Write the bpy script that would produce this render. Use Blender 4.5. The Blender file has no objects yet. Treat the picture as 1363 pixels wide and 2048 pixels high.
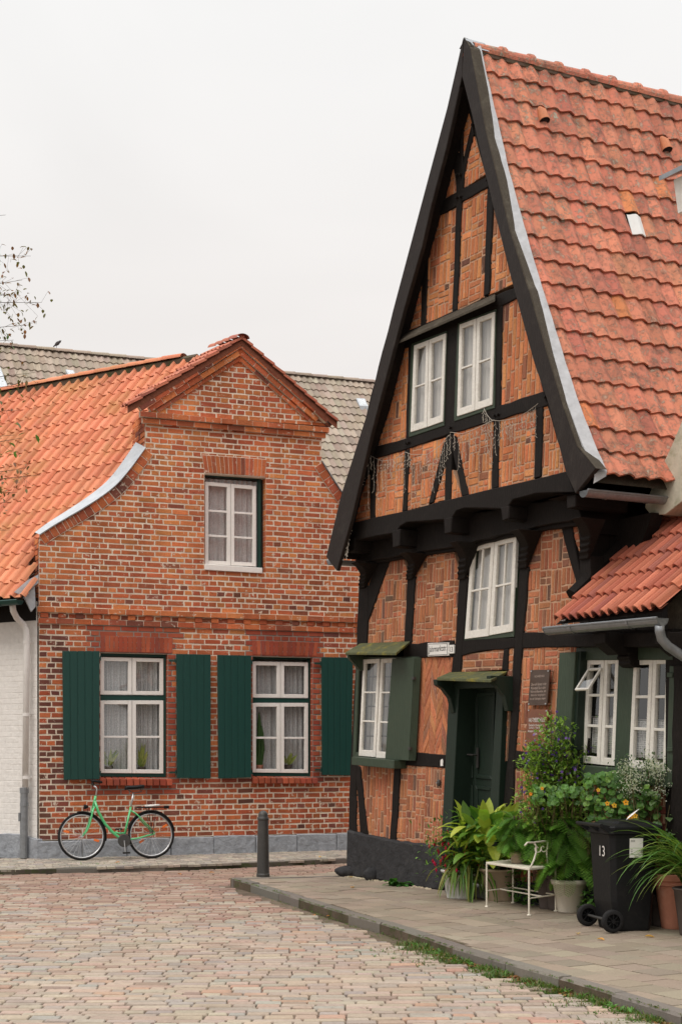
import bpy, math, random
from mathutils import Vector as V, Matrix
R = math.radians
rnd = random.Random(7)
U = rnd.uniform
sc = bpy.context.scene
COL = sc.collection
# ------------------------------------------------ camera
F, HOR, CX, CAMZ = 2900.0, 1490.0, 681.5, 1.6      # focal length, horizon, centre in pixels of the 1363x2048 frame
cd = bpy.data.cameras.new('camera'); cam = bpy.data.objects.new('camera', cd); COL.objects.link(cam)
cam.location = (0, 0, CAMZ); cam.rotation_euler = (R(90), 0, 0)
cd.sensor_fit = 'VERTICAL'; cd.sensor_height = 36; cd.lens = F/2048*36; cd.shift_y = (HOR-1024)/2048
cd.clip_end = 3000; cd.clip_start = .1
sc.camera = cam
# ------------------------------------------------ world: overcast sky
SUN_EL, SUN_AZ = 52, -38          # sun behind thin cloud, behind the camera to the left
w = bpy.data.worlds.new('World'); sc.world = w; w.use_nodes = True
nt = w.node_tree; N = nt.nodes; L = nt.links; N.clear()
bg = N.new('ShaderNodeBackground'); out = N.new('ShaderNodeOutputWorld')
sky = N.new('ShaderNodeTexSky'); sky.sky_type = 'NISHITA'; sky.sun_disc = False
sky.sun_elevation = R(SUN_EL); sky.sun_rotation = R(180+SUN_AZ)
tc = N.new('ShaderNodeTexCoord'); sp = N.new('ShaderNodeSeparateXYZ'); L.new(tc.outputs['Generated'], sp.inputs[0])
rp = N.new('ShaderNodeValToRGB'); L.new(sp.outputs['Z'], rp.inputs[0])
cr = rp.color_ramp; cr.interpolation = 'EASE'
while len(cr.elements) < 5: cr.elements.new(.5)
for e, (p, c) in zip(cr.elements, [(0, (.26, .255, .25)), (.22, (.285, .273, .265)), (.5, (.308, .306, .303)), (.72, (.62, .62, .62)), (1, (.95, .95, .96))]):
    e.position = p; e.color = (*c, 1)
nz = N.new('ShaderNodeTexNoise'); nz.inputs['Scale'].default_value = 2.6; nz.inputs['Detail'].default_value = 4; nz.inputs['Distortion'].default_value = .6
mp = N.new('ShaderNodeMapping'); mp.inputs['Scale'].default_value = (1, 1, 2.5); L.new(tc.outputs['Generated'], mp.inputs[0]); L.new(mp.outputs[0], nz.inputs['Vector'])
mr = N.new('ShaderNodeMapRange'); L.new(nz.outputs['Fac'], mr.inputs[0]); mr.inputs[1].default_value = .3; mr.inputs[2].default_value = .7; mr.inputs[3].default_value = 2.97; mr.inputs[4].default_value = 3.2
mul = N.new('ShaderNodeVectorMath'); mul.operation = 'SCALE'; L.new(rp.outputs[0], mul.inputs[0]); L.new(mr.outputs[0], mul.inputs['Scale'])
sk = N.new('ShaderNodeVectorMath'); sk.operation = 'SCALE'; sk.inputs['Scale'].default_value = 1.0; L.new(sky.outputs[0], sk.inputs[0])
mx = N.new('ShaderNodeMix'); mx.data_type = 'RGBA'; mx.inputs[0].default_value = .985
L.new(sk.outputs[0], mx.inputs[6])
m10 = N.new('ShaderNodeVectorMath'); m10.operation = 'SCALE'; m10.inputs['Scale'].default_value = 10; L.new(mul.outputs[0], m10.inputs[0]); L.new(m10.outputs[0], mx.inputs[7])
L.new(mx.outputs[2], bg.inputs[0]); bg.inputs[1].default_value = .1; L.new(bg.outputs[0], out.inputs[0])
# ------------------------------------------------ sun (veiled)
ld = bpy.data.lights.new('sun', 'SUN'); ld.energy = 1.1; ld.angle = R(22); ld.color = (1, .95, .88)
sun = bpy.data.objects.new('sun', ld); COL.objects.link(sun)
sun.rotation_euler = (R(90-SUN_EL), 0, R(SUN_AZ)); sun.location = (0, 0, 30)
vs = sc.view_settings; vs.view_transform = 'Standard'; vs.look = 'None'; vs.exposure = 0.0; vs.gamma = 1; vs.use_curve_mapping = False
sc.cycles.max_bounces = 6; sc.cycles.transparent_max_bounces = 24; sc.cycles.diffuse_bounces = 3
sc.cycles.use_adaptive_sampling = True

# ------------------------------------------------ material helpers
def lin(r, g, b):
    f = lambda x: (x/255/12.92) if x/255 <= .04045 else ((x/255+.055)/1.055)**2.4
    return (f(r), f(g), f(b))
class NT:
    def __init__(s, name):
        s.m = bpy.data.materials.new(name); s.m.use_nodes = True; s.t = s.m.node_tree; s.t.nodes.clear()
        s.out = s.t.nodes.new('ShaderNodeOutputMaterial'); s.tc = s.n('TexCoord')
    def n(s, k): return s.t.nodes.new('ShaderNode'+k)
    def l(s, a, b): s.t.links.new(a, b)
    def noise(s, scale, detail=4, rough=.55, vec=None, dist=0):
        n = s.n('TexNoise'); n.inputs['Scale'].default_value = scale; n.inputs['Detail'].default_value = detail
        n.inputs['Roughness'].default_value = rough; n.inputs['Distortion'].default_value = dist
        s.l(vec or s.tc.outputs['Object'], n.inputs['Vector']); return n.outputs['Fac']
    def mapping(s, scale=(1, 1, 1), rot=(0, 0, 0)):
        m = s.n('Mapping'); m.inputs['Scale'].default_value = scale; m.inputs['Rotation'].default_value = rot
        s.l(s.tc.outputs['Object'], m.inputs[0]); return m.outputs[0]
    def rng(s, v, a, b, c=0, d=1):
        m = s.n('MapRange'); s.l(v, m.inputs[0])
        for i, x in enumerate((a, b, c, d)): m.inputs[i+1].default_value = x
        return m.outputs[0]
    def mix(s, f, a, b, mode='MIX'):
        m = s.n('Mix'); m.data_type = 'RGBA'; m.blend_type = mode
        for v, i in ((f, 0), (a, 6), (b, 7)):
            if isinstance(v, (int, float)): m.inputs[i].default_value = v
            elif isinstance(v, tuple): m.inputs[i].default_value = (*v[:3], 1)
            else: s.l(v, m.inputs[i])
        return m.outputs[2]
    def math(s, op, a, b=0):
        m = s.n('Math'); m.operation = op
        for i, v in enumerate((a, b)):
            if isinstance(v, (int, float)): m.inputs[i].default_value = v
            else: s.l(v, m.inputs[i])
        return m.outputs[0]
    def attr(s, name='Col'):
        a = s.n('Attribute'); a.attribute_name = name; return a.outputs['Color']
    def bsdf(s, color, rough=.8, bump=None, bdist=.01, spec=.3, metal=0, bstr=1.0):
        b = s.n('BsdfPrincipled')
        if isinstance(color, tuple): b.inputs['Base Color'].default_value = (*color[:3], 1)
        else: s.l(color, b.inputs['Base Color'])
        if isinstance(rough, (int, float)): b.inputs['Roughness'].default_value = rough
        else: s.l(rough, b.inputs['Roughness'])
        b.inputs['Specular IOR Level'].default_value = spec; b.inputs['Metallic'].default_value = metal
        if bump is not None:
            bp = s.n('Bump'); bp.inputs['Distance'].default_value = bdist; bp.inputs['Strength'].default_value = bstr
            s.l(bump, bp.inputs['Height']); s.l(bp.outputs[0], b.inputs['Normal'])
        s.l(b.outputs[0], s.out.inputs[0]); s.b = b; return b
M = {}
def mat_brick(name, fleck, fleckcol, th=.66, bump=.004, vary=.5):
    t = NT(name); c = t.attr()
    big = t.math('MULTIPLY', t.rng(t.noise(1.3, 5), .3, .7, .80, 1.12), t.rng(t.noise(2.2, 6, .65, t.mapping((1, 1, .22))), .42, .68, 1.06, .72))
    c = t.mix(1, c, t.math('MULTIPLY', big, 1), 'MULTIPLY')
    fine = t.noise(46, 5, .65)
    c = t.mix(vary, c, t.rng(fine, .25, .75, .55, 1.35), 'MULTIPLY')
    pit = t.rng(t.noise(19, 6, .7), .60, .70, 0, 1)
    c = t.mix(t.math('MULTIPLY', pit, .55), c, (.035, .02, .016))
    fl = t.rng(t.noise(11, 7, .72, dist=.4), th, th+.03, 0, 1)
    c = t.mix(t.math('MULTIPLY', fl, fleck), c, fleckcol)
    t.bsdf(c, .9, t.math('ADD', fine, t.math('MULTIPLY', t.noise(13, 4), .8)), bump, .15)
    M[name] = t.m
mat_brick('old_brick', .9, (.62, .50, .39), .605)
mat_brick('infill_brick', .75, (.54, .34, .23), .62, .006, .55)
mat_brick('new_brick', 0, (.5, .4, .3), .9, .002, .3)
def mat_mortar(name, a, b, moss=0):
    t = NT(name); f = t.noise(2.2, 5); c = t.mix(t.rng(f, .35, .65), a, b)
    g = t.noise(60, 4, .7); c = t.mix(.5, c, t.rng(g, .25, .75, .6, 1.25), 'MULTIPLY')
    if moss:
        c = t.mix(t.rng(t.noise(7, 5, .7), .5, .6, 0, moss), c, (.05, .075, .018))
    t.bsdf(c, .95, g, .006, .1); M[name] = t.m
mat_mortar('mortar', (.76, .65, .52), (.62, .51, .40))
mat_mortar('mortar_pink', (.56, .345, .225), (.45, .265, .17))
mat_mortar('mortar_grey', (.30, .27, .24), (.24, .21, .18))
mat_mortar('joint_dirt', (.085, .065, .045), (.14, .105, .075), .55)
mat_mortar('joint_pale', (.21, .155, .12), (.11, .082, .06), .3)
mat_mortar('joint_sand', (.13, .11, .085), (.07, .06, .045), .6)
# clay roof tiles, colour per tile, lichen and soot as stains
def mat_tile(name, lich, soot, lichcol=(.33, .30, .22), moss=0, th=.56):
    t = NT(name); c = t.attr()
    fine = t.noise(70, 4, .7); c = t.mix(.35, c, t.rng(fine, .25, .75, .7, 1.25), 'MULTIPLY')
    bigm = t.rng(t.noise(.45, 4, .6), .38, .6, .25, 1)
    so = t.math('MULTIPLY', t.rng(t.noise(5.5, 6, .75), .5, .68), soot)
    c = t.mix(t.math('MULTIPLY', so, bigm), c, (.10, .06, .045))
    li = t.math('MULTIPLY', t.rng(t.noise(16, 8, .82, dist=.5), th, th+.06), lich)
    c = t.mix(t.math('MULTIPLY', li, t.rng(t.noise(.6, 3), .35, .65, .25, 1)), c, lichcol)
    if moss:
        mo = t.rng(t.noise(1.1, 6, .7), .5, .7, 0, moss); c = t.mix(mo, c, (.30, .235, .05))
        c = t.mix(t.rng(t.noise(9, 5, .8), .67, .7, 0, moss), c, (.12, .13, .02))
    t.bsdf(c, .82, t.math('ADD', fine, li), .0035, .25); M[name] = t.m
mat_tile('clay_tile_old', 1.0, 1.0, (.36, .33, .25), th=.525)
mat_tile('clay_tile_orange', .22, .35, moss=.38, th=.6)
mat_tile('clay_tile_new', .25, .5, (.3, .2, .15))
mat_tile('concrete_tile', .35, .5, (.32, .28, .23), moss=.10)
def mat_plain(name, col, rough=.7, nscale=30, namt=.3, bump=.002, spec=.3, metal=0, stretch=None, dirt=0, dirtcol=(.05, .04, .03)):
    t = NT(name); vec = t.mapping(stretch) if stretch else None
    n1 = t.noise(nscale, 5, .6, vec); c = t.mix(namt, col, t.rng(n1, .25, .75, .45, 1.5), 'MULTIPLY')
    if dirt: c = t.mix(t.rng(t.noise(6, 7, .75), .52, .7, 0, dirt), c, dirtcol)
    t.bsdf(c, rough, n1, bump, spec, metal); M[name] = t.m
mat_plain('black_timber', (.0125, .0095, .008), .7, 26, .55, .005, .16, stretch=(3, 3, .6), dirt=.25, dirtcol=(.04, .03, .025))
mat_plain('barge_timber', (.022, .016, .0135), .65, 26, .5, .004, .2, stretch=(3, 3, .6), dirt=.25, dirtcol=(.07, .06, .05))
mat_plain('weathered_board', (.07, .058, .044), .9, 40, .6, .006, .1, stretch=(3, 3, .5), dirt=.5, dirtcol=(.15, .13, .095))
mat_plain('black_plinth', (.035, .034, .035), .85, 9, .5, .03, .2, dirt=.3, dirtcol=(.09, .085, .08))
mat_plain('grey_plinth', (.30, .31, .33), .85, 9, .45, .03, .2, dirt=.35, dirtcol=(.12, .12, .12))
mat_plain('whitewash', (.74, .70, .655), .85, 14, .16, .008, .2, dirt=.18, dirtcol=(.45, .40, .35))
mat_plain('white_paint', (.76, .72, .67), .45, 30, .1, .001, .4)
mat_plain('old_white_paint', (.74, .70, .63), .6, 40, .2, .003, .3, dirt=.35, dirtcol=(.42, .37, .30))
mat_plain('green_paint', (.010, .050, .040), .42, 20, .2, .001, .35, stretch=(4, 4, .3))
mat_plain('olive_paint', (.042, .060, .038), .5, 20, .35, .002, .3, stretch=(3, 3, .5), dirt=.2, dirtcol=(.09, .085, .05))
mat_plain('door_paint', (.014, .025, .017), .5, 20, .3, .002, .3, stretch=(3, 3, .5))
mat_plain('lead', (.42, .44, .46), .5, 8, .3, .008, .4, .15, dirt=.4, dirtcol=(.60, .60, .58))
mat_plain('verge_lead', (.44, .44, .45), .7, 14, .3, .004, .3, dirt=.5, dirtcol=(.30, .30, .29))
mat_plain('zinc', (.26, .27, .28), .42, 18, .3, .001, .5, .55, dirt=.35, dirtcol=(.12, .11, .10))
mat_plain('white_pipe', (.70, .66, .62), .4, 9, .1, .001, .4, dirt=.15, dirtcol=(.4, .36, .3))
mat_plain('cast_iron', (.055, .052, .048), .5, 60, .4, .002, .5, .3, dirt=.4, dirtcol=(.12, .105, .085))
mat_plain('black_plastic', (.0075, .0075, .008), .5, 30, .3, .0015, .22, dirt=.3, dirtcol=(.028, .025, .022))
mat_plain('rubber', (.016, .015, .015), .8, 60, .3, .001, .2, dirt=.3, dirtcol=(.06, .055, .045))
mat_plain('chrome', (.6, .6, .6), .28, 20, .1, .0005, .5, .9)
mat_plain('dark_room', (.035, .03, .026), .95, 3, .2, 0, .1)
mat_plain('moss_board', (.10, .105, .055), .9, 18, .5, .006, .1, dirt=.75, dirtcol=(.34, .27, .035))
mat_plain('pale_plaster', (.50, .46, .36), .9, 9, .3, .008, .15, dirt=.6, dirtcol=(.20, .21, .10))
mat_plain('cream_pot', (.56, .50, .41), .6, 12, .12, .001, .3, dirt=.25, dirtcol=(.28, .22, .15))
mat_plain('white_pot', (.66, .65, .62), .6, 12, .12, .001, .3, dirt=.2, dirtcol=(.3, .28, .22))
mat_plain('beige_pot', (.34, .26, .18), .75, 12, .2, .002, .2, dirt=.35, dirtcol=(.15, .11, .07))
mat_plain('terracotta', (.50, .21, .135), .85, 12, .2, .002, .2, dirt=.4, dirtcol=(.52, .34, .26))
mat_plain('brown_pot', (.105, .082, .072), .7, 14, .2, .002, .25, dirt=.3, dirtcol=(.17, .14, .12))
mat_plain('cream_metal', (.66, .60, .49), .55, 26, .15, .001, .3, dirt=.25, dirtcol=(.25, .16, .09))
mat_plain('soil', (.035, .022, .014), .98, 40, .6, .02, .05)
mat_plain('sign_white', (.74, .71, .66), .35, 12, .1, .0005, .5)
mat_plain('ink', (.012, .012, .012), .5, 10, 0, 0, .2)
mat_plain('plaque_dark', (.065, .036, .022), .28, 7, .5, .0005, .5)
mat_plain('plaque_copper', (.19, .062, .026), .25, 5, .45, .0005, .55, dirt=.4, dirtcol=(.09, .035, .018))
mat_plain('granite', (.21, .195, .175), .85, 70, .6, .004, .2, dirt=.4, dirtcol=(.09, .09, .05))
mat_plain('stem', (.11, .085, .035), .8, 30, .4, .001, .2)
mat_plain('bark', (.10, .075, .055), .95, 22, .6, .01, .1)
mat_plain('orange_reflector', (.75, .16, .02), .3, 10, .1, 0, .5)
mat_plain('bulb_wire', (.46, .41, .34), .5, 10, .1, 0, .3)
mat_plain('feather', (.06, .05, .05), .8, 40, .3, 0, .2)
mat_plain('bed_lime', (.46, .36, .30), .9, 24, .4, .01, .1)
# painted bicycle frame
t = NT('bike_green'); t.bsdf(t.mix(.12, (.09, .46, .17), t.rng(t.noise(30), .2, .8, .6, 1.4), 'MULTIPLY'), .28, spec=.5); t.b.inputs['Coat Weight'].default_value = .4; M['bike_green'] = t.m
# vertex coloured stone
def mat_stone(name, bump=.003, spec=.25, rough=.85, sc_=38, spots=.4):
    t = NT(name); n1 = t.noise(sc_, 6, .7); c = t.mix(.4, t.attr(), t.rng(n1, .25, .75, .55, 1.4), 'MULTIPLY')
    c = t.mix(t.rng(t.noise(3.1, 5, .65), .5, .72, 0, spots), c, (.16, .125, .095))
    c = t.mix(t.rng(t.noise(14, 7, .8), .56, .66, 0, spots*1.3), c, (.12, .10, .075))
    c = t.mix(t.rng(t.noise(.35, 3), .3, .7, 0, .16), c, (.30, .20, .15))
    t.bsdf(c, rough, n1, bump, spec); M[name] = t.m
mat_stone('setts'); mat_stone('kerbstone', .004, .2, .85, 60, .25); mat_stone('slabs', .0015, .2, .85, 60, .3)
# leaves: colour per leaf, light passes through
def mat_leaf(name, tr=.35, rough=.45):
    t = NT(name); n1 = t.noise(35, 4); c = t.mix(.3, t.attr(), t.rng(n1, .25, .75, .7, 1.3), 'MULTIPLY')
    b = t.bsdf(c, rough, spec=.35); tl = t.n('BsdfTranslucent'); t.l(t.mix(1, c, (1.15, 1.25, .6), 'MULTIPLY'), tl.inputs[0])
    m = t.n('MixShader'); m.inputs[0].default_value = tr; t.l(b.outputs[0], m.inputs[1]); t.l(tl.outputs[0], m.inputs[2]); t.l(m.outputs[0], t.out.inputs[0]); M[name] = t.m
mat_leaf('leaf'); mat_leaf('petal', .4, .6)
# window glass
t = NT('glass'); tr = t.n('BsdfTransparent'); tr.inputs[0].default_value = (.92, .92, .91, 1); gl = t.n('BsdfGlossy'); gl.inputs['Roughness'].default_value = .02
fr = t.n('LayerWeight'); fr.inputs[0].default_value = .5; fz = t.math('POWER', fr.outputs['Facing'], 4.0)
bp = t.n('Bump'); bp.inputs['Distance'].default_value = .004; bp.inputs['Strength'].default_value = .5; t.l(t.noise(2.5, 2), bp.inputs['Height']); t.l(bp.outputs[0], gl.inputs['Normal'])
m = t.n('MixShader'); t.l(t.rng(fz, 0, 1, .13, 1), m.inputs[0]); t.l(tr.outputs[0], m.inputs[1]); t.l(gl.outputs[0], m.inputs[2]); t.l(m.outputs[0], t.out.inputs[0]); M['glass'] = t.m
mat_plain('new_brick_dark', (.20, .075, .045), .9, 20, .5, .004, .1)
# lace and plain curtains
def mat_lace(name, col, lo, hi, sx, sy):
    t = NT(name); uv = t.n('UVMap'); mpn = t.n('Mapping'); mpn.inputs['Scale'].default_value = (sx, sy, 1); t.l(uv.outputs[0], mpn.inputs[0])
    ck = t.n('TexVoronoi'); ck.inputs['Scale'].default_value = 1; ck.inputs['Randomness'].default_value = .25; t.l(mpn.outputs[0], ck.inputs['Vector'])
    op = t.rng(ck.outputs['Distance'], .2, .55, lo, hi)
    d = t.n('BsdfDiffuse'); d.inputs[0].default_value = (*col, 1); tl = t.n('BsdfTranslucent'); tl.inputs[0].default_value = (*col, 1)
    a = t.n('MixShader'); a.inputs[0].default_value = .3; t.l(d.outputs[0], a.inputs[1]); t.l(tl.outputs[0], a.inputs[2])
    tp = t.n('BsdfTransparent'); m = t.n('MixShader'); t.l(op, m.inputs[0]); t.l(tp.outputs[0], m.inputs[1]); t.l(a.outputs[0], m.inputs[2]); t.l(m.outputs[0], t.out.inputs[0]); M[name] = t.m
mat_lace('lace', (.88, .87, .87), .55, 1.0, 40, 52)
mat_lace('voile', (.86, .83, .78), .93, .99, 60, 60)
mat_lace('cafe_lace', (.85, .84, .82), .45, .95, 40, 50)

# ------------------------------------------------ geometry helpers
class Pl:      # a real plane: origin, horizontal axis u, up axis v, outward normal n
    def __init__(s, O, u, v=V((0, 0, 1)), n=None):
        s.O = V(O); s.u = V(u).normalized(); s.v = V(v).normalized(); s.n = n.normalized() if n else s.u.cross(s.v)
    def pt(s, a, b, off=0): return s.O+s.u*a+s.v*b+s.n*off
    def hit(s, px, py, off=0):
        d = V(((px-CX)/F, 1, (HOR-py)/F)); c = V((0, 0, CAMZ)); o = s.O+s.n*off
        k = (o-c).dot(s.n)/d.dot(s.n); p = c+d*k-o
        return (p.dot(s.u), p.dot(s.v))
    def h3(s, px, py, off=0): return s.pt(*s.hit(px, py, off), off)
def ground(px, py, z=0):
    Y = (CAMZ-z)*F/(py-HOR); return V(((px-CX)/F*Y, Y, z))
def at(px, py, Y): return V(((px-CX)/F*Y, Y, CAMZ+(HOR-py)/F*Y))
def reg(ox, oy, s): return lambda x, y: (ox+x/s, oy+y/s)
ORG = {}
class MB:
    def __init__(s): s.v = []; s.f = []; s.c = []; s.uv = None
    def face(s, pts, col=(1, 1, 1)):
        i = len(s.v); s.v += [tuple(p) for p in pts]; s.f.append(tuple(range(i, i+len(pts)))); s.c.append(col)
    def loops(s, loops, col=(1, 1, 1), cap0=False, cap1=True, closed=True):   # stitched rings of equal length
        i0 = len(s.v); n = len(loops[0])
        for lp in loops: s.v += [tuple(p) for p in lp]
        for k in range(len(loops)-1):
            for j in range(n if closed else n-1):
                a = i0+k*n+j; b = i0+k*n+(j+1) % n
                s.f.append((a, b, b+n, a+n)); s.c.append(col)
        if cap0: s.f.append(tuple(range(i0+n-1, i0-1, -1))); s.c.append(col)
        if cap1: s.f.append(tuple(range(i0+(len(loops)-1)*n, i0+len(loops)*n))); s.c.append(col)
    def box(s, c, sx, sy, sz, ax=None, col=(1, 1, 1)):   # centre, full sizes, axes
        X, Y, Z = ax or (V((1, 0, 0)), V((0, 1, 0)), V((0, 0, 1))); c = V(c)
        q = lambda z: [c+X*(sx/2*i)+Y*(sy/2*j)+Z*z for i, j in ((-1, -1), (1, -1), (1, 1), (-1, 1))]
        s.loops([q(-sz/2), q(sz/2)], col, True, True)
    def tube(s, pts, r, n=8, col=(1, 1, 1), caps=True):
        pts = [V(p) for p in pts]; rs = r if isinstance(r, (list, tuple)) else [r]*len(pts); lps = []; pa = None
        for i, p in enumerate(pts):
            d = (pts[min(i+1, len(pts)-1)]-pts[max(i-1, 0)]).normalized()
            if pa is None: a = d.orthogonal().normalized()
            else: a = (pa-d*pa.dot(d)).normalized()
            pa = a; b = d.cross(a)
            lps.append([p+(a*math.cos(6.28318*k/n)+b*math.sin(6.28318*k/n))*rs[i] for k in range(n)])
        s.loops(lps, col, caps, caps)
    def lathe(s, c, prof, n=28, col=(1, 1, 1), ax=None, capt=False, capb=True):
        X, Y, Z = ax or (V((1, 0, 0)), V((0, 1, 0)), V((0, 0, 1))); c = V(c)
        s.loops([[c+X*(r*math.cos(6.28318*k/n))+Y*(r*math.sin(6.28318*k/n))+Z*z for k in range(n)] for r, z in prof], col, capb, capt)
def obj(name, mb, mat, parent=None, smooth=False, bevel=0, loc=None):
    me = bpy.data.meshes.new(name); o0 = ORG.get(parent.name, V((0, 0, 0))) if parent else V((0, 0, 0))
    L0 = V(loc) if loc is not None else V((0, 0, 0)); sub = o0+L0 if not parent else o0
    me.from_pydata([(x-sub.x, y-sub.y, z-sub.z) for x, y, z in mb.v], [], mb.f)
    ca = me.color_attributes.new('Col', 'FLOAT_COLOR', 'CORNER'); arr = []
    for f, c in zip(mb.f, mb.c): arr += [c[0], c[1], c[2], 1]*len(f)
    ca.data.foreach_set('color', arr)
    if mb.uv:
        ul = me.uv_layers.new(name='UVMap'); fl = [x for p in mb.uv for x in p]; ul.data.foreach_set('uv', fl)
    me.materials.append(M[mat]); me.polygons.foreach_set('use_smooth', [smooth]*len(me.polygons)); me.update()
    o = bpy.data.objects.new(name, me); COL.objects.link(o)
    if parent: o.parent = parent
    else: o.location = L0
    ORG[o.name] = o0 if parent else L0
    if bevel:
        b = o.modifiers.new('bevel', 'BEVEL'); b.width = bevel; b.segments = 1; b.limit_method = 'ANGLE'
    return o
def thing(name, loc, label, cat, group=None):
    o = bpy.data.objects.new(name, None); COL.objects.link(o); o.location = loc; o['label'] = label; o['category'] = cat
    o.empty_display_size = .2
    if group: o['group'] = group
    ORG[o.name] = V(loc); return o
def tag(o, label, cat, group=None, kind=None):
    o['label'] = label; o['category'] = cat
    if group: o['group'] = group
    if kind: o['kind'] = kind
    return o
def structure(name, mb, mat, **k):
    o = obj(name, mb, mat, **k); o['kind'] = 'structure'; return o
def dens(poly, step, jit):      # subdivide a 2-D outline and make it slightly uneven
    out_ = []
    for i, p in enumerate(poly):
        q = poly[(i+1) % len(poly)]; d = math.dist(p, q); n = max(1, int(d/step)) if step else 1
        for k in range(n):
            s_ = k/n; j = jit if k else jit*.5
            out_.append((p[0]+(q[0]-p[0])*s_+U(-j, j), p[1]+(q[1]-p[1])*s_+U(-j, j)))
    return out_
def area2(p): return sum(p[i][0]*p[(i+1) % len(p)][1]-p[(i+1) % len(p)][0]*p[i][1] for i in range(len(p)))
def slab(mb, pl, uv, o0, o1, col=(1, 1, 1), inset=0):    # outline in plane coordinates between two offsets
    if area2(uv) < 0: uv = uv[::-1]
    mb.loops([[pl.pt(a, b, o0) for a, b in uv], [pl.pt(a, b, o1) for a, b in uv]], col, False, True)
def pxs(pl, pts, off): return [pl.hit(x, y, off) for x, y in pts]
def pslab(name, pl, pts, o0, o1, mat, parent, step=0, jit=0, bevel=.005, smooth=False):
    mb = MB(); uv = pxs(pl, pts, o1)
    if step: uv = dens(uv, step, jit)
    slab(mb, pl, uv, o0, o1); return obj(name, mb, mat, parent, smooth, bevel)
def clip(poly, cl):             # Sutherland-Hodgman, cl convex and counter-clockwise
    for i in range(len(cl)):
        a, b = cl[i], cl[(i+1) % len(cl)]; ins = lambda p: (b[0]-a[0])*(p[1]-a[1])-(b[1]-a[1])*(p[0]-a[0]); o = []
        for j in range(len(poly)):
            p, q = poly[j], poly[(j+1) % len(poly)]; ip, iq = ins(p), ins(q)
            if ip >= 0: o.append(p)
            if (ip >= 0) != (iq >= 0):
                k = ip/(ip-iq); o.append((p[0]+(q[0]-p[0])*k, p[1]+(q[1]-p[1])*k))
        poly = o
        if len(poly) < 3: return []
    return poly
def ccw(p): return p if area2(p) > 0 else p[::-1]
def brick(mb, pl, q, o0, d, col, bev=.006, jit=.0015, cl=None):
    if cl:
        q = clip(ccw(list(q)), cl)
        if len(q) < 3 or abs(area2(q))*.5 < .0006: return
    else: q = ccw(list(q))
    cx = sum(p[0] for p in q)/len(q); cy = sum(p[1] for p in q)/len(q)
    q = [(a+U(-jit, jit), b+U(-jit, jit)) for a, b in q]; inn = []
    for a, b in q:
        dd = math.hypot(cx-a, cy-b) or 1; k = min(bev*1.4/dd, .4); inn.append((a+(cx-a)*k, b+(cy-b)*k))
    d += U(-.0015, .0015)
    mb.loops([[pl.pt(a, b, o0) for a, b in q], [pl.pt(a, b, o0+d-bev*.6) for a, b in q], [pl.pt(a, b, o0+d) for a, b in inn]], col)
def vary(c, v=.15, h=.05):
    k = 1+U(-v, v); return (c[0]*k*(1+U(-h, h)), c[1]*k*(1+U(-h, h)), c[2]*k)
def pick(pal): return rnd.choices([p[0] for p in pal], [p[1] for p in pal])[0]
def inpoly(x, y, P):
    r = False; j = len(P)-1
    for i in range(len(P)):
        if (P[i][1] > y) != (P[j][1] > y) and x < (P[j][0]-P[i][0])*(y-P[i][1])/(P[j][1]-P[i][1])+P[i][0]: r = not r
        j = i
    return r
# roof tiles laid on a profile (polyline from eave to ridge) run along a horizontal direction
def tiles(mb, prof, along, a0, a1, wd, gauge, shape, pal, keep=None, lip=.016, lift=.022, nseg=8, jit=.004, special=None, phase=0):
    cum = [0]
    for i in range(1, len(prof)): cum.append(cum[-1]+(prof[i]-prof[i-1]).length)
    along = along.normalized()
    def P(s):
        s_ = max(0, min(s, cum[-1])); i = 0
        while i < len(cum)-2 and cum[i+1] < s_: i += 1
        d = (prof[i+1]-prof[i]).normalized(); n = along.cross(d).normalized()
        if n.z < 0: n = -n
        return prof[i]+d*(s-cum[i]), n
    rows = int(round(cum[-1]/gauge)); g = cum[-1]/rows; cols = int((a1-a0)/wd)
    for r_ in range(rows):
        rj = U(-.004, .004)
        for c_ in range(cols):
            a = a0+c_*wd; s0 = r_*g+rj+U(-jit, jit); s1 = min((r_+1)*g+.05, cum[-1]+.02)
            (p0, n0), (p1, n1) = P(s0), P(s1)
            if keep and not keep(p0+along*(a+wd/2)): continue
            if special and special(r_, c_): continue
            col = vary(pick(pal), .12, .05); z = U(-.003, .003); tw = U(-.003, .003)
            lo = [p0+along*(a+wd*k/nseg*1.04)+n0*(lift+shape(k/nseg)+z+tw*k/nseg) for k in range(nseg+1)]
            hi = [p1+along*(a+wd*k/nseg*1.04)+n1*(.002+shape(k/nseg)+z+tw*k/nseg) for k in range(nseg+1)]
            und = [p-n0*lip for p in lo]
            back = [p+(hi[i]-lo[i])*.25-n0*lip for i, p in enumerate(lo)]
            mb.loops([back, und, lo, hi], col, False, False, closed=False)
    return P, cum[-1], g
def wavy(h, roll=.5):
    return lambda s: h*(.5+.5*math.cos(6.28318*(s+.0)))**.8
def pantile(h):       # shallow pan, then a roll at one side
    def f(s):
        return h*(math.sin(6.28318*(s**.8)-.6)*.5+.5)
    return f
# ================================================ planes of the place
A0 = ground(75, 1717)
BF = Pl(A0, (7318.5, 2900, 0))                    # brick gable front, running away to the right
WW = Pl(A0, (.837, -.548, 0))                     # whitewashed flank, running away to the left (u points right)
G0 = ground(693, 1750)
GF = Pl(G0, (1681.5, -2900, 0))                   # ground floor front of the timbered house
W2 = V((5618, 2900, 0)).normalized()              # direction of its ridge
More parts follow.
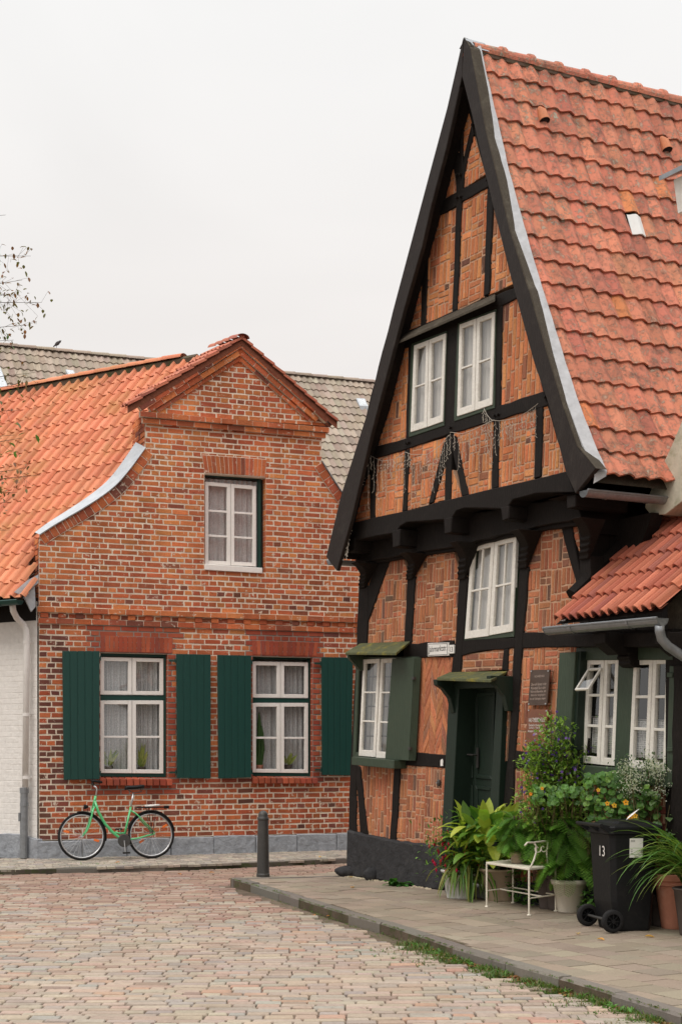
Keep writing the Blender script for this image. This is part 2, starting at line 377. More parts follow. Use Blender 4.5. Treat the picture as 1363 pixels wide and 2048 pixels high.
# ------------------------------------------------ ground
def ground_build():
    mb = MB(); mb.face([(-400, -60, -.12), (400, -60, -.12), (400, 900, -.12), (-400, 900, -.12)])
    structure('ground', mb, 'joint_dirt')
    kp = [(461, 1757), (502, 1768), (558, 1785), (641, 1812), (697, 1829), (760, 1846), (841, 1873), (905, 1895), (1011, 1926), (1117, 1956), (1223, 1987), (1363, 2030), (1560, 2092)]
    K = [ground(x, y, 0) for x, y in kp]
    e = K[-1]+(K[-1]-K[-2]).normalized()*5; K.append(e)
    back = [GF.pt(13, 0, -.3), GF.pt(-.3, 0, -.3), ground(691, 1749, 0)+V((0, .15, 0))]
    PV = [(p.x, p.y) for p in K]+[(p.x, p.y) for p in back]
    mb = MB(); mb.loops([[V((x, y, -.12)) for x, y in PV], [V((x, y, -.012)) for x, y in PV]])
    if area2(PV) < 0: mb.f = [f[::-1] for f in mb.f]
    structure('pavement_bed', mb, 'joint_dirt')
    # slabs in the direction of the house front
    mb = MB(); S = .26; pal = [((.265, .215, .16), 4), ((.285, .235, .175), 3), ((.245, .20, .15), 2), ((.28, .225, .17), 1)]
    PG = Pl((G0.x, G0.y, -.004), GF.u, -GF.n, V((0, 0, 1)))
    inner = [(p+((K[min(i+1, len(K)-1)]-K[max(i-1, 0)]).normalized().cross(V((0, 0, -1))))*.098) for i, p in enumerate(K)]
    P2 = [((p-PG.O).dot(PG.u), (p-PG.O).dot(PG.v)) for p in inner]
    PI = [((V((x, y, 0))-PG.O).dot(PG.u), (V((x, y, 0))-PG.O).dot(PG.v)) for x, y in PV]
    for i in range(-14, 60):
        for j in range(-27, 3):
            a, b = i*S+(j % 2)*S/2, j*S
            q = [(a+.004, b+.004), (a+S-.004, b+.004), (a+S-.004, b+S-.004), (a+.004, b+S-.004)]
            if not any(inpoly(x, y, PI) for x, y in q) and not inpoly(a+S/2, b+S/2, PI): continue
            for k in range(len(P2)-1):
                p0, p1 = P2[k], P2[k+1]; mx_ = ((p0[0]+p1[0])/2, (p0[1]+p1[1])/2)
                if math.dist(mx_, (a+S/2, b+S/2)) > 1.6+math.dist(p0, p1)/2: continue
                s_ = (p1[0]-p0[0], p1[1]-p0[1]); hp = [p0, p1, (p1[0]-s_[1]*50, p1[1]+s_[0]*50), (p0[0]-s_[1]*50, p0[1]+s_[0]*50)]
                big = [(p0[0]-s_[0]*30, p0[1]-s_[1]*30), (p1[0]+s_[0]*30, p1[1]+s_[1]*30)]; hp = [big[0], big[1], (big[1][0]-s_[1]*60, big[1][1]+s_[0]*60), (big[0][0]-s_[1]*60, big[0][1]+s_[0]*60)]
                q = clip(q, ccw(hp))
                if len(q) < 3: break
            if len(q) >= 3 and abs(area2(q)) > .004:
                z = U(-.003, .003); PG.O.z = -.004+z; brick(mb, PG, q, -.03, .032, vary(pick(pal), .1, .04), .003, .0006)
    structure('pavement', mb, 'slabs')
    # kerb stones
    mb = MB(); j = 0
    def kerb(mb, pts, wd, z0, z1):
        for i in range(len(pts)-1):
            a, b = pts[i], pts[i+1]; L_ = (b-a).length; n = max(1, round(L_/.85))
            for k in range(n):
                p, q = a.lerp(b, k/n), a.lerp(b, (k+1)/n); d = (q-p).normalized(); s_ = d.cross(V((0, 0, -1)))*wd; g = d*.004
                jj = s_.normalized()*U(-.008, .008); zt = z1+U(-.006, .006)
                if s_.dot(V((1, .3, 0))) < 0 and wd > 0 and False: s_ = -s_
                t_ = [p+g+jj, q-g+jj, q-g+s_+jj, p+g+s_+jj]; c_ = s_.normalized()*.018
                up = lambda v, z: V((v.x, v.y, z))
                ins = [t_[0]+c_, t_[1]+c_, t_[2], t_[3]]
                lp = [[up(v, z0) for v in t_], [up(v, zt-.02) for v in t_], [up(v, zt) for v in ins]]
                m2 = MB(); m2.loops(lp)
                if (s_.cross(d)).z < 0: pass
                col = vary((.155, .14, .12), .12, .03); i0 = len(mb.v); mb.v += m2.v; mb.f += [tuple(x+i0 for x in f) for f in m2.f]; mb.c += [col]*len(m2.f)
    kerb(mb, K, .105, -.12, .006)
    kerb(mb, [ground(691, 1751, 0), K[0]], .12, -.12, .004)
    structure('kerb', mb, 'kerbstone')
    # far pavement in front of the brick house: small stones
    far_k = [ground(-260, 1752, -.0), ground(0, 1739, 0), ground(330, 1730, 0), ground(560, 1722, 0), ground(760, 1712, 0)]
    far_k.append(far_k[-1]+(far_k[-1]-far_k[-2]).normalized()*5)
    bk = [BF.pt(9, 0, -.2), BF.pt(0, 0, -.2), WW.pt(-6, 0, -.2)]
    PF = [(p.x, p.y) for p in far_k]+[(p.x, p.y) for p in bk]
    mb = MB(); mb.loops([[V((x, y, -.12)) for x, y in PF], [V((x, y, -.012)) for x, y in PF]]); structure('far_pavement_bed', mb, 'joint_sand')
    mb = MB(); PB = Pl((A0.x, A0.y, -.004), BF.u, -BF.n, V((0, 0, 1))); pal = [((.34, .30, .24), 3), ((.27, .24, .20), 3), ((.40, .34, .27), 2), ((.30, .27, .24), 1)]
    b = -2.6
    while b < .2:
        h = U(.085, .11); a = -5+U(0, .1)
        while a < 8.5:
            wd_ = U(.08, .14); p = PB.pt(a+wd_/2, b+h/2)
            if inpoly(p.x, p.y, PF):
                PB.O.z = -.004+U(-.003, .003); brick(mb, PB, [(a+.004, b+.004), (a+wd_-.004, b+.004), (a+wd_-.004, b+h-.004), (a+.004, b+h-.004)], -.03, .034, vary(pick(pal), .18, .04), .008, .004)
            a += wd_
        b += h
    structure('far_pavement', mb, 'setts')
    mb = MB(); kerb(mb, far_k, .07, -.12, .0); structure('far_kerb', mb, 'kerbstone')
    # street setts: rows across the street
    mb = MB(); SP = Pl((0, 0, -.082), (1, .012, 0), (-.012, 1, 0), V((0, 0, 1)))
    pal = [((.345, .262, .20), 5), ((.355, .285, .22), 5), ((.325, .27, .22), 4), ((.29, .26, .225), 2), ((.37, .235, .17), .8), ((.26, .195, .15), 1), ((.37, .30, .235), 1.3)]
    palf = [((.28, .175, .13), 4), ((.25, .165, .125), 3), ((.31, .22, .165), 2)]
    PVs = PV; y = 2.2
    while y < 25:
        h = U(.085, .13); x = -11.5+U(0, .15); sk_ = U(-.015, .015)
        wob = [U(-.02, .02) for _ in range(4)]
        W_ = lambda x_: .035*math.sin(x_*.9+y*1.7)+.02*math.sin(x_*2.3+y*5)
        lim = max(2.6, y*.30+1.2)
        while x < lim:
            wd_ = U(.11, .22) if rnd.random() < .75 else U(.22, .33)
            if x > -lim-.3 and not inpoly(x+wd_/2, y+h/2, PVs) and not inpoly(x+wd_/2, y+h/2, PF):
                jy = U(-.008, .008); q = [(x+.003, y+.004+jy+W_(x)+U(-.004, .004)), (x+wd_-.003, y+.004+jy+W_(x+wd_)+U(-.004, .004)), (x+wd_-.003-U(0, .007), y+h-.004+W_(x+wd_)), (x+.003+U(0, .007), y+h-.004+W_(x))]
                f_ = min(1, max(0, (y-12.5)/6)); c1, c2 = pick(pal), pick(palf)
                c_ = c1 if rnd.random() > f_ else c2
                SP.O.z = -.082+U(-.0035, .0035)+.012*math.sin(x*1.1)*math.sin(y*.8)
                d = .012; cx_ = x+wd_/2; cy_ = y+h/2+W_(cx_)
                rd = []                                            # rounded head of a sett
                for (a, b) in q:
                    rd.append((a, b))
                ins = [(a+(cx_-a)*.05, b+(cy_-b)*.09) for a, b in rd]; top = [(a+(cx_-a)*.22, b+(cy_-b)*.3) for a, b in rd]
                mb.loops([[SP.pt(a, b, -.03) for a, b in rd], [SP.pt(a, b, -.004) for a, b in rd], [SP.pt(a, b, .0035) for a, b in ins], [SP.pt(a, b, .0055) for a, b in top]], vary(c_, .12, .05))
            x += wd_
        y += h
    structure('street', mb, 'setts', smooth=False)
    mb = MB(); mb.face([(-30, -5, -.098), (30, -5, -.098), (30, 60, -.098), (-30, 60, -.098)]); structure('street_bed', mb, 'joint_pale')
    return K, far_k
KERB, FARK = ground_build()

# ================================================ windows (shared by all the houses)
def bil(Q, s, t):       # Q = TL TR BR BL in plane coordinates
    top = (Q[0][0]+(Q[1][0]-Q[0][0])*s, Q[0][1]+(Q[1][1]-Q[0][1])*s); bot = (Q[3][0]+(Q[2][0]-Q[3][0])*s, Q[3][1]+(Q[2][1]-Q[3][1])*s)
    return (top[0]+(bot[0]-top[0])*t, top[1]+(bot[1]-top[1])*t)
def subq(Q, s0, s1, t0, t1): return [bil(Q, s0, t0), bil(Q, s1, t0), bil(Q, s1, t1), bil(Q, s0, t1)]
def bars(mb, pl, Q, fw, th, o, cols=1, rows=1, mw=.02, fwb=None):
    w_ = math.dist(Q[0], Q[1]); h_ = math.dist(Q[0], Q[3]); fx = fw/w_; fy = fw/h_; fb = (fwb or fw)/h_
    for a in ((0, fx, 0, 1), (1-fx, 1, 0, 1), (fx, 1-fx, 0, fy), (fx, 1-fx, 1-fb, 1)): slab(mb, pl, subq(Q, *a), o-th, o)
    iw, ih = 1-2*fx, 1-fy-fb; mx_, my = mw/w_/2, mw/h_/2
    for i in range(1, cols):
        c = fx+iw*i/cols; slab(mb, pl, subq(Q, c-mx_, c+mx_, fy, 1-fb), o-th*.8, o-.006)
    for j in range(1, rows):
        c = fy+ih*j/rows; slab(mb, pl, subq(Q, fx, 1-fx, c-my, c+my), o-th*.8, o-.003)
    return subq(Q, fx, 1-fx, fy, 1-fb)
def casement(par, pl, Q, fw, o, cols, rows, mw=.022, mat='white_paint', th=.045, fwb=None):
    mb = MB(); gq = bars(mb, pl, Q, fw, th, o, cols, rows, mw, fwb); c = obj('casement', mb, mat, par, bevel=.003)
    g = MB(); g.face([pl.pt(a, b, o-th*.6) for a, b in gq[::-1]]); p = obj('pane', g, 'glass', par)
    return c
def curtain(par, pl, Q, o, mat, folds=7, amp=.02, name='curtain'):
    mb = MB(); n = folds*8; mb.uv = []; w_ = math.dist(Q[0], Q[1]); h_ = math.dist(Q[0], Q[3])
    wv = lambda s: amp*math.sin(s*folds*6.283+math.sin(s*9)*1.3)
    for k in range(n):
        s0, s1 = k/n, (k+1)/n
        pts = [(bil(Q, s0, 1), s0), (bil(Q, s1, 1), s1), (bil(Q, s1, 0), s1), (bil(Q, s0, 0), s0)]
        mb.face([pl.pt(p[0], p[1], o+wv(s)) for p, s in pts]); mb.uv += [(s0*w_*1.3, 0), (s1*w_*1.3, 0), (s1*w_*1.3, h_), (s0*w_*1.3, h_)]
    return obj(name, mb, mat, par, smooth=True)
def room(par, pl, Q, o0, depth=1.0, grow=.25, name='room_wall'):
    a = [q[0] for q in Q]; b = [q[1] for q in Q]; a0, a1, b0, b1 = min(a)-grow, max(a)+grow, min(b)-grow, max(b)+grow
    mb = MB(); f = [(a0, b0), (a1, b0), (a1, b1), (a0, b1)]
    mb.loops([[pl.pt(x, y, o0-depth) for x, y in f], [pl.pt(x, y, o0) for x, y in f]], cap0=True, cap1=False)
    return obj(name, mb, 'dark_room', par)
def frame_ring(pl, Qo, Qi, o0, o1):     # ring between two quads
    mb = MB(); Qo, Qi = ccw(Qo), ccw(Qi)
    for k in range(4):
        j = (k+1) % 4; slab(mb, pl, [Qo[k], Qo[j], Qi[j], Qi[k]], o0, o1)
    return mb
def shutter(par, pl, q, off, mat, nb=5, th=.035, hinge=None, label=None):
    mb = MB(); Q = pxs(pl, q, off+th)
    for k in range(nb):
        s0, s1 = k/nb, (k+1)/nb; e = .004/math.dist(Q[0], Q[1])
        slab(mb, pl, subq(Q, s0+e, s1-e, 0, 1), off, off+th)
    slab(mb, pl, subq(Q, .01, .99, .005, .995), off+.003, off+th-.006)
    o = obj('shutter', mb, mat, par, bevel=.003)
    return o, Q

# ================================================ brick gable house
def brick_house():
    H = thing('brick_house', A0, 'red brick house with curved gable, green shutters and orange tiled roof', 'house')
    C = .0785; v0 = BF.hit(75, 1681)[1]; h = BF.hit
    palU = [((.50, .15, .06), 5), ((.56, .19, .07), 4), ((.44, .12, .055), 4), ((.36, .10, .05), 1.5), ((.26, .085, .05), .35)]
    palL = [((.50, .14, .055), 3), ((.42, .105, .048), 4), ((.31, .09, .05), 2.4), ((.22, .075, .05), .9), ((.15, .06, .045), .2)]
    palN = [((.36, .085, .045), 3), ((.32, .07, .04), 3), ((.40, .10, .05), 1), ((.28, .07, .045), 1)]
    curve = [(78, 1072), (106, 1053), (154, 1026), (191, 1003), (231, 975), (262, 937), (290, 898)]
    cuv = [h(*p) for p in curve]; neckL = h(290, 870)[0]; neckR = h(643, 900)[0]; cen = (neckL+neckR)/2
    aL0 = cuv[0][0]; cu = [(aL0, cuv[0][1])]+cuv[1:]; vtop = h(470, 838)[1]
    corn = h(284, 824)[1]     # top of cornice, level line
    chain = [(aL0, v0)]+cu+[(neckL, cu[-1][1]+.001), (neckL, corn)]
    def bl(v):
        for i in range(len(chain)-1):
            if chain[i][1] <= v <= chain[i+1][1]:
                k = (v-chain[i][1])/max(1e-6, chain[i+1][1]-chain[i][1]); return chain[i][0]+(chain[i+1][0]-chain[i][0])*k
        return chain[0][0] if v < chain[0][1] else chain[-1][0]
    br = lambda v: 2*cen-bl(v)
    def rect(q, o=0):
        p = [h(x, y, o) for x, y in q]; return (sum((p[0][0], p[3][0]))/2, (p[1][0]+p[2][0])/2, (p[2][1]+p[3][1])/2, (p[0][1]+p[1][1])/2)
    snap = lambda v: v0+round((v-v0)/C)*C
    O1 = rect([(409, 945), (531, 952), (531, 1143), (409, 1136)]); O2 = rect([(201, 1304), (335, 1307), (335, 1553), (201, 1553)]); O3 = rect([(505, 1310), (624, 1312), (624, 1552), (505, 1552)])
    ops = [(a, b, snap(c), snap(d)) for a, b, c, d in (O1, O2, O3)]
    def ivs(lo, hi, v):
        r_ = [(lo, hi)]
        for a, b, c, d in ops:
            if c-.01 < v < d+.01:
                n_ = []
                for x, y in r_:
                    if y <= a or x >= b: n_.append((x, y)); continue
                    if x < a: n_.append((x, a))
                    if y > b: n_.append((b, y))
                r_ = n_
        return r_
    wall = MB(); mort = MB(); news = [MB(), MB()]; ngrs = [MB(), MB()]; new = news[0]; ngr = ngrs[0]
    newz = [(O2[0]-.16, O2[1]+.14, ops[1][2]-C*3, ops[1][3]+C*6), (O3[0]-.10, O3[1]+.12, ops[2][2]-C*1, ops[2][3]+C*5)]
    strc = snap(h(77, 1219)[1])
    v = v0; row = 0
    while v < corn-.02:
        t1 = min(v+C, corn); m_ = v+C/2; L0, L1, R0, R1 = bl(v), bl(t1), br(v), br(t1)
        trap = [(L0, v), (R0, v), (R1, t1), (L1, t1)]
        for x, y in ivs(min(L0, L1), max(R0, R1), m_):
            q = clip([(x, v), (y, v), (y, t1), (x, t1)], ccw(trap))
            if len(q) >= 3: mort.face([BF.pt(a, b, 0) for a, b in q])
            head = row % 2; a = -.3-U(0, .01)-(.06 if head else 0)
            while a < R0+.1:
                ln = (.125 if head else .25); 
                if not head and rnd.random() < .16: ln = .125
                if head and rnd.random() < .08: ln = .25
                b = a+ln; s0, s1 = max(a, x), min(b, y)
                if s1-s0 > .03:
                    mid = (s0+s1)/2; nz_ = any(z[0] < mid < z[1] and z[2] < m_ < z[3] for z in newz)
                    e = .0102; q = [(s0+e*.8, v+e), (s1-e*.8, v+e), (s1-e*.8, t1-e), (s0+e*.8, t1-e)]
                    if nz_:
                        zi = 0 if mid < (O2[1]+O3[0])/2 else 1; new, ngr = news[zi], ngrs[zi]
                        brick(new, BF, q, 0, .010, vary(pick(palN), .12), .002, .0008)
                        ngr.face([BF.pt(p, r_, .0035) for p, r_ in [(s0, v), (s1, v), (s1, t1), (s0, t1)]])
                    else:
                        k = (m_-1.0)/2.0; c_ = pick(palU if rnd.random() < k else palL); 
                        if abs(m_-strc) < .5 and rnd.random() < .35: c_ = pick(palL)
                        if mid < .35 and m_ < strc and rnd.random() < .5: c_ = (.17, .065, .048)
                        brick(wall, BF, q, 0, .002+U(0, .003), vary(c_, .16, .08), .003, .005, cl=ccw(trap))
                a = b
        v += C; row += 1
    # pediment field
    tri = ccw([h(292, 826), h(652, 852), h(477, 706)]); v = corn; row = 1
    while v < h(477, 706)[1]:
        a = tri[0][0]-1.5+(row % 2)*.06
        q = clip([(-3, v), (9, v), (9, v+C), (-3, v+C)], tri)
        if len(q) > 2: mort.face([BF.pt(x, y, 0) for x, y in q])
        while a < 6:
            ln = .25 if row % 2 else .125; e = .0092
            brick(wall, BF, [(a+e, v+e), (a+ln-e, v+e), (a+ln-e, v+C-e), (a+e, v+C-e)], 0, .004, vary(pick(palU), .16, .08), .003, .005, cl=tri); a += ln
        v += C; row += 1
    obj('mortar', mort, 'mortar', H)
    # bands of bricks along a line
    def band(mb, p, q, t0, t1, off, ln=.25, pal=palU, dep=.012, base=0, matm=None):
        d = V((q[0]-p[0], q[1]-p[1])); L_ = d.length; d /= L_; n_ = V((-d.y, d.x)); n = max(1, round(L_/ln))
        P_ = lambda s, t_: (p[0]+d.x*s+n_.x*t_, p[1]+d.y*s+n_.y*t_)
        slab(mort2, BF, [P_(0, t0+.002), P_(L_, t0+.002), P_(L_, t1-.002), P_(0, t1-.002)], base, off+dep-.005)
        for k in range(n):
            s0, s1 = L_*k/n+.004, L_*(k+1)/n-.004
            brick(mb, BF, [P_(s0, t0+.003), P_(s1, t0+.003), P_(s1, t1-.003), P_(s0, t1-.003)], base, off+dep, vary(pick(pal), .15), .005, .002)
    mort2 = MB(); aR = br(strc); E = .0
    band(wall, (aL0-.03, strc), (aR, strc), 0, C, .035, .25)
    for k in range(int((aR-aL0)/.25)):
        a = aL0+.02+k*.25; brick(wall, BF, [(a, strc-C+.005), (a+.11, strc-C+.005), (a+.11, strc-.004), (a, strc-.004)], 0, .028, vary(pick(palL), .15), .005, .002)
    band(wall, (aL0-.012, strc-2*C), (aR, strc-2*C), 0, C, .016, .25, palL)
    band(wall, (neckL-.09, corn-.008), (neckR+.09, corn-.008), -C, 0, .075, .25)
    band(wall, (neckL-.05, corn-.012-C), (neckR+.05, corn-.012-C), -C, 0, .04, .25)
    ap = h(479, 686); lo, ro = h(262, 823), h(664, 850)
    for t0, t1, of, pl_ in ((.0, -.075, .085, palL), (-.079, -.16, .05, palU), (-.164, -.22, .022, palL)):
        def side(p, q):
            d = V((q[0]-p[0], q[1]-p[1])).normalized(); return p, q
        n1 = V((ap[0]-lo[0], ap[1]-lo[1])).normalized(); sl = n1.y/n1.x
        cut = abs(t0)*sl*1.0
        p0 = (lo[0]+n1.x*abs(t1)/sl*1.05, lo[1]+n1.y*abs(t1)/sl*1.05); q0 = (ap[0]-n1.x*abs(t0+t1)/2*0-n1.x*.02, ap[1]-n1.y*.02)
        d = V((ap[0]-lo[0], ap[1]-lo[1])); 
        # left rake, then right rake mirrored; shorten inner bands so that they meet on the centre line
        sh = abs(t1)*sl
        band(wall, p0, (ap[0]-n1.x*sh, ap[1]-n1.y*sh), t1, t0, of, .25, pl_)
        n2 = V((ap[0]-ro[0], ap[1]-ro[1])).normalized(); p1 = (ro[0]+n2.x*abs(t1)/sl*1.05, ro[1]+n2.y*abs(t1)/sl*1.05)
        band(wall, (ap[0]-n2.x*sh, ap[1]-n2.y*sh), p1, t1, t0, of, .25, pl_)
        slab(wall, BF, ccw([(ap[0]-n1.x*sh, ap[1]-n1.y*sh+t0/1.2), (ap[0], ap[1]+t1*1.35), (ap[0]-n2.x*sh, ap[1]-n2.y*sh+t0/1.2), (ap[0], ap[1]+t0*1.2)]), 0, of+.008, (.45, .12, .05))
    # soldier band under the curved coping, both shoulders
    def along_curve(pts, th, ln, mb, off, pal):
        for i in range(len(pts)-1):
            p, q = pts[i], pts[i+1]; L_ = math.dist(p, q); n = max(1, round(L_/ln)); d = ((q[0]-p[0])/L_, (q[1]-p[1])/L_); nn = (d[1], -d[0])
            for k in range(n):
                s0, s1 = L_*k/n+.004, L_*(k+1)/n-.004
                P_ = lambda s, t_: (p[0]+d[0]*s+nn[0]*t_, p[1]+d[1]*s+nn[1]*t_)
                brick(mb, BF, [P_(s0, .004), P_(s1, .004), P_(s1, th), P_(s0, th)], 0, off, vary(pick(pal), .18), .006, .003)
            slab(mort2, BF, ccw([p, q, (q[0]+nn[0]*(th+.006), q[1]+nn[1]*(th+.006)), (p[0]+nn[0]*(th+.006), p[1]+nn[1]*(th+.006))]), 0, off-.005)
    fine = []
    for i in range(len(cu)-1):
        for k in range(3): fine.append(tuple(cu[i][j]+(cu[i+1][j]-cu[i][j])*k/3 for j in (0, 1)))
    fine.append(cu[-1])
    def smooth_c(p):
        for _ in range(3): p = [p[0]]+[tuple((p[i-1][j]+2*p[i][j]+p[i+1][j])/4 for j in (0, 1)) for i in range(1, len(p)-1)]+[p[-1]]
        return p
    fine = smooth_c(fine); mir = [(2*cen-a, b) for a, b in fine][::-1]
    along_curve(fine, .14, .082, wall, .02, palL+palU); along_curve(mir, .14, .082, wall, .02, palL+palU)
    # lintels of upright bricks
    def lintel(q, mb, pal, n, off, mm):
        Q = pxs(BF, q, off)
        for k in range(n):
            e = .06/n; brick(mb, BF, subq(Q, k/n+e, (k+1)/n-e, .03, .97), 0, off, vary(pick(pal), .12), .003, .001)
        slab(mm, BF, Q, .0, off-.005)
    lintel([(404, 909), (533, 918), (530, 954), (410, 946)], wall, palU, 15, .014, mort2)
    lintel([(201, 1270), (346, 1275), (345, 1307), (201, 1304)], news[0], palN, 16, .014, ngrs[0])
    lintel([(503, 1280), (637, 1284), (633, 1313), (505, 1310)], news[1], palN, 15, .014, ngrs[1])
    # sloping brick sills
    for q in ([(200, 1556), (346, 1557), (346, 1571), (200, 1571)], [(505, 1554), (636, 1555), (636, 1567), (505, 1567)]):
        Q = pxs(BF, q, .07); s_ = MB(); n = 11
        for k in range(n):
            P_ = subq(Q, k/n+.006, (k+1)/n-.006, 0, 1); c_ = vary(pick(palN), .15)
            f = [BF.pt(*P_[3], .075), BF.pt(*P_[2], .075), BF.pt(P_[1][0], P_[1][1]-.015, .07), BF.pt(P_[0][0], P_[0][1]-.015, .07)]
            b = [BF.pt(*P_[3], -.1), BF.pt(*P_[2], -.1), BF.pt(P_[1][0], P_[1][1]+.015, -.1), BF.pt(P_[0][0], P_[0][1]+.015, -.1)]
            s_.loops([b, f], c_)
        obj('window_sill', s_, 'new_brick', H, bevel=.003)
    # returns: left pier and neck, and the reveals of the openings
    LR = Pl(BF.pt(aL0, 0, 0), -BF.n, V((0, 0, 1)), -BF.u)
    def sidewall(pl, a1, vv0, vv1, mat_mb, flip=1):
        v_ = vv0; r_ = 0
        mort.face([pl.pt(0, vv0, 0), pl.pt(a1, vv0, 0), pl.pt(a1, vv1, 0), pl.pt(0, vv1, 0)])
        while v_ < vv1-.01:
            a = -.06 if r_ % 2 else 0
            while a < a1:
                ln = .25 if (r_ % 2) else .125; s0, s1 = max(0, a)+.004, min(a1, a+ln)-.004; t1 = min(v_+C, vv1)
                if s1-s0 > .02: brick(mat_mb, pl, [(s0, v_+.005), (s1, v_+.005), (s1, t1-.005), (s0, t1-.005)], 0, .008, vary(pick(palL+palU), .2), .006, .003)
                a += ln
            v_ += C; r_ += 1
    LRp = Pl(BF.pt(aL0, 0, 0), BF.n, V((0, 0, 1)), -BF.u)
    for pl_, a_, x0, x1 in ((Pl(BF.pt(aL0, 0, -.75), BF.n, V((0, 0, 1)), -BF.u), .75, strc-.2, cu[0][1]-.01), (Pl(BF.pt(neckL, 0, -.75), BF.n, V((0, 0, 1)), -BF.u), .75, cu[-1][1]-.6, corn)):
        sidewall(pl_, a_, x0, x1, wall)
    mb = MB(); slab(mb, BF, [(aR-.001, 0), (aR+.001, 0), (aR+.001, cu[0][1]), (aR-.001, cu[0][1])], -6, 0); obj('side_wall', mb, 'whitewash', H)
    # rear leaf of the gable so the wall has thickness
    mb = MB(); g = [(aL0+.002, v0)]+[(a+.003, b-.02) for a, b in fine]+[(neckL+.003, corn), (cen, h(477, 700)[1]), (neckR-.003, corn)]+[(a-.003, b-.02) for a, b in mir]+[(aR-.002, v0)]
    mb.face([BF.pt(a, b, -.38) for a, b in g][::-1]); obj('inner_leaf', mb, 'mortar_grey', H)
    for a, b, c, d in ops:          # brick reveals
        for side_, x in ((1, a), (-1, b)):
            v_ = c
            while v_ < d-.01:
                slab(wall if (a, b, c, d) == ops[0] else news[ops.index((a, b, c, d))-1], BF, ccw([(x-.002*side_, v_+.005), (x+.001*side_*0, v_+.005), (x, v_+C-.005), (x-.002*side_, v_+C-.005)]), -.14, .004, vary(pick(palU if (a, b, c, d) == ops[0] else palN), .15)); v_ += C
            slab(mort2, BF, ccw([(x-.02*side_, c), (x-.003*side_, c), (x-.003*side_, d), (x-.02*side_, d)]), -.14, -.001)
        slab(mort2, BF, [(a, d-.002), (b, d-.002), (b, d+.05), (a, d+.05)], -.14, -.001); slab(mort2, BF, [(a, c-.05), (b, c-.05), (b, c+.001), (a, c+.001)], -.14, -.002)
    obj('brickwork', wall, 'old_brick', H); obj('mortar_band', mort2, 'mortar', H)
    [(obj('repaired_brickwork', x, 'new_brick', H), obj('repair_mortar', y, 'mortar_grey', H)) for x, y in zip(news, ngrs)]
    # lead coping
    for pts in (fine, mir):
        mb = MB(); up = [(a, b+.012) for a, b in pts]
        lo_ = [BF.pt(a, b-.012, .045) for a, b in up]; f1 = [BF.pt(a, b+.004, .05) for a, b in up]; wt_ = [(.35+.65*i/(len(up)-1)) if pts is fine else 1-.65*i/(len(up)-1) for i in range(len(up))]
        b1 = [BF.pt(a-.03, b+.17*k_, -.44*k_) for (a, b), k_ in zip(up, wt_)]; b2 = [BF.pt(a-.03, b+.02, -.46) for a, b in up]
        mb.loops([lo_, f1, b1, b2], cap1=False, closed=False); obj('lead_coping', mb, 'lead', H, smooth=False)
    # plinth
    mb = MB(); n = 9; q0 = BF.hit(75, 1681)[1]
    for k in range(n):
        a, b = -.02+k*(aR+.02)/n, -.02+(k+1)*(aR+.02)/n
        slab(mb, BF, dens([(a+.004, -.1), (b-.004, -.1), (b-.004, v0+U(-.015, .005)), (a+.004, v0+U(-.015, .01))], .15, .004), -.05, .06+U(-.006, .006))
    obj('plinth', mb, 'grey_plinth', H, bevel=.012)
    # ---- windows
    def green_window(q, o, inner_quads, rows, lab, cur='lace', fwb=None, transom=None):
        Qo = pxs(BF, q, o); Qi = subq(Qo, .05, .95, .035, .965)
        mb = frame_ring(BF, Qo, Qi, o-.06, o)
        if transom: slab(mb, BF, pxs(BF, transom, o), o-.05, o+.004)
        W = obj('window', mb, 'green_paint', H, bevel=.004); W['label'] = lab
        for (iq, r_, c_) in inner_quads:
            Q = pxs(BF, iq, o+.02); m_ = .5
            for s0, s1 in ((0, m_-.004), (m_+.004, 1)): casement(W, BF, subq(Q, s0, s1, 0, 1), .055, o+.02, 1, r_, .03, fwb=fwb)
        return W, Qo
    W, Q = green_window([(405, 945), (522, 953), (522, 1142), (405, 1135)], -.09, [([(410, 963), (512, 972), (512, 1133), (410, 1128)], 3, 2)], 3, 'upper window of two white three-pane casements in a green frame')
    mb = MB(); slab(mb, BF, pxs(BF, [(409, 1128), (524, 1136), (524, 1147), (409, 1140)], .01), -.1, .03); obj('window_sill', mb, 'white_paint', W, bevel=.006)
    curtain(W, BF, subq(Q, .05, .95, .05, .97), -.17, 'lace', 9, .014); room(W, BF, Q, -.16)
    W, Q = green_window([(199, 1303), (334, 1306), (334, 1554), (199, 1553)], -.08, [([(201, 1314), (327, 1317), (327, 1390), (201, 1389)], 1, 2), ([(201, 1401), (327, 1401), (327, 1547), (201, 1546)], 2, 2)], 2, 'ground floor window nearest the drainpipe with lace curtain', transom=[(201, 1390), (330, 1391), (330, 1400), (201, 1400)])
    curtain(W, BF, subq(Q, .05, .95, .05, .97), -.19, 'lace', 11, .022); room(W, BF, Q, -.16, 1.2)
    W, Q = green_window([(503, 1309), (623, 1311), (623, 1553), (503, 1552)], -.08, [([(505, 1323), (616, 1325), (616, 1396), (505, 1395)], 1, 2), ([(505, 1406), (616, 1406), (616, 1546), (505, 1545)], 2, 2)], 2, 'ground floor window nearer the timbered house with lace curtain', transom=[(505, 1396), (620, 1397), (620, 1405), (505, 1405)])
    curtain(W, BF, subq(Q, .05, .95, .05, .97), -.19, 'lace', 10, .022); room(W, BF, Q, -.16, 1.2)
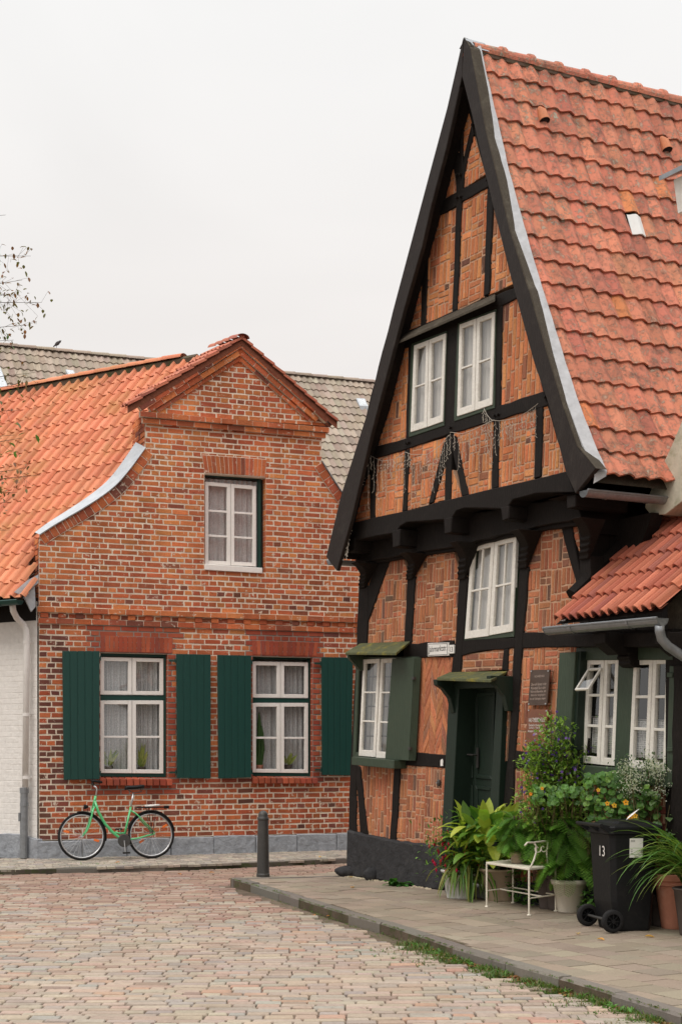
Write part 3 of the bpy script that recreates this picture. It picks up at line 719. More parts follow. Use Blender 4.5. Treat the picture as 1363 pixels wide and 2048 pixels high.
    for q, lab in (([(125, 1302), (200, 1302), (200, 1558), (128, 1560)], 'green board shutter above the bicycle\'s front wheel'), ([(353, 1308), (422, 1309), (422, 1557), (354, 1556)], 'green board shutter right of the first window'), ([(435, 1310), (503, 1311), (503, 1555), (437, 1557)], 'green board shutter left of the second window'), ([(643, 1314), (706, 1315), (703, 1551), (644, 1550)], 'green board shutter closest to the timbered house')):
        s_, Q = shutter(H, BF, q, .05, 'green_paint', 5); s_['label'] = lab
        right = q[0][0] in (353, 643)
        for t_ in (.055, .955):
            c = bil(Q, 0 if right else 1, t_); hb = MB()
            x0, x1 = (c[0]-.1, c[0]+.02) if right else (c[0]-.02, c[0]+.02); hb.box(BF.pt((x0+x1)/2, c[1], .045), x1-x0, .03, .025, (BF.u, BF.n, BF.v)); hb.tube([BF.pt(c[0]-.012 if right else c[0]+.012, c[1]-.035, .07), BF.pt(c[0]-.012 if right else c[0]+.012, c[1]+.035, .07)], .009)
            obj('hinge', hb, 'green_paint', s_)
    # ---- whitewashed flank
    mb = MB(); wt = WW.hit(40, 1240)[1]; mb.face([WW.pt(-9, -.1), WW.pt(0, -.1), WW.pt(0, wt+.25), WW.pt(-9, wt+.25)]); 
    w2 = MB(); v_ = .3; r_ = 0
    while v_ < wt:
        a = -6.5-(r_ % 2)*.12
        while a < -.02:
            ln = .25; s1 = min(a+ln, 0); slab(w2, WW, [(a+.006, v_+.006), (s1-.004, v_+.006), (s1-.004, v_+C-.006), (a+.006, v_+C-.006)], 0, .0015+U(0, .002)); a += ln
        v_ += C; r_ += 1
    i0 = len(mb.v); mb.v += w2.v; mb.f += [tuple(x+i0 for x in f) for f in w2.f]; mb.c += w2.c
    obj('whitewashed_wall', mb, 'whitewash', H, bevel=.004)
    mb = MB(); slab(mb, WW, dens([(-9, -.1), (.05, -.1), (.05, .27), (-.3, .33), (-9, .30)], .25, .012), -.05, .05); obj('flank_plinth', mb, 'grey_plinth', H, bevel=.01)
    mb = MB(); slab(mb, WW, [(-9, wt-.02), (-.02, wt-.02), (-.02, wt+.3), (-9, wt+.3)], -.05, .02); obj('eaves_board', mb, 'black_timber', H)
    # ---- main roof
    ev = WW.h3(46, 1196, .42); up = (V((.548, .837, 0))*math.cos(R(49))+V((0, 0, 1))*math.sin(R(49))).normalized(); dl = V((-.837, .548, 0))
    RP = Pl(ev, -dl, up); rb = RP.hit(395, 716)[1]
    prof = [ev, ev+up*rb]
    keep = lambda p: ((p-BF.O).dot(BF.n) < -.10 or (p-BF.O).dot(BF.u)+max(0, (p-BF.O).dot(BF.n))*.42 < -.09) and (p-BF.O).dot(BF.u) < cen-.15
    palR = [((.60, .215, .115), 5), ((.57, .20, .105), 3), ((.63, .235, .13), 2), ((.52, .185, .10), 1)]
    rollf = lambda s: .052*math.exp(-((s-.20)/.14)**4)
    mb = MB(); tiles(mb, prof, dl, -6.0, 8.5, .205, rb/17, rollf, palR, keep, nseg=11, lift=.022, jit=.002); obj('roof', mb, 'clay_tile_orange', H, smooth=False)
    mb = MB(); n_ = RP.n if RP.n.z > 0 else -RP.n
    R_ = MB(); 
    k = -3.2
    rp_ = prof[1]
    while k < 8.5:
        p, q = rp_+dl*k, rp_+dl*(k+.40)
        if keep(p) or keep(p-dl*.6) :
            rr = .115; z = V((0, 0, .035))
            sec = lambda c, r_: [c+V((.548, .837, 0))*(r_*math.cos(a_))+V((0, 0, 1))*(r_*.75*math.sin(a_)) for a_ in [math.pi*(i/8) for i in range(9)]]
            mb.loops([sec(p, rr*.86), sec(q, rr)], vary(pick(palR), .08), False, False, closed=False); mb.loops([sec(q, rr), sec(q, rr-.02)], vary(pick(palR), .08), False, False, closed=False)
        k += .36
    for i in range(len(mb.v)): mb.v[i] = (mb.v[i][0], mb.v[i][1], mb.v[i][2]+.04)
    obj('ridge_tiles', mb, 'clay_tile_orange', H, smooth=True)
    mb = MB(); kr = (cen-.15-(rp_-BF.O).dot(BF.u))/dl.dot(BF.u)
    mb.tube([rp_+dl*kr+V((0, 0, -.02)), rp_+dl*8.4+V((0, 0, -.02))], .085, 6); obj('ridge_mortar', mb, 'joint_dirt', H)
    mb = MB(); r1, r2 = -.5-(ev-BF.O).dot(BF.n), -.10-(ev-BF.O).dot(BF.u); m11, m12, m21, m22 = up.dot(BF.n), dl.dot(BF.n), up.dot(BF.u), dl.dot(BF.u); dt = m11*m22-m12*m21
    s_, t_ = (r1*m22-m12*r2)/dt, (m11*r2-m21*r1)/dt; bq = [ev+up*s_+dl*t_-n_*.04]; mb.face([ev-up*.05-n_*.04, ev+dl*9-n_*.04, ev+dl*9+up*rb-n_*.04, ev+dl*kr+up*rb-n_*.04] + bq); obj('roof_boarding', mb, 'weathered_board', H)
    bk_ = V((.548, .837, 0))*math.cos(R(49))-V((0, 0, 1))*math.sin(R(49)); mb = MB(); mb.face([rp_+dl*9, rp_+dl*kr, rp_+dl*(kr+1)+bk_*6, rp_+dl*9+bk_*6]); obj('rear_roof', mb, 'clay_tile_orange', H)
    # ---- little roof over the pediment
    pr = MB(); palP = [((.50, .17, .10), 4), ((.44, .14, .085), 3), ((.36, .12, .08), 1)]
    ae = BF.pt(ap[0], ap[1]+.035, .12); le = BF.pt(h(252, 816)[0], h(252, 816)[1]+.0, .12); re = BF.pt(h(669, 848)[0], h(669, 848)[1], .12)
    low = lambda s: .018*math.sin(s*6.283)+.01
    kp_ = lambda p: -(p-BF.O).dot(BF.n) < .26+.95*((p.z-le.z)/(ae.z-le.z))
    bd = (-BF.n+V((0, 0, .14))).normalized()
    tiles(pr, [le, ae], bd, 0, 2.6, .20, .30, low, palP, kp_, lip=.018, lift=.03, nseg=6)
    tiles(pr, [re, ae], -BF.n, 0, 2.4, .20, .30, low, palP, None, lip=.018, lift=.03, nseg=6)
    # tile edges seen from the front
    for p, q in ((le, ae), (re, ae)):
        d = (q-p); L_ = d.length; d /= L_; n = 9; nn = V((0, 0, 1))
        for i in range(n):
            a, b = p+d*(L_*i/n), p+d*(L_*(i+1)/n+.03)
            lp = [[a+BF.n*.03+nn*z_+BF.n*0 for z_ in (.0,)]]
            pr.loops([[a-BF.n*.02+nn*.012, a+BF.n*.02+nn*.012, a+BF.n*.02+nn*.055, a-BF.n*.02+nn*.055], [b-BF.n*.02-nn*.012, b+BF.n*.02-nn*.012, b+BF.n*.02+nn*.025, b-BF.n*.02+nn*.025]], vary(pick(palP), .15), True, True)
    obj('pediment_roof', pr, 'clay_tile_new', H)
    mb = MB()
    for k in range(4):
        p, q = ae+bd*(.36*k-.06), ae+bd*(.36*k+.34)+V((0, 0, .012))
        sec = lambda c, r_: [c+BF.u*(r_*math.cos(a_))+V((0, 0, 1))*(r_*.7*math.sin(a_)) for a_ in [math.pi*(i/8) for i in range(9)]]
        mb.loops([sec(p, .10), sec(q, .115)], vary(pick(palP), .1), False, False, closed=False)
    obj('pediment_ridge', mb, 'clay_tile_new', H, smooth=True)
    mb = MB()
    for p in (le, re): mb.face([p-V((0, 0, .01)), ae-V((0, 0, .02)), ae+bd*1.6-V((0, 0, .02)), p+bd*.3-V((0, 0, .02))])
    obj('pediment_boarding', mb, 'weathered_board', H)
    mb = MB(); zz = V((0, 0, 1)); mb.loops([[le-zz*.10+BF.n*-.02, ae-zz*.10+BF.n*-.02, re-zz*.10+BF.n*-.02], [le+zz*.035-BF.n*.02, ae+zz*.05-BF.n*.02, re+zz*.035-BF.n*.02]], closed=False, cap1=False); obj('tile_bedding', mb, 'new_brick_dark', H)
    # ---- green gutter, white downpipe, lead patch at the eaves
    def gutter(name, p, q, r_, mat, outdir, par, brackets=True):
        mb = MB(); d = (q-p).normalized(); upv = V((0, 0, 1)); ang = [math.pi+math.pi*i/8 for i in range(9)]
        s_ = lambda c, rr: [c+outdir*(rr*math.cos(a_))+upv*(rr*math.sin(a_)) for a_ in ang]
        mb.loops([s_(p, r_), s_(q, r_)], closed=False, cap1=False); mb.loops([s_(q, r_-.006), s_(p, r_-.006)], closed=False, cap1=False)
        for e in (p, q): mb.face(s_(e, r_+.004)); mb.face(s_(e, r_+.004)[::-1])
        mb.tube([p+outdir*r_, q+outdir*r_], .011, 6)
        g = obj(name, mb, mat, par, smooth=False)
        if brackets:
            L_ = (q-p).length; n = max(2, int(L_/.7))
            for k in range(n):
                c = p.lerp(q, (k+.5)/n); b = MB(); sl = [s_(c-d*.012, r_+.006), s_(c+d*.012, r_+.006)]; b.loops(sl, closed=False, cap1=False); obj('gutter_bracket', b, mat, g)
        return g
    brick_house.gutter = gutter
    g1 = ev+V((0, 0, -.035))-V((.548, .837, 0))*.05-dl*.0; gutter('gutter', g1, g1+dl*8, .062, 'green_paint', -V((.548, .837, 0)), H)
    P_ = lambda x, y, o: WW.h3(x, y, o)
    mb = MB(); mb.tube([P_(25, 1208, .40), P_(27, 1222, .36), P_(34, 1236, .22), P_(48, 1250, .12), P_(53, 1262, .10), P_(54, 1290, .10), P_(51, 1578, .10)], .044, 12); dp = obj('downpipe', mb, 'white_pipe', H, smooth=True)
    for y in (1285, 1430, 1555):
        mb = MB(); c = P_(53, y, .10); mb.tube([c-V((0, 0, .02)), c+V((0, 0, .02))], .052, 12); mb.box(c-WW.n*.05, .02, .1, .02, (WW.u, WW.n, WW.v)); obj('pipe_clip', mb, 'white_pipe', dp, smooth=False)
    mb = MB(); mb.tube([P_(49, 1578, .10), P_(48, 1716, .10)], .056, 14); mb.tube([P_(49, 1575, .10), P_(49, 1586, .10)], .064, 14); mb.tube([P_(49, 1605, .10), P_(49, 1612, .10)], .061, 14); mb.box(P_(41, 1634, .14), .03, .05, .12, (WW.u, WW.n, WW.v)); obj('standpipe', mb, 'zinc', H, smooth=False)
    pslab('eaves_cheek', BF, [(47, 1192), (70, 1172), (72, 1213), (63, 1224)], .18, .22, 'lead', H)
    mb = MB(); slab(mb, BF, pxs(BF, [(29, 1184), (56, 1160), (77, 1149), (77, 1166), (60, 1180), (46, 1192)], .26), .23, .26); obj('lead_patch', mb, 'lead', H)
    # aloe-like plants and a cactus on the inner sill
    return H
HB = brick_house()
# ================================================ timber-framed house
c3 = reg(640, 60, 2.963); c4 = reg(640, 580, 2.434); c5 = reg(660, 1040, 2.524); c6 = reg(960, 60, 3.382); c7 = reg(960, 640, 3.303); c8 = reg(1000, 1200, 3.755)
def T(f, *p): return [f(*q) for q in p]
def timber_house():
    H = thing('timber_framed_house', G0, 'tall old half-timbered house with steep gable, black beams and brick infill', 'house')
    UO = .30                                   # the gable oversails the ground floor by this much
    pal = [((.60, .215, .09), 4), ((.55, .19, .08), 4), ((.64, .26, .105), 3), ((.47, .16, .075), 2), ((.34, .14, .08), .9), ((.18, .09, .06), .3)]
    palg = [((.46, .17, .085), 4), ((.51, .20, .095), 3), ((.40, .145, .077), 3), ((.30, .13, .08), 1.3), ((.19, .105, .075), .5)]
    def panel(px, off, kind, lean=.07, pl_=None, grow=.02):
        uv = ccw(pxs(GF, px, off)); cx_ = sum(p[0] for p in uv)/len(uv); cy_ = sum(p[1] for p in uv)/len(uv)
        uv = [(p[0]+(p[0]-cx_)/max(.05, math.dist(p, (cx_, cy_)))*grow, p[1]+(p[1]-cy_)/max(.05, math.dist(p, (cx_, cy_)))*grow) for p in uv]
        mb = MB(); slab(mb, GF, uv, off-.10, off); m_ = obj('infill_panel', mb, 'mortar_pink', H)
        b = MB(); a0, a1 = min(p[0] for p in uv)-.3, max(p[0] for p in uv)+.3; b0, b1 = min(p[1] for p in uv)-.1, max(p[1] for p in uv)+.1
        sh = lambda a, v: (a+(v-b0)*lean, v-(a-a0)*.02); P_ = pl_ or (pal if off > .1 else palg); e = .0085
        def put(x0, x1, y0, y1):
            q = [sh(x0+e, y0+e), sh(x1-e, y0+e), sh(x1-e, y1-e), sh(x0+e, y1-e)]
            brick(b, GF, q, off, .004+U(0, .004), vary(pick(P_), .18, .07), .005, .005, cl=uv)
        if kind == 'vert':
            a = a0
            while a < a1:
                w_ = U(.06, .075); v = b0-U(0, .25)
                while v < b1: h_ = U(.2, .28); put(a, a+w_, v, v+h_); v += h_
                a += w_
        elif kind == 'run':
            v = b0; r_ = 0
            while v < b1:
                h_ = U(.068, .082); a = a0-U(0, .12)
                while a < a1: w_ = rnd.choice((.12, .125, .24)); put(a, a+w_, v, v+h_); a += w_
                v += h_
        elif kind == 'mixed':
            a = a0; k = 0
            while a < a1:
                wc = U(.16, .215); v = b0-U(0, .2); k = rnd.randint(0, 1)
                while v < b1:
                    if k % 2:
                        n = 3; h_ = U(.17, .25)
                        for i in range(n): put(a+wc*i/n, a+wc*(i+1)/n, v, v+h_)
                        v += h_
                    else:
                        for i in range(rnd.choice((1, 2, 3))):
                            h_ = U(.06, .08)
                            if rnd.random() < .35: put(a, a+wc, v, v+h_)
                            else: put(a, a+wc*.55, v, v+h_); put(a+wc*.55, a+wc, v, v+h_)
                            v += h_
                    k += 1
                a += wc
        elif kind == 'basket':
            S = .15; j = 0; v = b0
            while v < b1:
                a = a0+(j*.07) % S; i = 0
                while a < a1:
                    if (i+j) % 2: put(a, a+S/2, v, v+S); put(a+S/2, a+S, v, v+S)
                    else: put(a, a+S, v, v+S/2); put(a, a+S, v+S/2, v+S)
                    a += S; i += 1
                v += S; j += 1
        elif kind == 'herring':
            Lb, Wb = .23, .073; th = R(58)
            # column zig-zag: bricks of two leaning directions in alternating strips
            strip = Lb*math.cos(th)+.0; pit = Wb/math.cos(th)*1.02; a = a0-.1; k = 0
            while a < a1+.1:
                sg = 1 if k % 2 else -1; v = b0-.4+(pit/2 if k % 2 else 0)
                while v < b1+.3:
                    t_ = math.tan(th)*strip
                    y0, y1 = (v, v+t_) if sg > 0 else (v+t_, v)
                    q = [sh(a+.004, y0+.006), sh(a+strip-.004, y1+.006), sh(a+strip-.004, y1+pit-.006), sh(a+.004, y0+pit-.006)]
                    brick(b, GF, q, off, .004+U(0, .004), vary(pick(P_), .18, .07), .005, .003, cl=uv); v += pit
                a += strip; k += 1
        if b.v: obj('brickwork', b, 'infill_brick', m_)
    g = UO-.02
    for px, kd in ((T(c3, (832, 405), (824, 645), (815, 740), (765, 655)), 'run'), (T(c3, (852, 410), (895, 562), (850, 735)), 'run'),
                   (T(c3, (748, 722), (780, 790), (803, 955), (668, 1032)), 'vert'), (T(c3, (905, 617), (972, 852), (843, 935), (850, 850), (875, 720)), 'mixed'),
                   ([c3(645, 1130), c3(803, 1045), c4(642, 102), c4(507, 168)], 'mixed'), (T(c3, (833, 1015), (990, 930), (968, 1575), (808, 1655)), 'mixed'),
                   (T(c3, (1020, 1038), (1142, 1495), (1000, 1562)), 'mixed'), ([c3(607, 1288), c4(487, 165), c4(386, 222), c4(430, 25)], 'run'),
                   (T(c4, (362, 300), (428, 273), (415, 720), (248, 768)), 'mixed'), (T(c4, (882, 80), (960, 33), (1082, 495), (872, 560)), 'vert'),
                   (T(c4, (232, 820), (243, 1110), (163, 1132), (195, 960)), 'run'), (T(c4, (273, 825), (410, 788), (400, 1077), (262, 1107)), 'mixed'),
                   (T(c4, (430, 775), (608, 725), (525, 1038), (418, 1070)), 'mixed'), (T(c4, (608, 870), (605, 1014), (548, 1036)), 'run'), (T(c4, (635, 858), (688, 1002), (632, 1017)), 'vert'),
                   (T(c4, (655, 700), (840, 640), (832, 968), (716, 998)), 'mixed'), (T(c4, (868, 633), (1048, 578), (1038, 917), (861, 957)), 'mixed'), (T(c4, (1080, 565), (1106, 565), (1195, 880), (1070, 905)), 'mixed')):
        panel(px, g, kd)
    for px, kd in ((T(c5, (200, 220), (240, 213), (193, 330)), 'run'), (T(c5, (300, 205), (368, 198), (392, 290), (372, 614), (178, 617), (185, 500)), 'mixed'), (T(c5, (450, 182), (618, 153), (652, 290), (628, 617), (410, 628), (425, 400)), 'mixed'),
                   (T(c5, (1008, 58), (1160, 38), (1254, 380), (1260, 570), (973, 568)), 'mixed'), (T(c5, (1212, 28), (1242, 18), (1268, 190)), 'run'), (T(c5, (660, 685), (870, 653), (864, 752), (660, 766)), 'run'),
                   (T(c5, (448, 690), (617, 688), (583, 1182), (418, 1172)), 'herring'), (T(c5, (898, 648), (925, 643), (885, 1207), (863, 1207)), 'run'), (T(c5, (856, 1288), (880, 1284), (862, 1640), (838, 1640)), 'run'),
                   (T(c5, (966, 645), (1240, 638), (1240, 1190), (930, 1168)), 'mixed'), ([(789, 1528), (889, 1532), (882, 1694), (788, 1680)], 'mixed'), ([(716, 1528), (791, 1540), (781, 1678), (735, 1672)], 'vert'), ([(708, 1560), (716, 1550), (733, 1668), (706, 1668)], 'run'),
                   ([(1024, 1536), (1140, 1545), (1140, 1780), (1012, 1770)], 'vert')):
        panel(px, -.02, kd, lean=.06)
    # solid behind everything: back wall of both storeys
    mb = MB(); slab(mb, GF, pxs(GF, [(706, 1130), (1157, 1040), (1157, 1800), (690, 1750)], -.12), -.30, -.12)
    mb = MB()
    def beam(kind, px, o1, o0, step=.16, jit=.008, mat='black_timber'): return pslab(kind, GF, px, o0, o1, mat, H, step, jit, .008)
    u1, u0 = UO, UO-.16
    # gable timbers
    beam('rafter', [c3(842, 262), c3(830, 400), c3(700, 850), c3(655, 1045), c3(512, 1659), c4(388, 222), c4(363, 300), c4(250, 768), c4(165, 1132), c4(80, 1180), c4(300, 300), c3(560, 1200), c3(700, 700)], u1-.004, u0)
    beam('rafter', [c3(842, 262), c3(856, 410), c3(900, 575), c3(985, 900), c3(1080, 1250), c3(1145, 1495), c4(958, 33), c4(1082, 495), c4(1195, 882), c4(1290, 860), c4(1130, 400), c4(1010, 0), c3(1080, 1000), c3(960, 620)], u1-.004, u0)
    beam('post', T(c3, (826, 300), (858, 300), (835, 700), (848, 870), (835, 1020), (808, 1659), (778, 1659), (803, 1045), (800, 870), (822, 740)), u1+.003, u0)
    beam('post', [c3(778, 1640), c3(808, 1640), c4(664, 96), c4(640, 112)], u1+.001, u0)
    beam('brace', T(c3, (750, 680), (768, 655), (800, 700), (818, 745), (815, 900), (800, 880), (780, 790), (748, 725)), u1, u0, .1, .003)
    beam('brace', T(c3, (893, 560), (907, 618), (872, 740), (846, 880), (836, 860), (842, 790), (862, 690)), u1, u0, .1, .003)
    beam('rail', T(c3, (660, 1042), (800, 960), (985, 865), (996, 930), (830, 1018), (805, 1045), (638, 1135)), u1+.002, u0)
    beam('post', [c3(615, 1140), c3(645, 1125), c4(510, 165), c4(485, 178)], u1, u0)
    beam('post', T(c3, (988, 930), (1022, 1010), (998, 1565), (966, 1580)), u1, u0)
    beam('rail', T(c4, (382, 215), (640, 105), (948, -14), (962, 36), (870, 82), (610, 200), (430, 275), (362, 303)), u1+.002, u0)
    beam('post', T(c4, (428, 262), (452, 255), (436, 728), (414, 735)), u1, u0)
    beam('post', T(c4, (610, 190), (672, 160), (655, 655), (602, 690)), u1+.001, u0)
    beam('post', T(c4, (850, 85), (884, 72), (872, 575), (843, 600)), u1, u0)
    beam('rail', T(c4, (248, 768), (415, 720), (440, 712), (605, 660), (650, 635), (845, 575), (872, 560), (1085, 493), (1106, 563), (1050, 580), (845, 636), (640, 696), (430, 772), (232, 828)), u1+.003, u0)
    for q in (((243, 818), (273, 812), (262, 1112), (240, 1118)), ((408, 782), (432, 772), (418, 1075), (398, 1080)), ((608, 715), (640, 698), (632, 1025), (604, 1032)), ((840, 636), (869, 628), (862, 960), (831, 970)), ((1047, 578), (1082, 562), (1071, 907), (1037, 918))): beam('post', T(c4, *q), u1, u0)
    beam('brace', T(c4, (600, 735), (626, 760), (549, 1036), (524, 1042)), u1+.001, u0); beam('brace', T(c4, (634, 745), (656, 705), (719, 998), (687, 1006)), u1+.001, u0)
    # pegs
    mb = MB()
    for q in ((828, 357), (857, 352), (748, 676), (902, 562), (810, 858), (828, 856), (985, 887), (808, 992), (828, 988), (648, 1075), (1006, 965), (622, 1174), (1157, 1540)):
        a, b = GF.hit(*c3(*q), u1+.02); mb.tube([GF.pt(a, b, u1-.01), GF.pt(a, b, u1+.035)], .016, 6)
    for q in ((1092, 520), (845, 610), (862, 606), (417, 745), (428, 742), (630, 670)):
        a, b = GF.hit(*c4(*q), u1+.02); mb.tube([GF.pt(a, b, u1-.01), GF.pt(a, b, u1+.035)], .016, 6)
    obj('peg', mb, 'black_timber', H)['kind'] = 'stuff'
    # oversailing sill beam, joist ends, filling boards, carved brackets
    beam('sill_beam', T(c4, (120, 1142), (400, 1078), (835, 968), (1200, 880), (1232, 985), (1150, 985), (1050, 990), (935, 1020), (905, 1065), (700, 1062), (660, 1075), (635, 1115), (420, 1130), (385, 1150), (370, 1180), (180, 1215), (120, 1225)), UO+.03, UO-.22, .3, .006)
    for q in (((348, 1172), (388, 1163), (384, 1245), (352, 1255)), ((600, 1112), (640, 1104), (634, 1180), (603, 1188)), ((876, 1058), (918, 1049), (915, 1112), (884, 1125)), ((1196, 1000), (1242, 992), (1240, 1055), (1198, 1066)), ((120, 1210), (170, 1200), (165, 1270), (125, 1280))):
        beam('joist_end', T(c4, *q), UO+.035, -.3, 0, 0)
    beam('plate', T(c4, (165, 1210), (640, 1105), (1235, 1000), (1270, 1110), (1010, 1165), (640, 1250), (170, 1330)), .10, -.18)
    beam('plate', T(c5, (130, 205), (420, 150), (660, 100), (925, 40), (1260, -30), (1265, 22), (1010, 65), (640, 152), (440, 185), (180, 222)), .05, -.12)
    # carved brackets standing on the posts
    def bracket(px_top, w_):    # px of the bracket foot centre and top centre
        (tx, ty), (fx, fy) = px_top
        a, zt = GF.hit(*c5(tx, ty), UO-.05); a2, zb = GF.hit(*c5(fx, fy), 0); H_ = zt-zb
        prof = [(0, 0), (.03, 0), (.04, .12), (.07, .2), (.055, .25), (.09, .34), (.075, .40), (.11, .50), (.10, .56), (.15, .70), (.22, .86), (UO+.01, 1.0), (0, 1.0)]
        mb = MB(); f = lambda s: [GF.pt(a2+(a-a2)*t_+s*w_/2, zb+H_*t_, o) for o, t_ in prof]
        mb.loops([f(-1), f(1)], cap0=True, cap1=True); obj('bracket', mb, 'black_timber', H, bevel=.008)
    for q in (((140, 215), (165, 345)), ((385, 165), (405, 300)), ((640, 110), (668, 300)), ((950, 50), (975, 245)), ((1262, -10), (1285, 200))): bracket(q, .145)
    p1, p0 = .0, -.16
    beam('post', T(c5, (143, 330), (192, 330), (182, 620), (150, 1200), (132, 1240), (128, 1640), (88, 1640), (100, 1240), (128, 700)), p1+.003, p0)
    beam('post', T(c5, (388, 290), (428, 285), (407, 615), (400, 650), (352, 1235), (328, 1650), (296, 1640), (322, 1235), (372, 614)), p1+.003, p0)
    beam('post', T(c5, (648, 290), (694, 285), (662, 690), (655, 775), (608, 775), (630, 617)), p1+.003, p0)
    beam('post', T(c5, (953, 240), (1001, 235), (972, 570), (966, 645), (932, 1168), (915, 1464), (895, 1850), (845, 1850), (868, 1464), (900, 1100), (925, 650)), p1+.004, p0)
    beam('post', T(c5, (1262, 190), (1310, 180), (1300, 700), (1290, 1900), (1235, 1900), (1250, 700)), p1+.003, p0)
    beam('brace', T(c5, (236, 205), (302, 195), (192, 505), (186, 520), (188, 345)), p1, p0); beam('brace', T(c5, (1160, 30), (1216, 20), (1272, 370), (1254, 385)), p1, p0)
    beam('brace', T(c5, (125, 1235), (150, 1245), (188, 1600), (150, 1600)), p1+.001, p0)
    beam('rail', T(c5, (395, 625), (620, 608), (618, 692), (395, 700)), p1, p0); beam('rail', T(c5, (658, 605), (930, 592), (928, 645), (870, 655), (760, 660), (658, 688)), p1, p0)
    beam('rail', T(c5, (968, 568), (1262, 565), (1262, 640), (966, 648)), p1, p0)
    beam('rail', T(c5, (350, 1190), (418, 1172), (586, 1184), (575, 1252), (345, 1238)), p1, p0); beam('rail', T(c5, (932, 1165), (1262, 1195), (1258, 1268), (926, 1252)), p1, p0)
    beam('post', T(c5, (872, 650), (896, 648), (892, 760), (862, 760)), p1, p0)
    # plinth with painted boulders' face
    mb = MB(); slab(mb, GF, dens(pxs(GF, [(692, 1659), (735, 1670), (782, 1680), (884, 1694), (880, 1782), (692, 1752)], .05), .12, .012), -.2, .05)
    slab(mb, GF, dens(pxs(GF, [(1010, 1760), (1400, 1800), (1400, 1960), (1010, 1850)], .05), .2, .01), -.2, .05); obj('plinth', mb, 'black_plinth', H, bevel=.02)
    # bargeboards, outer plane
    BO = .50
    bl = [c3(845, 43), c3(750, 460), c3(640, 870), c3(430, 1659), c4(240, 560), c4(100, 1000), c4(28, 1300), c4(80, 1368), c4(150, 1120), c4(250, 690), c4(405, 100), c3(600, 1290), c3(655, 1045), c3(745, 700), c3(838, 275)]
    brr = [c3(838, 275), c3(850, 43), c3(885, 90), c3(985, 620), c3(1050, 880), c3(1120, 1180), c3(1220, 1500), c4(1015, 0), c4(1100, 300), c4(1180, 560), c4(1250, 760), c4(1340, 868), c4(1290, 930), c4(1240, 992), c4(1190, 880), c4(1110, 560), c4(1040, 360), c4(942, 0), c3(1130, 1480), c3(1020, 1040), c3(975, 850), c3(900, 520)]
    pslab('bargeboard', GF, bl, BO-.045, BO, 'barge_timber', H, bevel=.006); pslab('bargeboard', GF, brr, BO-.045, BO, 'barge_timber', H, bevel=.006)
    # top edge of the right bargeboard seen as a grey strip, and soffit behind both boards
    vr = [c3(853, 46), c3(890, 104), c3(992, 620), c3(1056, 875), c3(1128, 1180), c3(1228, 1500), c4(1021, 0), c4(1107, 300), c4(1187, 560), c4(1257, 760), c4(1343, 868)]
    V3 = [GF.h3(*p, BO) for p in vr]; lo_ = [GF.h3(*p, BO) for p in [c3(850, 43), c3(885, 90), c3(985, 620), c3(1050, 880), c3(1120, 1180), c3(1220, 1500), c4(1015, 0), c4(1100, 300), c4(1180, 560), c4(1250, 760), c4(1340, 868)]]
    mb = MB(); mb.loops([[p-GF.n*.05+GF.v*0 for p in lo_], [p+GF.n*.004 for p in lo_], [p+GF.n*.004-GF.n*.0 for p in V3], [p-GF.n*.12 for p in V3]], closed=False, cap1=False); obj('barge_cap', mb, 'weathered_board', H)
    # left slope profile
    lft = [GF.h3(*p, BO) for p in (c3(845, 43), c3(750, 460), c3(640, 870), c3(430, 1659), c4(240, 560), c4(100, 1000), c4(28, 1300))]
    # ---- roof right slope
    prof = list(reversed([GF.h3(*p, BO-.10) for p in (c3(905, 118), c3(1010, 620), c3(1072, 870), c3(1150, 1180), c3(1250, 1500), c4(1040, 0), c4(1128, 300), c4(1208, 560), c4(1280, 770), c4(1352, 905))]))
    sm = prof[:]
    for _ in range(2): sm = [sm[0]]+[(sm[i-1]+sm[i]*2+sm[i+1])/4 for i in range(1, len(sm)-1)]+[sm[-1]]
    prof = [p+GF.u*.0 for p in sm]; prof[0] = prof[0]
    pt = [((.55, .195, .118), 6), ((.52, .18, .11), 5), ((.58, .215, .125), 3), ((.45, .15, .098), 1.8), ((.60, .205, .085), .35)]
    WD = .178
    f = lambda s: .033*(.5+.5*math.sin(6.283*(s-.30)))**1.0
    _q, _l, _g = tiles(MB(), prof, W2, .05, .3, WD, .277, f, pt, None)
    def near(px, py):
        best = None
        for r_ in range(25):
            for c_ in range(30):
                p = _q((r_+.5)*_g)[0]+W2*(.05+(c_+.5)*WD); d = math.hypot(CX+p.x/p.y*F-px, HOR-(p.z-CAMZ)/p.y*F-py)
                if best is None or d < best[0]: best = (d, (r_, c_))
        return best[1]
    sp_ = {near(1067, 248), near(1330, 305)}; glass_t = {near(1268, 447)}
    mb = MB(); Pf, Lr, gg = tiles(mb, prof, W2, .04, 9.5, .178, .277, f, pt, None, lip=.021, lift=.032, nseg=10, jit=.010, special=lambda r_, c_: (r_, c_) in glass_t)
    RF = obj('roof', mb, 'clay_tile_old', H)
    for (r_, c_) in glass_t:
        p, n_ = Pf(r_*gg); d = (Pf(r_*gg+.1)[0]-p).normalized(); a = p+W2*(.05+c_*WD)+n_*.03
        mb = MB()
        for k in range(8):
            s0, s1 = k/8, (k+1)/8; mb.face([a+W2*(WD*s0)+n_*f(s0), a+W2*(WD*s1)+n_*f(s1), a+W2*(WD*s1)+n_*f(s1)+d*.25, a+W2*(WD*s0)+n_*f(s0)+d*.25])
        mb.loops([[a+W2*WD*s+n_*(f(s)-.012) for s in (0, .25, .5, .75, 1)], [a+W2*WD*s+n_*f(s) for s in (0, .25, .5, .75, 1)]], closed=False, cap1=False)
        obj('skylight_tile', mb, 'white_pot', H, smooth=True)
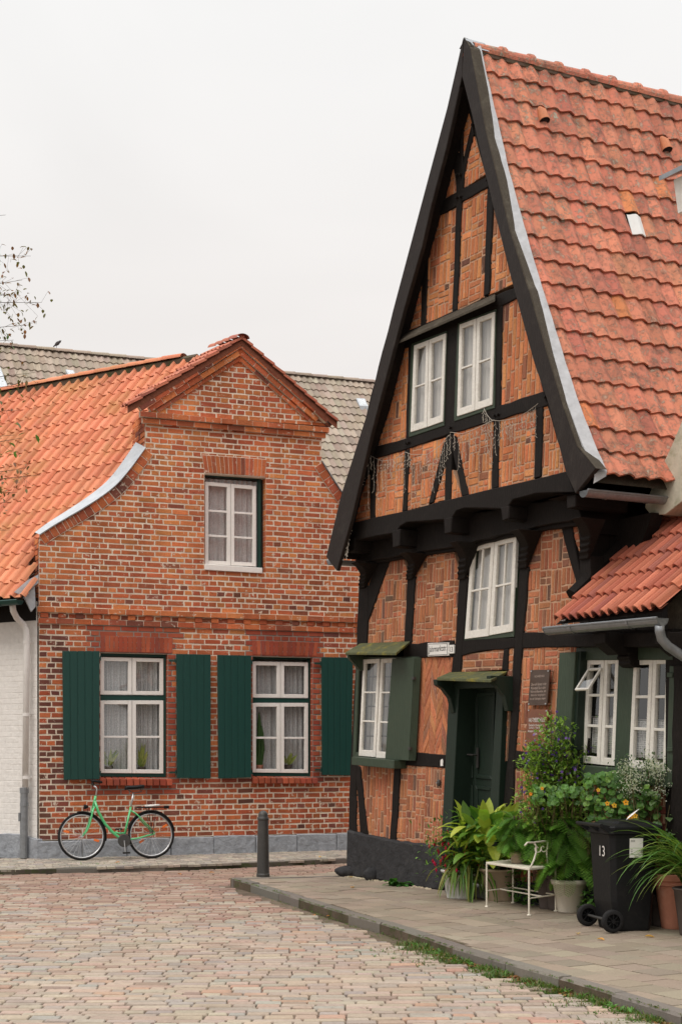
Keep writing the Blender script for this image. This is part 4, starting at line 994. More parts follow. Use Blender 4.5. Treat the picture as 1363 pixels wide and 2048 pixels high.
    for r_, c_ in sp_:
        p, n_ = Pf((r_+.35)*gg); d = (Pf((r_+.6)*gg)[0]-p).normalized(); c = p+W2*(.05+(c_+.45)*WD)+n_*.035
        mb = MB(); mb.tube([c+d*.20-n_*.02, c+d*.10+n_*.02, c-d*.02+n_*.03], [.015, .05, .058], 12, caps=False); mb.tube([c-d*.018+n_*.03, c+d*.08+n_*.01], [.05, .03], 12, caps=True, col=(.02, .01, .01))
        for i in range(len(mb.c)): mb.c[i] = (.50, .185, .09) if mb.c[i][0] > .5 else mb.c[i]
        obj('vent_tile', mb, 'clay_tile_new', H, smooth=True)
    mb = MB(); top = Pf(Lr)[0]
    for k in range(27):
        p, q = top+W2*(k*.35-.02), top+W2*(k*.35+.37); z = V((0, 0, .015+U(-.004, .004)))
        sec = lambda c, r_: [c+z+GF.u*(r_*math.cos(a_)-.02)+V((0, 0, 1))*(r_*math.sin(a_)-.02) for a_ in [-.3+(math.pi+.6)*(i/9) for i in range(10)]]
        cc = vary(pick(pt), .1); mb.loops([sec(p, .085), sec(q-W2*.06, .095), sec(q-W2*.05, .112), sec(q, .112)], cc, False, False, closed=False)
    obj('ridge_tiles', mb, 'clay_tile_old', H, smooth=False)
    mb = MB(); mb.tube([top-V((0, 0, .03))+GF.u*.02, top+W2*9.5-V((0, 0, .03))+GF.u*.02], .045, 6); obj('ridge_mortar', mb, 'joint_pale', H)
    mb = MB()    # boarding under both slopes
    inn = [p-GF.u*.05-V((0, 0, .05)) for p in prof]; mb.loops([inn, [p+W2*9.5 for p in inn]], closed=False, cap1=False); obj('roof_boarding', mb, 'weathered_board', H)
    mb = MB(); lp = [p+GF.u*.04-V((0, 0, .1 if i == 0 else 0)) for i, p in enumerate(lft)]; mb.loops([lp, [p+W2*9.5 for p in lp]], (.42, .13, .09), closed=False, cap1=False); lp2 = [p-GF.u*.05-V((0, 0, .07 if i == 0 else .0)) for i, p in enumerate(lft)]; mb.loops([[p-GF.n*.1 for p in lp2], [p+W2*9.5 for p in lp2]], (.42, .13, .09), closed=False, cap1=False); obj('rear_roof', mb, 'clay_tile_old', H)
    mb = MB(); lp = [p+GF.u*.09-V((0, 0, .02+(.3 if i == 0 else 0))) for i, p in enumerate(lft)]; mb.loops([lp, [p+W2*2.5 for p in lp]], closed=False, cap1=False); obj('soffit', mb, 'black_timber', H)
    mb = MB(); mb.loops([[top-W2*.10+V((0, 0, .03))-GF.u*.10, top-W2*.10+V((0, 0, .10)), top-W2*.10+GF.u*.08-V((0, 0, .02))], [top+W2*.14+V((0, 0, .03))-GF.u*.10, top+W2*.14+V((0, 0, .10)), top+W2*.14+GF.u*.08-V((0, 0, .02))]], closed=False, cap1=False); obj('ridge_flashing', mb, 'zinc', H)
    # white lead verge strip between the bargeboard and the tiles
    mb = MB(); A_ = []; B_ = []
    n = 40
    for k in range(n+1):
        p, n_ = Pf(Lr*(k/n)); A_.append(p-W2*.06+n_*.035); B_.append(p+W2*(.048+U(-.005, .005))+n_*(.072+U(0, .004)))
    mb.loops([[p-V((0, 0, .04)) for p in A_], A_, B_], closed=False, cap1=False)
    mb.face([A_[0], B_[0], B_[0]-V((0, 0, .05))+GF.n*.01, A_[0]-V((0, 0, .10))+GF.n*.02]); obj('lead_verge', mb, 'verge_lead', H)
    # eaves gutter of the right slope
    e0 = GF.h3(1166, 981, BO-.02); brick_house.gutter('gutter', e0, e0+W2*.96, .06, 'zinc', GF.u*1.0, H)
    a_ = GF.h3(652, 1120, BO-.05); brick_house.gutter('gutter', a_+GF.u*.02+W2*.03, a_+GF.u*.02+W2*3, .06, 'zinc', -GF.u*1.0, H, False)
    # side wall of black boards under the eaves
    SW = Pl(GF.pt(4.50, 0, .0), W2, V((0, 0, 1)), V((W2.y, -W2.x, 0)))
    mb = MB(); k = 0; zt = GF.hit(1157, 1000, .3)[1]
    for k in range(34):
        a = .0+k*.16; slab(mb, SW, [(a+.003, 0), (a+.157, 0), (a+.157, zt+.5), (a+.003, zt+.5)], -.06, U(-.008, .0))
    slab(mb, SW, [(-.02, zt-.25), (5.5, zt-.25), (5.5, zt-.02), (-.02, zt-.02)], -.04, .05)
    obj('side_wall', mb, 'black_timber', H)
    for k in (0, 1, 2):
        mb = MB(); a = .45+k*1.2; f = lambda s: [SW.pt(a+s*.07, zt-.1, .55), SW.pt(a+s*.07, zt-.22, .5), SW.pt(a+s*.07, zt-.9, .03), SW.pt(a+s*.07, zt-.9, -.02), SW.pt(a+s*.07, zt-.1, -.02)]; mb.loops([f(-1), f(1)], cap0=True); obj('bracket', mb, 'black_timber', H)
    mb = MB(); f0 = [SW.pt(-.35, zt+.06, -.1), SW.pt(-.35, zt+.06, .55), SW.pt(5.5, zt+.06, .55), SW.pt(5.5, zt+.06, -.1)]; mb.face(f0); obj('soffit', mb, 'black_timber', H)
    # left flank and floor of the oversail
    LW = Pl(GF.pt(0, 0, 0), W2); mb = MB(); mb.face([GF.pt(0, 0, -.02), GF.pt(0, 0, -.02)+W2*6, GF.pt(.34, 4.0, -.02)+W2*6, GF.pt(.34, 4.0, -.02)]); obj('flank_wall', mb, 'black_timber', H)
    # ---- windows of this house
    def win(lab, outer, o, sashes, cols, rows, mat='old_white_paint', fw=.05, mw=.018, ring=.05, cur='voile', fr='olive_paint', thick=.05, cd_=.10):
        Qo = pxs(GF, outer, o); w_, h_ = math.dist(Qo[0], Qo[1]), math.dist(Qo[0], Qo[3])
        W = obj('window', frame_ring(GF, Qo, subq(Qo, ring/w_, 1-ring/w_, ring/h_, 1-ring/h_), o-thick, o), fr, H, bevel=.004); W['label'] = lab
        for s_ in sashes: casement(W, GF, pxs(GF, s_, o+.012), fw, o+.012, cols, rows, mw, mat, th=.035, fwb=fw*1.5)
        Qc = subq(Qo, .06, .94, .04, .97)
        if cur: curtain(W, GF, Qc, o-thick-.012, cur, 6, .008)
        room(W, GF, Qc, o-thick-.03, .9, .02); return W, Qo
    win('left window of the gable pair, two white casements', T(c4, (442, 262), (614, 198), (601, 660), (428, 718)), UO+.012, [T(c4, (455, 270), (526, 243), (516, 668), (438, 692)), T(c4, (529, 242), (609, 210), (594, 640), (519, 667))], 1, 2)
    win('right window of the gable pair, two white casements', T(c4, (667, 163), (853, 92), (846, 574), (649, 640)), UO+.012, [T(c4, (676, 168), (758, 138), (748, 588), (664, 615)), T(c4, (761, 137), (847, 105), (834, 558), (751, 587))], 1, 2)
    win('upper ground floor window with two leaning white casements', T(c5, (716, 108), (940, 52), (925, 590), (672, 612)), .0, [T(c5, (710, 135), (826, 105), (796, 586), (677, 601)), T(c5, (829, 105), (938, 80), (918, 562), (799, 583))], 2, 2, fw=.055, mw=.022)
    # protruding barred window beside the corner
    o = .03
    W, Q = win('narrow barred window beside the house corner', T(c5, (132, 690), (440, 690), (415, 1205), (112, 1200)), o, [T(c5, (166, 704), (248, 700), (226, 1197), (143, 1190)), T(c5, (255, 700), (330, 697), (306, 1205), (230, 1200))], 1, 3, fw=.05, mw=.02, ring=.07, thick=.09)
    mb = MB(); Qb = subq(Q, .12, .9, .05, .93)
    for k in range(11): 
        a = bil(Qb, (k+.5)/11, 0); b = bil(Qb, (k+.5)/11, 1); mb.tube([GF.pt(*a, o-.055), GF.pt(*b, o-.055)], .006, 5)
    for k in range(1, 6):
        a = bil(Qb, 0, k/6); b = bil(Qb, 1, k/6); mb.tube([GF.pt(*a, o-.05), GF.pt(*b, o-.05)], .008, 5)
    obj('window_bars', mb, 'cast_iron', W)
    pslab('window_sill', GF, T(c5, (108, 1195), (322, 1212), (320, 1256), (106, 1236)), -.05, .16, 'olive_paint', W)
    s_, Qs = shutter(H, GF, T(c5, (310, 700), (424, 694), (396, 1215), (275, 1206)), .065, 'olive_paint', 1, .03); s_['label'] = 'olive board shutter standing half open beside the barred window'
    e = [Qs[1], Qs[2]]; mb = MB(); mb.loops([[GF.pt(*e[0], .094), GF.pt(*e[1], .094), GF.pt(*e[1], .066), GF.pt(*e[0], .066)], [GF.pt(e[0][0]+.03, e[0][1], .02), GF.pt(e[1][0]+.03, e[1][1], .02), GF.pt(e[1][0]+.01, e[1][1], .0), GF.pt(e[0][0]+.01, e[0][1], .0)]], cap0=True); obj('shutter_leaf', mb, 'olive_paint', s_, bevel=.003)
    for t_ in (.2, .88):
        c = bil(Qs, 1, t_); mb = MB(); mb.box(GF.pt(c[0]+.01, c[1], .095), .05, .03, .03, (GF.u, GF.n, GF.v)); obj('hinge', mb, 'cast_iron', s_)
    # canopies: sloping boards with brackets
    def canopy(px_back, px_front, o_front, mat, par, th=.03):
        b = [GF.h3(*p, .0) for p in px_back]; f_ = [GF.h3(*p, o_front) for p in px_front]; dn = V((0, 0, -th))
        mb = MB(); mb.loops([[b[0]+dn, b[1]+dn, f_[1]+dn, f_[0]+dn], [b[0], b[1], f_[1], f_[0]]], cap0=True); return obj('canopy', mb, mat, par, bevel=.004)
    canopy(T(c5, (152, 622), (402, 612)), T(c5, (76, 668), (332, 670)), .30, 'moss_board', H)
    canopy(T(c5, (602, 768), (893, 762)), T(c5, (537, 796), (810, 806)), .32, 'moss_board', H)
    up4 = lambda x, y: GF.h3(*c4(x, y), UO)
    b = [up4(398, 218), up4(850, 18)]; f_ = [GF.h3(*c4(378, 250), UO+.14), GF.h3(*c4(850, 42), UO+.14)]
    mb = MB(); dn = V((0, 0, -.03)); mb.loops([[b[0]+dn, b[1]+dn, f_[1]+dn, f_[0]+dn], [b[0], b[1], f_[1], f_[0]]], cap0=True); obj('canopy', mb, 'weathered_board', H, bevel=.004)
    for a, zt_, zb_ in ((GF.hit(*c5(135, 690), .1)[0], GF.hit(*c5(135, 672), .1)[1], GF.hit(*c5(135, 760), .1)[1]),):
        mb = MB(); f = lambda s: [GF.pt(a+s, zt_, .26), GF.pt(a+s, zt_-.08, .22), GF.pt(a+s, zb_, .08), GF.pt(a+s, zb_, 0), GF.pt(a+s, zt_, 0)]; mb.loops([f(0), f(.05)], cap0=True); obj('canopy_bracket', mb, 'olive_paint', H)
    # ---- door
    door_z = 0
    fo = pxs(GF, T(c5, (598, 805), (892, 780), (845, 1780), (560, 1700)), .03)
    out_l, in_l = [c5(596, 812), c5(640, 845)], None
    D = pslab('door_frame', GF, [c5(600, 808), c5(648, 845), c5(606, 1640), c5(600, 1700), c5(556, 1690), c5(575, 1300)], -.22, .05, 'door_paint', H)
    pslab('door_frame', GF, [c5(838, 842), c5(880, 800), c5(868, 930), c5(838, 1700), c5(796, 1700), c5(812, 1300)], -.22, .05, 'door_paint', H)
    pslab('door_frame', GF, T(c5, (600, 806), (884, 788), (860, 845), (636, 852)), -.22, .055, 'door_paint', H)
    for a_, s1 in ((GF.hit(*c5(600, 830), .1)[0], 1), (GF.hit(*c5(872, 820), .1)[0], -1)):
        z1 = GF.hit(*c5(600, 803), .2)[1]; mb = MB(); f = lambda s: [GF.pt(a_+s, z1, .29), GF.pt(a_+s, z1-.06, .28), GF.pt(a_+s, z1-.10, .2), GF.pt(a_+s, z1-.2, .11), GF.pt(a_+s, z1-.36, .06), GF.pt(a_+s, z1-.36, .0), GF.pt(a_+s, z1, 0)]
        mb.loops([f(-.035), f(.035)], cap0=True); obj('canopy_bracket', mb, 'door_paint', H, bevel=.005)
    q0 = pxs(GF, T(c5, (640, 848), (726, 845), (735, 1760), (590, 1740)), -.2); q1 = pxs(GF, T(c5, (728, 845), (845, 840), (812, 1780), (738, 1760)), -.2)
    dl_ = MB(); slab(dl_, GF, q0, -.26, -.20); slab(dl_, GF, q1, -.26, -.195)
    for Q in (q1, q0):
        for t0, t1 in ((.03, .50), (.54, .97)):
            s_ = subq(Q, .15, .85, t0, t1); m2 = frame_ring(GF, subq(Q, .06, .94, t0, t1), subq(Q, .16, .84, t0+.02, t1-.02), -.2, -.178); i0 = len(dl_.v); dl_.v += m2.v; dl_.f += [tuple(x+i0 for x in f) for f in m2.f]; dl_.c += m2.c
    DR = obj('door', dl_, 'door_paint', H, bevel=.004)
    a, b = GF.hit(*c5(742, 1200), -.17); mb = MB(); mb.box(GF.pt(a, b, -.17), .035, .22, .012, (GF.u, GF.v, GF.n)); mb.tube([GF.pt(a, b+.03, -.16), GF.pt(a, b+.03, -.11), GF.pt(a-.1, b+.035, -.11)], .010, 8); obj('door_handle', mb, 'cast_iron', DR)
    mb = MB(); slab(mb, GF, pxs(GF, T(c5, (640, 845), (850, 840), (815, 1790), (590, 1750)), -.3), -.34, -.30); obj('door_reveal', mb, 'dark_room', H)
    mb = MB(); q = GF.hit(*c5(590, 1700), 0); mb.box(GF.pt(2.78, .05, .02), .8, .3, .10, (GF.u, GF.n, GF.v)); obj('doorstep', mb, 'granite', H, bevel=.01)
    # unseen dark slabs added inside to keep the daylight out
    mb = MB(); slab(mb, GF, [(.05, 0), (4.4, 0), (4.4, 3.7), (.35, 3.7)], -1.1, -1.05); slab(mb, GF, pxs(GF, T(c3, (845, 150), (1262, 1659))+T(c4, (1200, 900), (150, 1150), (400, 200)), UO), UO-1.1, UO-1.05); obj('daylight_block', mb, 'dark_room', H)
    return H, Pf, Lr
HT, RPF, RLEN = timber_house()
# ================================================ writing
def text(par, name, body, pl, cpx, width, height, off, mat, shear=0, extr=.0008, up=None, uvc=None):
    cu = bpy.data.curves.new('t', 'FONT'); cu.body = body; cu.align_x = 'CENTER'; cu.align_y = 'CENTER'; cu.size = 1; cu.extrude = 0
    to = bpy.data.objects.new('t', cu); COL.objects.link(to); bpy.context.view_layer.update()
    me = bpy.data.meshes.new_from_object(to); bpy.data.objects.remove(to)
    xs = [v.co.x for v in me.vertices]; ys = [v.co.y for v in me.vertices]; w_ = max(xs)-min(xs); h_ = max(ys)-min(ys); mx_ = (max(xs)+min(xs))/2; my = (max(ys)+min(ys))/2
    a, b = uvc or pl.hit(*cpx, off); mb = MB(); P = []
    for v in me.vertices:
        x, y = (v.co.x-mx_)/w_*width, (v.co.y-my)/h_*height
        P.append(pl.pt(a+x+y*shear, b+y, off+extr))
    mb.v = [tuple(p) for p in P]; mb.f = [tuple(p.vertices) for p in me.polygons]; mb.c = [(1, 1, 1)]*len(mb.f)
    return obj(name, mb, mat, par)
def sign_thing():
    q = [(853, 1286), (894.5, 1285), (894.5, 1311), (853, 1313)]; Q = pxs(GF, q, .03); c = GF.pt(*bil(Q, .5, 1), .0)
    S = thing('street_sign', c, 'white enamel street name sign on the black beam left of the door', 'sign')
    mb = MB(); slab(mb, GF, Q, .004, .022); obj('sign_plate', mb, 'sign_white', S, bevel=.004)
    mb = frame_ring(GF, subq(Q, .035, .965, .06, .94), subq(Q, .055, .945, .10, .90), .022, .0228); obj('border', mb, 'ink', S)
    w_ = math.dist(Q[0], Q[1])*.86; text(S, 'lettering', 'Jahrmarktstr.', GF, (0, 0), w_, .085, .0225, 'ink', .05, uvc=bil(Q, .5, .5))
    q = [(895.8, 1290), (905.5, 1289.5), (905, 1307), (895.5, 1307.5)]; Q = pxs(GF, q, .03); S = thing('house_number_sign', GF.pt(*bil(Q, .5, 1), 0), 'small white house number sign beside the street name', 'sign')
    mb = MB(); slab(mb, GF, Q, .004, .022); obj('sign_plate', mb, 'sign_white', S, bevel=.004); text(S, 'lettering', '13', GF, (0, 0), .05, .055, .0225, 'ink', uvc=bil(Q, .5, .5))
    q = [(1060, 1340), (1098.5, 1339), (1092.5, 1410.5), (1054.6, 1411)]; Q = pxs(GF, q, .05); S = thing('plaque', GF.pt(*bil(Q, .5, 1), 0), 'upper dark bronze plaque with pale lettering on the brick infill', 'plaque')
    def pins(Q, S):
        for s, t_ in ((.06, .04), (.94, .04), (.06, .96), (.94, .96)):
            mb = MB(); p = bil(Q, s, t_); mb.tube([GF.pt(*p, -.01), GF.pt(*p, .058)], .008, 8); obj('pin', mb, 'chrome', S)
    mb = MB(); slab(mb, GF, Q, .035, .05); obj('plaque_plate', mb, 'plaque_dark', S, bevel=.002); pins(Q, S); w_ = math.dist(Q[0], Q[1])
    text(S, 'lettering', 'FACHWERKHAUS', GF, (0, 0), w_*.5, .022, .051, 'bed_lime', uvc=bil(Q, .5, .18))
    for k, (s_, ww) in enumerate((('Das wohl älteste in der', .78), ('Kleinstadt. Bau in alter', .76), ('Fachwerk-Bauweise, seit', .80), ('alters her eingelegt in', .76), ('dem der Siedlungsbau begann', .82))):
        text(S, 'lettering', s_, GF, (0, 0), w_*ww, .028, .051, 'bed_lime', uvc=bil(Q, .5, .40+k*.104))
    q = [(1055, 1418), (1095, 1419), (1087, 1490), (1048.5, 1484)]; Q = pxs(GF, q, .05); S = thing('plaque', GF.pt(*bil(Q, .5, 1), 0), 'lower coppery plaque with bold white lettering partly behind leaves', 'plaque')
    mb = MB(); slab(mb, GF, Q, .035, .05); obj('plaque_plate', mb, 'plaque_copper', S, bevel=.002); pins(Q, S)
    text(S, 'lettering', 'HALF-TIMBERED HOUSE', GF, (0, 0), w_*.84, .042, .051, 'sign_white', uvc=bil(Q, .5, .31))
    for k, (s_, ww) in enumerate((('Erected in the sixteenth', .78), ('century. The oldest', .74), ('house in the town', .80), ('centre', .18))):
        text(S, 'lettering', s_, GF, (0, 0), w_*ww, .024, .051, 'sign_white', uvc=bil(Q, .5, .46+k*.085))
    # bell and paper sticker on the beam by the door
    mb = MB(); a, b = GF.hit(*c5(560, 1226), .01); slab(mb, GF, dens([(a-.025, b-.035), (a+.025, b-.035), (a+.025, b+.03), (a+.01, b+.045), (a-.025, b+.03)], .02, .003), .003, .006)
    tag(obj('paper_sticker', mb, 'sign_white', loc=GF.pt(a, b, 0)), 'torn white paper sticker on the beam left of the door', 'sticker')
    a, b = GF.hit(*c5(545, 1327), .01); B = thing('door_bell', GF.pt(a, b, 0), 'small oval metal bell push on the brick left of the door', 'bell')
    mb = MB(); mb.lathe(GF.pt(a, b, -.01), [(.02, 0), (.026, .02), (.018, .032)], 16, ax=(GF.u, GF.v*1.6, GF.n), capt=True); obj('bell_plate', mb, 'cast_iron', B, smooth=True)
    mb = MB(); mb.lathe(GF.pt(a, b, .02), [(.008, 0), (.008, .018)], 10, ax=(GF.u, GF.v, GF.n), capt=True); obj('button', mb, 'chrome', B)
sign_thing()

# ================================================ lean-to house right of it
def lean_to():
    e0 = GF.hit(1108, 1246, .45); base = GF.pt(5.2, 0, 0)
    H = thing('lean_to_house', base, 'low lean-to house front with orange tiled roof and two white windows', 'house')
    a0, z0 = e0; a1 = GF.hit(1318, 1236, .45)[0]; up = (-GF.n*math.cos(R(40))+V((0, 0, 1))*math.sin(R(40)))
    E = GF.pt(0, z0, .45); n_ = GF.u.cross(up); n_ = n_ if n_.z > 0 else -n_
    pal = [((.47, .145, .085), 4), ((.42, .125, .075), 3), ((.52, .17, .10), 2), ((.33, .105, .075), 1.3)]
    roll = lambda s: .056*max(0, math.cos((s-.36)*4.2))**.6 if abs(s-.36) < .37 else 0
    SWk = lambda p: (p-GF.pt(4.5, 0, 0)).dot(V((W2.y, -W2.x, 0))) > .03 or (p-GF.O).dot(GF.n) > 0
    mb = MB(); tiles(mb, [E, E+up*3.6], GF.u, a0+.02, a1+3.5, .11, .31, roll, pal, lambda p: SWk(p) and (p-GF.O).dot(GF.u) < a1+.02, nseg=8, lift=.034, lip=.018, jit=.01)
    obj('roof', mb, 'clay_tile_new', H)
    mb = MB(); mb.face([GF.pt(a0, z0, .45)-n_*.02, GF.pt(a1, z0, .45)-n_*.02, GF.pt(a1, z0, .45)+up*3.6-n_*.02, GF.pt(a0+.8, z0, .45)+up*3.6-n_*.02]); obj('roof_boarding', mb, 'black_timber', H)
    # black verge board / flashing against the tall house
    mb = MB(); p = GF.pt(a0+.04, z0, .40); mb.loops([[p-V((0, 0, .04)), p+V((0, 0, .05)), p+GF.u*.05+V((0, 0, .05)), p+GF.u*.05-V((0, 0, .04))][::-1], [x+up*.8+GF.u*.06 for x in [p-V((0, 0, .04)), p+V((0, 0, .05)), p+GF.u*.05+V((0, 0, .05)), p+GF.u*.05-V((0, 0, .04))]][::-1]], cap0=True); 
    obj('verge_tile', mb, 'clay_tile_new', H)
    s_ = GF.pt(4.56, z0+.62*.45/.766*1.1, 0); d = W2*math.cos(R(40))+V((0, 0, 1))*math.sin(R(40))
    c_ = GF.pt(4.54, z0+.45*math.tan(R(40))+.02, 0); d = (W2*(1/W2.dot(-GF.n))*math.cos(R(40))+V((0, 0, 1))*math.sin(R(40))).normalized()
    mb = MB(); mb.tube([c_-d*.22+V((0, 0, .03)), c_+d*3.4+V((0, 0, .05))], .07, 6); obj('verge_flashing', mb, 'black_timber', H)
    g0 = GF.pt(a0-.03, z0-.05, .50); G = brick_house.gutter('gutter', g0, GF.pt(a1+.09, z0-.07, .50), .065, 'zinc', GF.n, H)
    # downpipe with swan neck
    P_ = lambda x, y, o: GF.h3(x, y, o)
    mb = MB(); mb.tube([P_(1318, 1250, .5), P_(1318, 1262, .49), P_(1322, 1278, .46), P_(1334, 1292, .40), P_(1350, 1303, .32), P_(1372, 1318, .22), P_(1384, 1335, .16), P_(1386, 1420, .14), P_(1380, 1880, .14)], .042, 12); obj('downpipe', mb, 'zinc', H, smooth=True)
    def sl(name, px, o0, o1, mat, par=H, **k): return pslab(name, GF, px, o0, o1, mat, par, **k)
    sl('soffit', T(c8, (380, 250), (1300, 215), (1300, 360), (480, 345)), -.05, .16, 'black_timber')
    sl('eaves_beam', T(c8, (480, 262), (1400, 235), (1400, 350), (480, 352)), -.06, .20, 'black_timber')
    sl('lintel_board', T(c8, (600, 345), (1290, 330), (1290, 450), (600, 452)), -.05, .03, 'olive_paint')
    for q in (((565, 360), (645, 360), (620, 1300), (520, 1300)), ((884, 440), (1000, 440), (960, 1300), (850, 1300))): sl('window_post', T(c8, *q), -.08, .014, 'olive_paint')
    sl('window_post', T(c8, (1265, 495), (1325, 495), (1300, 1410), (1240, 1400)), -.02, .04, 'olive_paint')
    for t_ in (565, 1125):
        sl('hinge', T(c8, (1245, t_-20), (1290, t_-20), (1288, t_+15), (1243, t_+15)), .03, .06, 'olive_paint')
    sl('sill_beam', T(c8, (600, 1240), (1290, 1300), (1290, 1410), (600, 1340)), -.05, .09, 'olive_paint')
    s_ = sl('shutter', T(c8, (440, 395), (562, 390), (515, 1130), (398, 1130)), .10, .135, 'olive_paint'); s_['label'] = 'olive shutter left of the two small windows'
    sl('shutter_leaf', T(c8, (575, 385), (600, 385), (560, 1130), (532, 1130)), .02, .10, 'door_paint', s_)
    def win(lab, outer, sashes, cur):
        Qo = pxs(GF, T(c8, *outer), .0); W = obj('window', frame_ring(GF, Qo, subq(Qo, .03, .97, .02, .985), -.05, .0), 'old_white_paint', H, bevel=.003); W['label'] = lab
        for s in sashes: casement(W, GF, pxs(GF, T(c8, *s), .012), .045, .012, 1, 3, .026, 'old_white_paint', fwb=.07)
        Qc = subq(Qo, .05, .95, .56, .9); curtain(W, GF, Qc, -.06, 'cafe_lace', 9, .010); room(W, GF, subq(Qo, .03, .97, .02, .98), -.08, 1.0, .0)
        mb = MB(); y0 = bil(Qo, .06, .55); y1 = bil(Qo, .94, .55); mb.tube([GF.pt(*y0, -.05), GF.pt(*y1, -.05)], .006, 6); obj('curtain_rail', mb, 'chrome', W)
        return W, Qo
    win('left small window with tilted vent pane', ((648, 450), (884, 438), (850, 1245), (612, 1222)), [((650, 452), (776, 446), (742, 1236), (614, 1222)), ((780, 446), (884, 438), (852, 1246), (746, 1238))], 0)
    win('right small window with white lace cafe curtain', ((998, 450), (1268, 436), (1244, 1285), (958, 1262)), [((998, 452), (1140, 446), (1106, 1270), (960, 1258)), ((1144, 446), (1268, 438), (1244, 1282), (1110, 1272))], 0)
    # small vent pane tilted outward
    tl, tr = GF.h3(*c8(655, 512), .03), GF.h3(*c8(757, 506), .03); drop = math.dist(GF.hit(*c8(655, 512), .03), GF.hit(*c8(640, 720), .03)); dv = (GF.n*math.sin(R(38))-V((0, 0, 1))*math.cos(R(38)))*drop
    VP = Pl(tl, (tr-tl), -dv); Qv = [(0, 0), ((tr-tl).length, 0), ((tr-tl).length, -drop), (0, -drop)]
    mb = MB(); gq = bars(mb, VP, Qv, .022, .02, .0); W = obj('vent_pane', mb, 'old_white_paint', H, bevel=.002); g = MB(); g.face([VP.pt(a, b, -.01) for a, b in gq]); obj('pane', g, 'glass', W)
    # bracket under the eaves, walls below
    for (tx, bx) in ((820, 905), (1290, 1315)):
        a, z1 = GF.hit(*c8(tx+60, 250), .2); z2 = GF.hit(*c8(bx, 512), .06)[1]; mb = MB(); f = lambda s: [GF.pt(a+s, z1, -.02), GF.pt(a+s, z1, .42), GF.pt(a+s, z1-.10, .42), GF.pt(a+s, z1-.2, .26), GF.pt(a+s, z2+.12, .13), GF.pt(a+s, z2+.09, .15), GF.pt(a+s, z2+.06, .12), GF.pt(a+s, z2+.03, .13), GF.pt(a+s, z2, .08), GF.pt(a+s, z2, -.02)]
        mb.loops([f(-.08), f(.08)], cap0=True); obj('bracket', mb, 'black_timber', H, bevel=.006)
    b = MB(); pal2 = [((.30, .085, .055), 4), ((.24, .07, .05), 3), ((.36, .11, .06), 2)]; z1 = GF.hit(*c8(1200, 1400), 0)[1]; v = .3; r_ = 0
    bb = MB(); slab(bb, GF, [(4.6, -.1), (5.62, -.1), (5.62, z1), (4.6, z1)], -.2, -.005); obj('wall', bb, 'mortar_pink', H)
    while v < z1:
        a = 4.6+(r_ % 2)*.06
        while a < 5.6: brick(b, GF, [(a+.005, v+.005), (a+.12, v+.005), (a+.12, min(v+.07, z1)), (a+.005, min(v+.07, z1))], -.005, .009, vary(pick(pal2), .15), .006, .003); a += .125
        v += .075; r_ += 1
    obj('brickwork', b, 'infill_brick', H)
    mb = MB(); slab(mb, GF, dens([(4.5, -.1), (5.65, -.1), (5.65, .32), (4.5, .32)], .15, .01), -.1, .05); obj('plinth', mb, 'black_plinth', H)
    return z0, a1
LZ, LA = lean_to()
def neighbour():
    H = thing('neighbouring_house', GF.pt(6.2, 0, 0), 'black timber house edge at the right margin with pale boxed eaves high up', 'house')
    def sl(name, px, o0, o1, mat, **k): return pslab(name, GF, px, o0, o1, mat, H, **k)
    mb = MB(); slab(mb, GF, [(5.66, 0), (8.5, 0), (8.5, 2.55), (5.66, 2.55)], -.3, .02); obj('timber_wall', mb, 'black_timber', H)
    sl('corner_post', [(1345, 1330), (1370, 1330), (1366, 1880), (1336, 1880)], .02, .09, 'black_timber', step=.2, jit=.008)
    sl('board_wall', [(1333, 1150), (1420, 1110), (1420, 1268), (1333, 1269)], -.3, .06, 'weathered_board')
    sl('rail', [(1330, 1270), (1440, 1266), (1440, 1288), (1331, 1284)], -.1, .12, 'black_timber')
    # pale plastered gable parapet behind the lean-to roof
    sl('plaster_parapet', [(1430, 700), (1363, 842), (1290, 1004), (1288, 1016), (1300, 1030), (1330, 1028), (1363, 1003), (1430, 960)], -.70, -.44, 'pale_plaster', step=.25, jit=.012)
    mb = MB(); slab(mb, GF, [(6.15, 2.5), (9, 2.5), (9, 6.35), (6.15, 6.35)], -.5, -.02); obj('upper_wall', mb, 'pale_plaster', H)
    # boxed eaves whose end shows
    p = GF.hit(*c6(1205, 1005), .62); z = p[1]; mb = MB(); f = lambda a: [GF.pt(a, z-.02, .62), GF.pt(a, z+.02, .62), GF.pt(a, z+.36, -.1), GF.pt(a, z+.30, -.1)]
    mb.loops([f(p[0]), f(p[0]+3)], cap0=True); obj('eaves_roof', mb, 'zinc', H)
    q = GF.hit(*c6(1300, 1050), .45); mb = MB(); f = lambda a: [GF.pt(a, z-.30, .50), GF.pt(a, z-.03, .55), GF.pt(a, z+.20, -.02), GF.pt(a, z-.34, -.02)]
    mb.loops([f(p[0]+.10), f(p[0]+3)], cap0=True); obj('boxed_eaves', mb, 'whitewash', H)
neighbour()

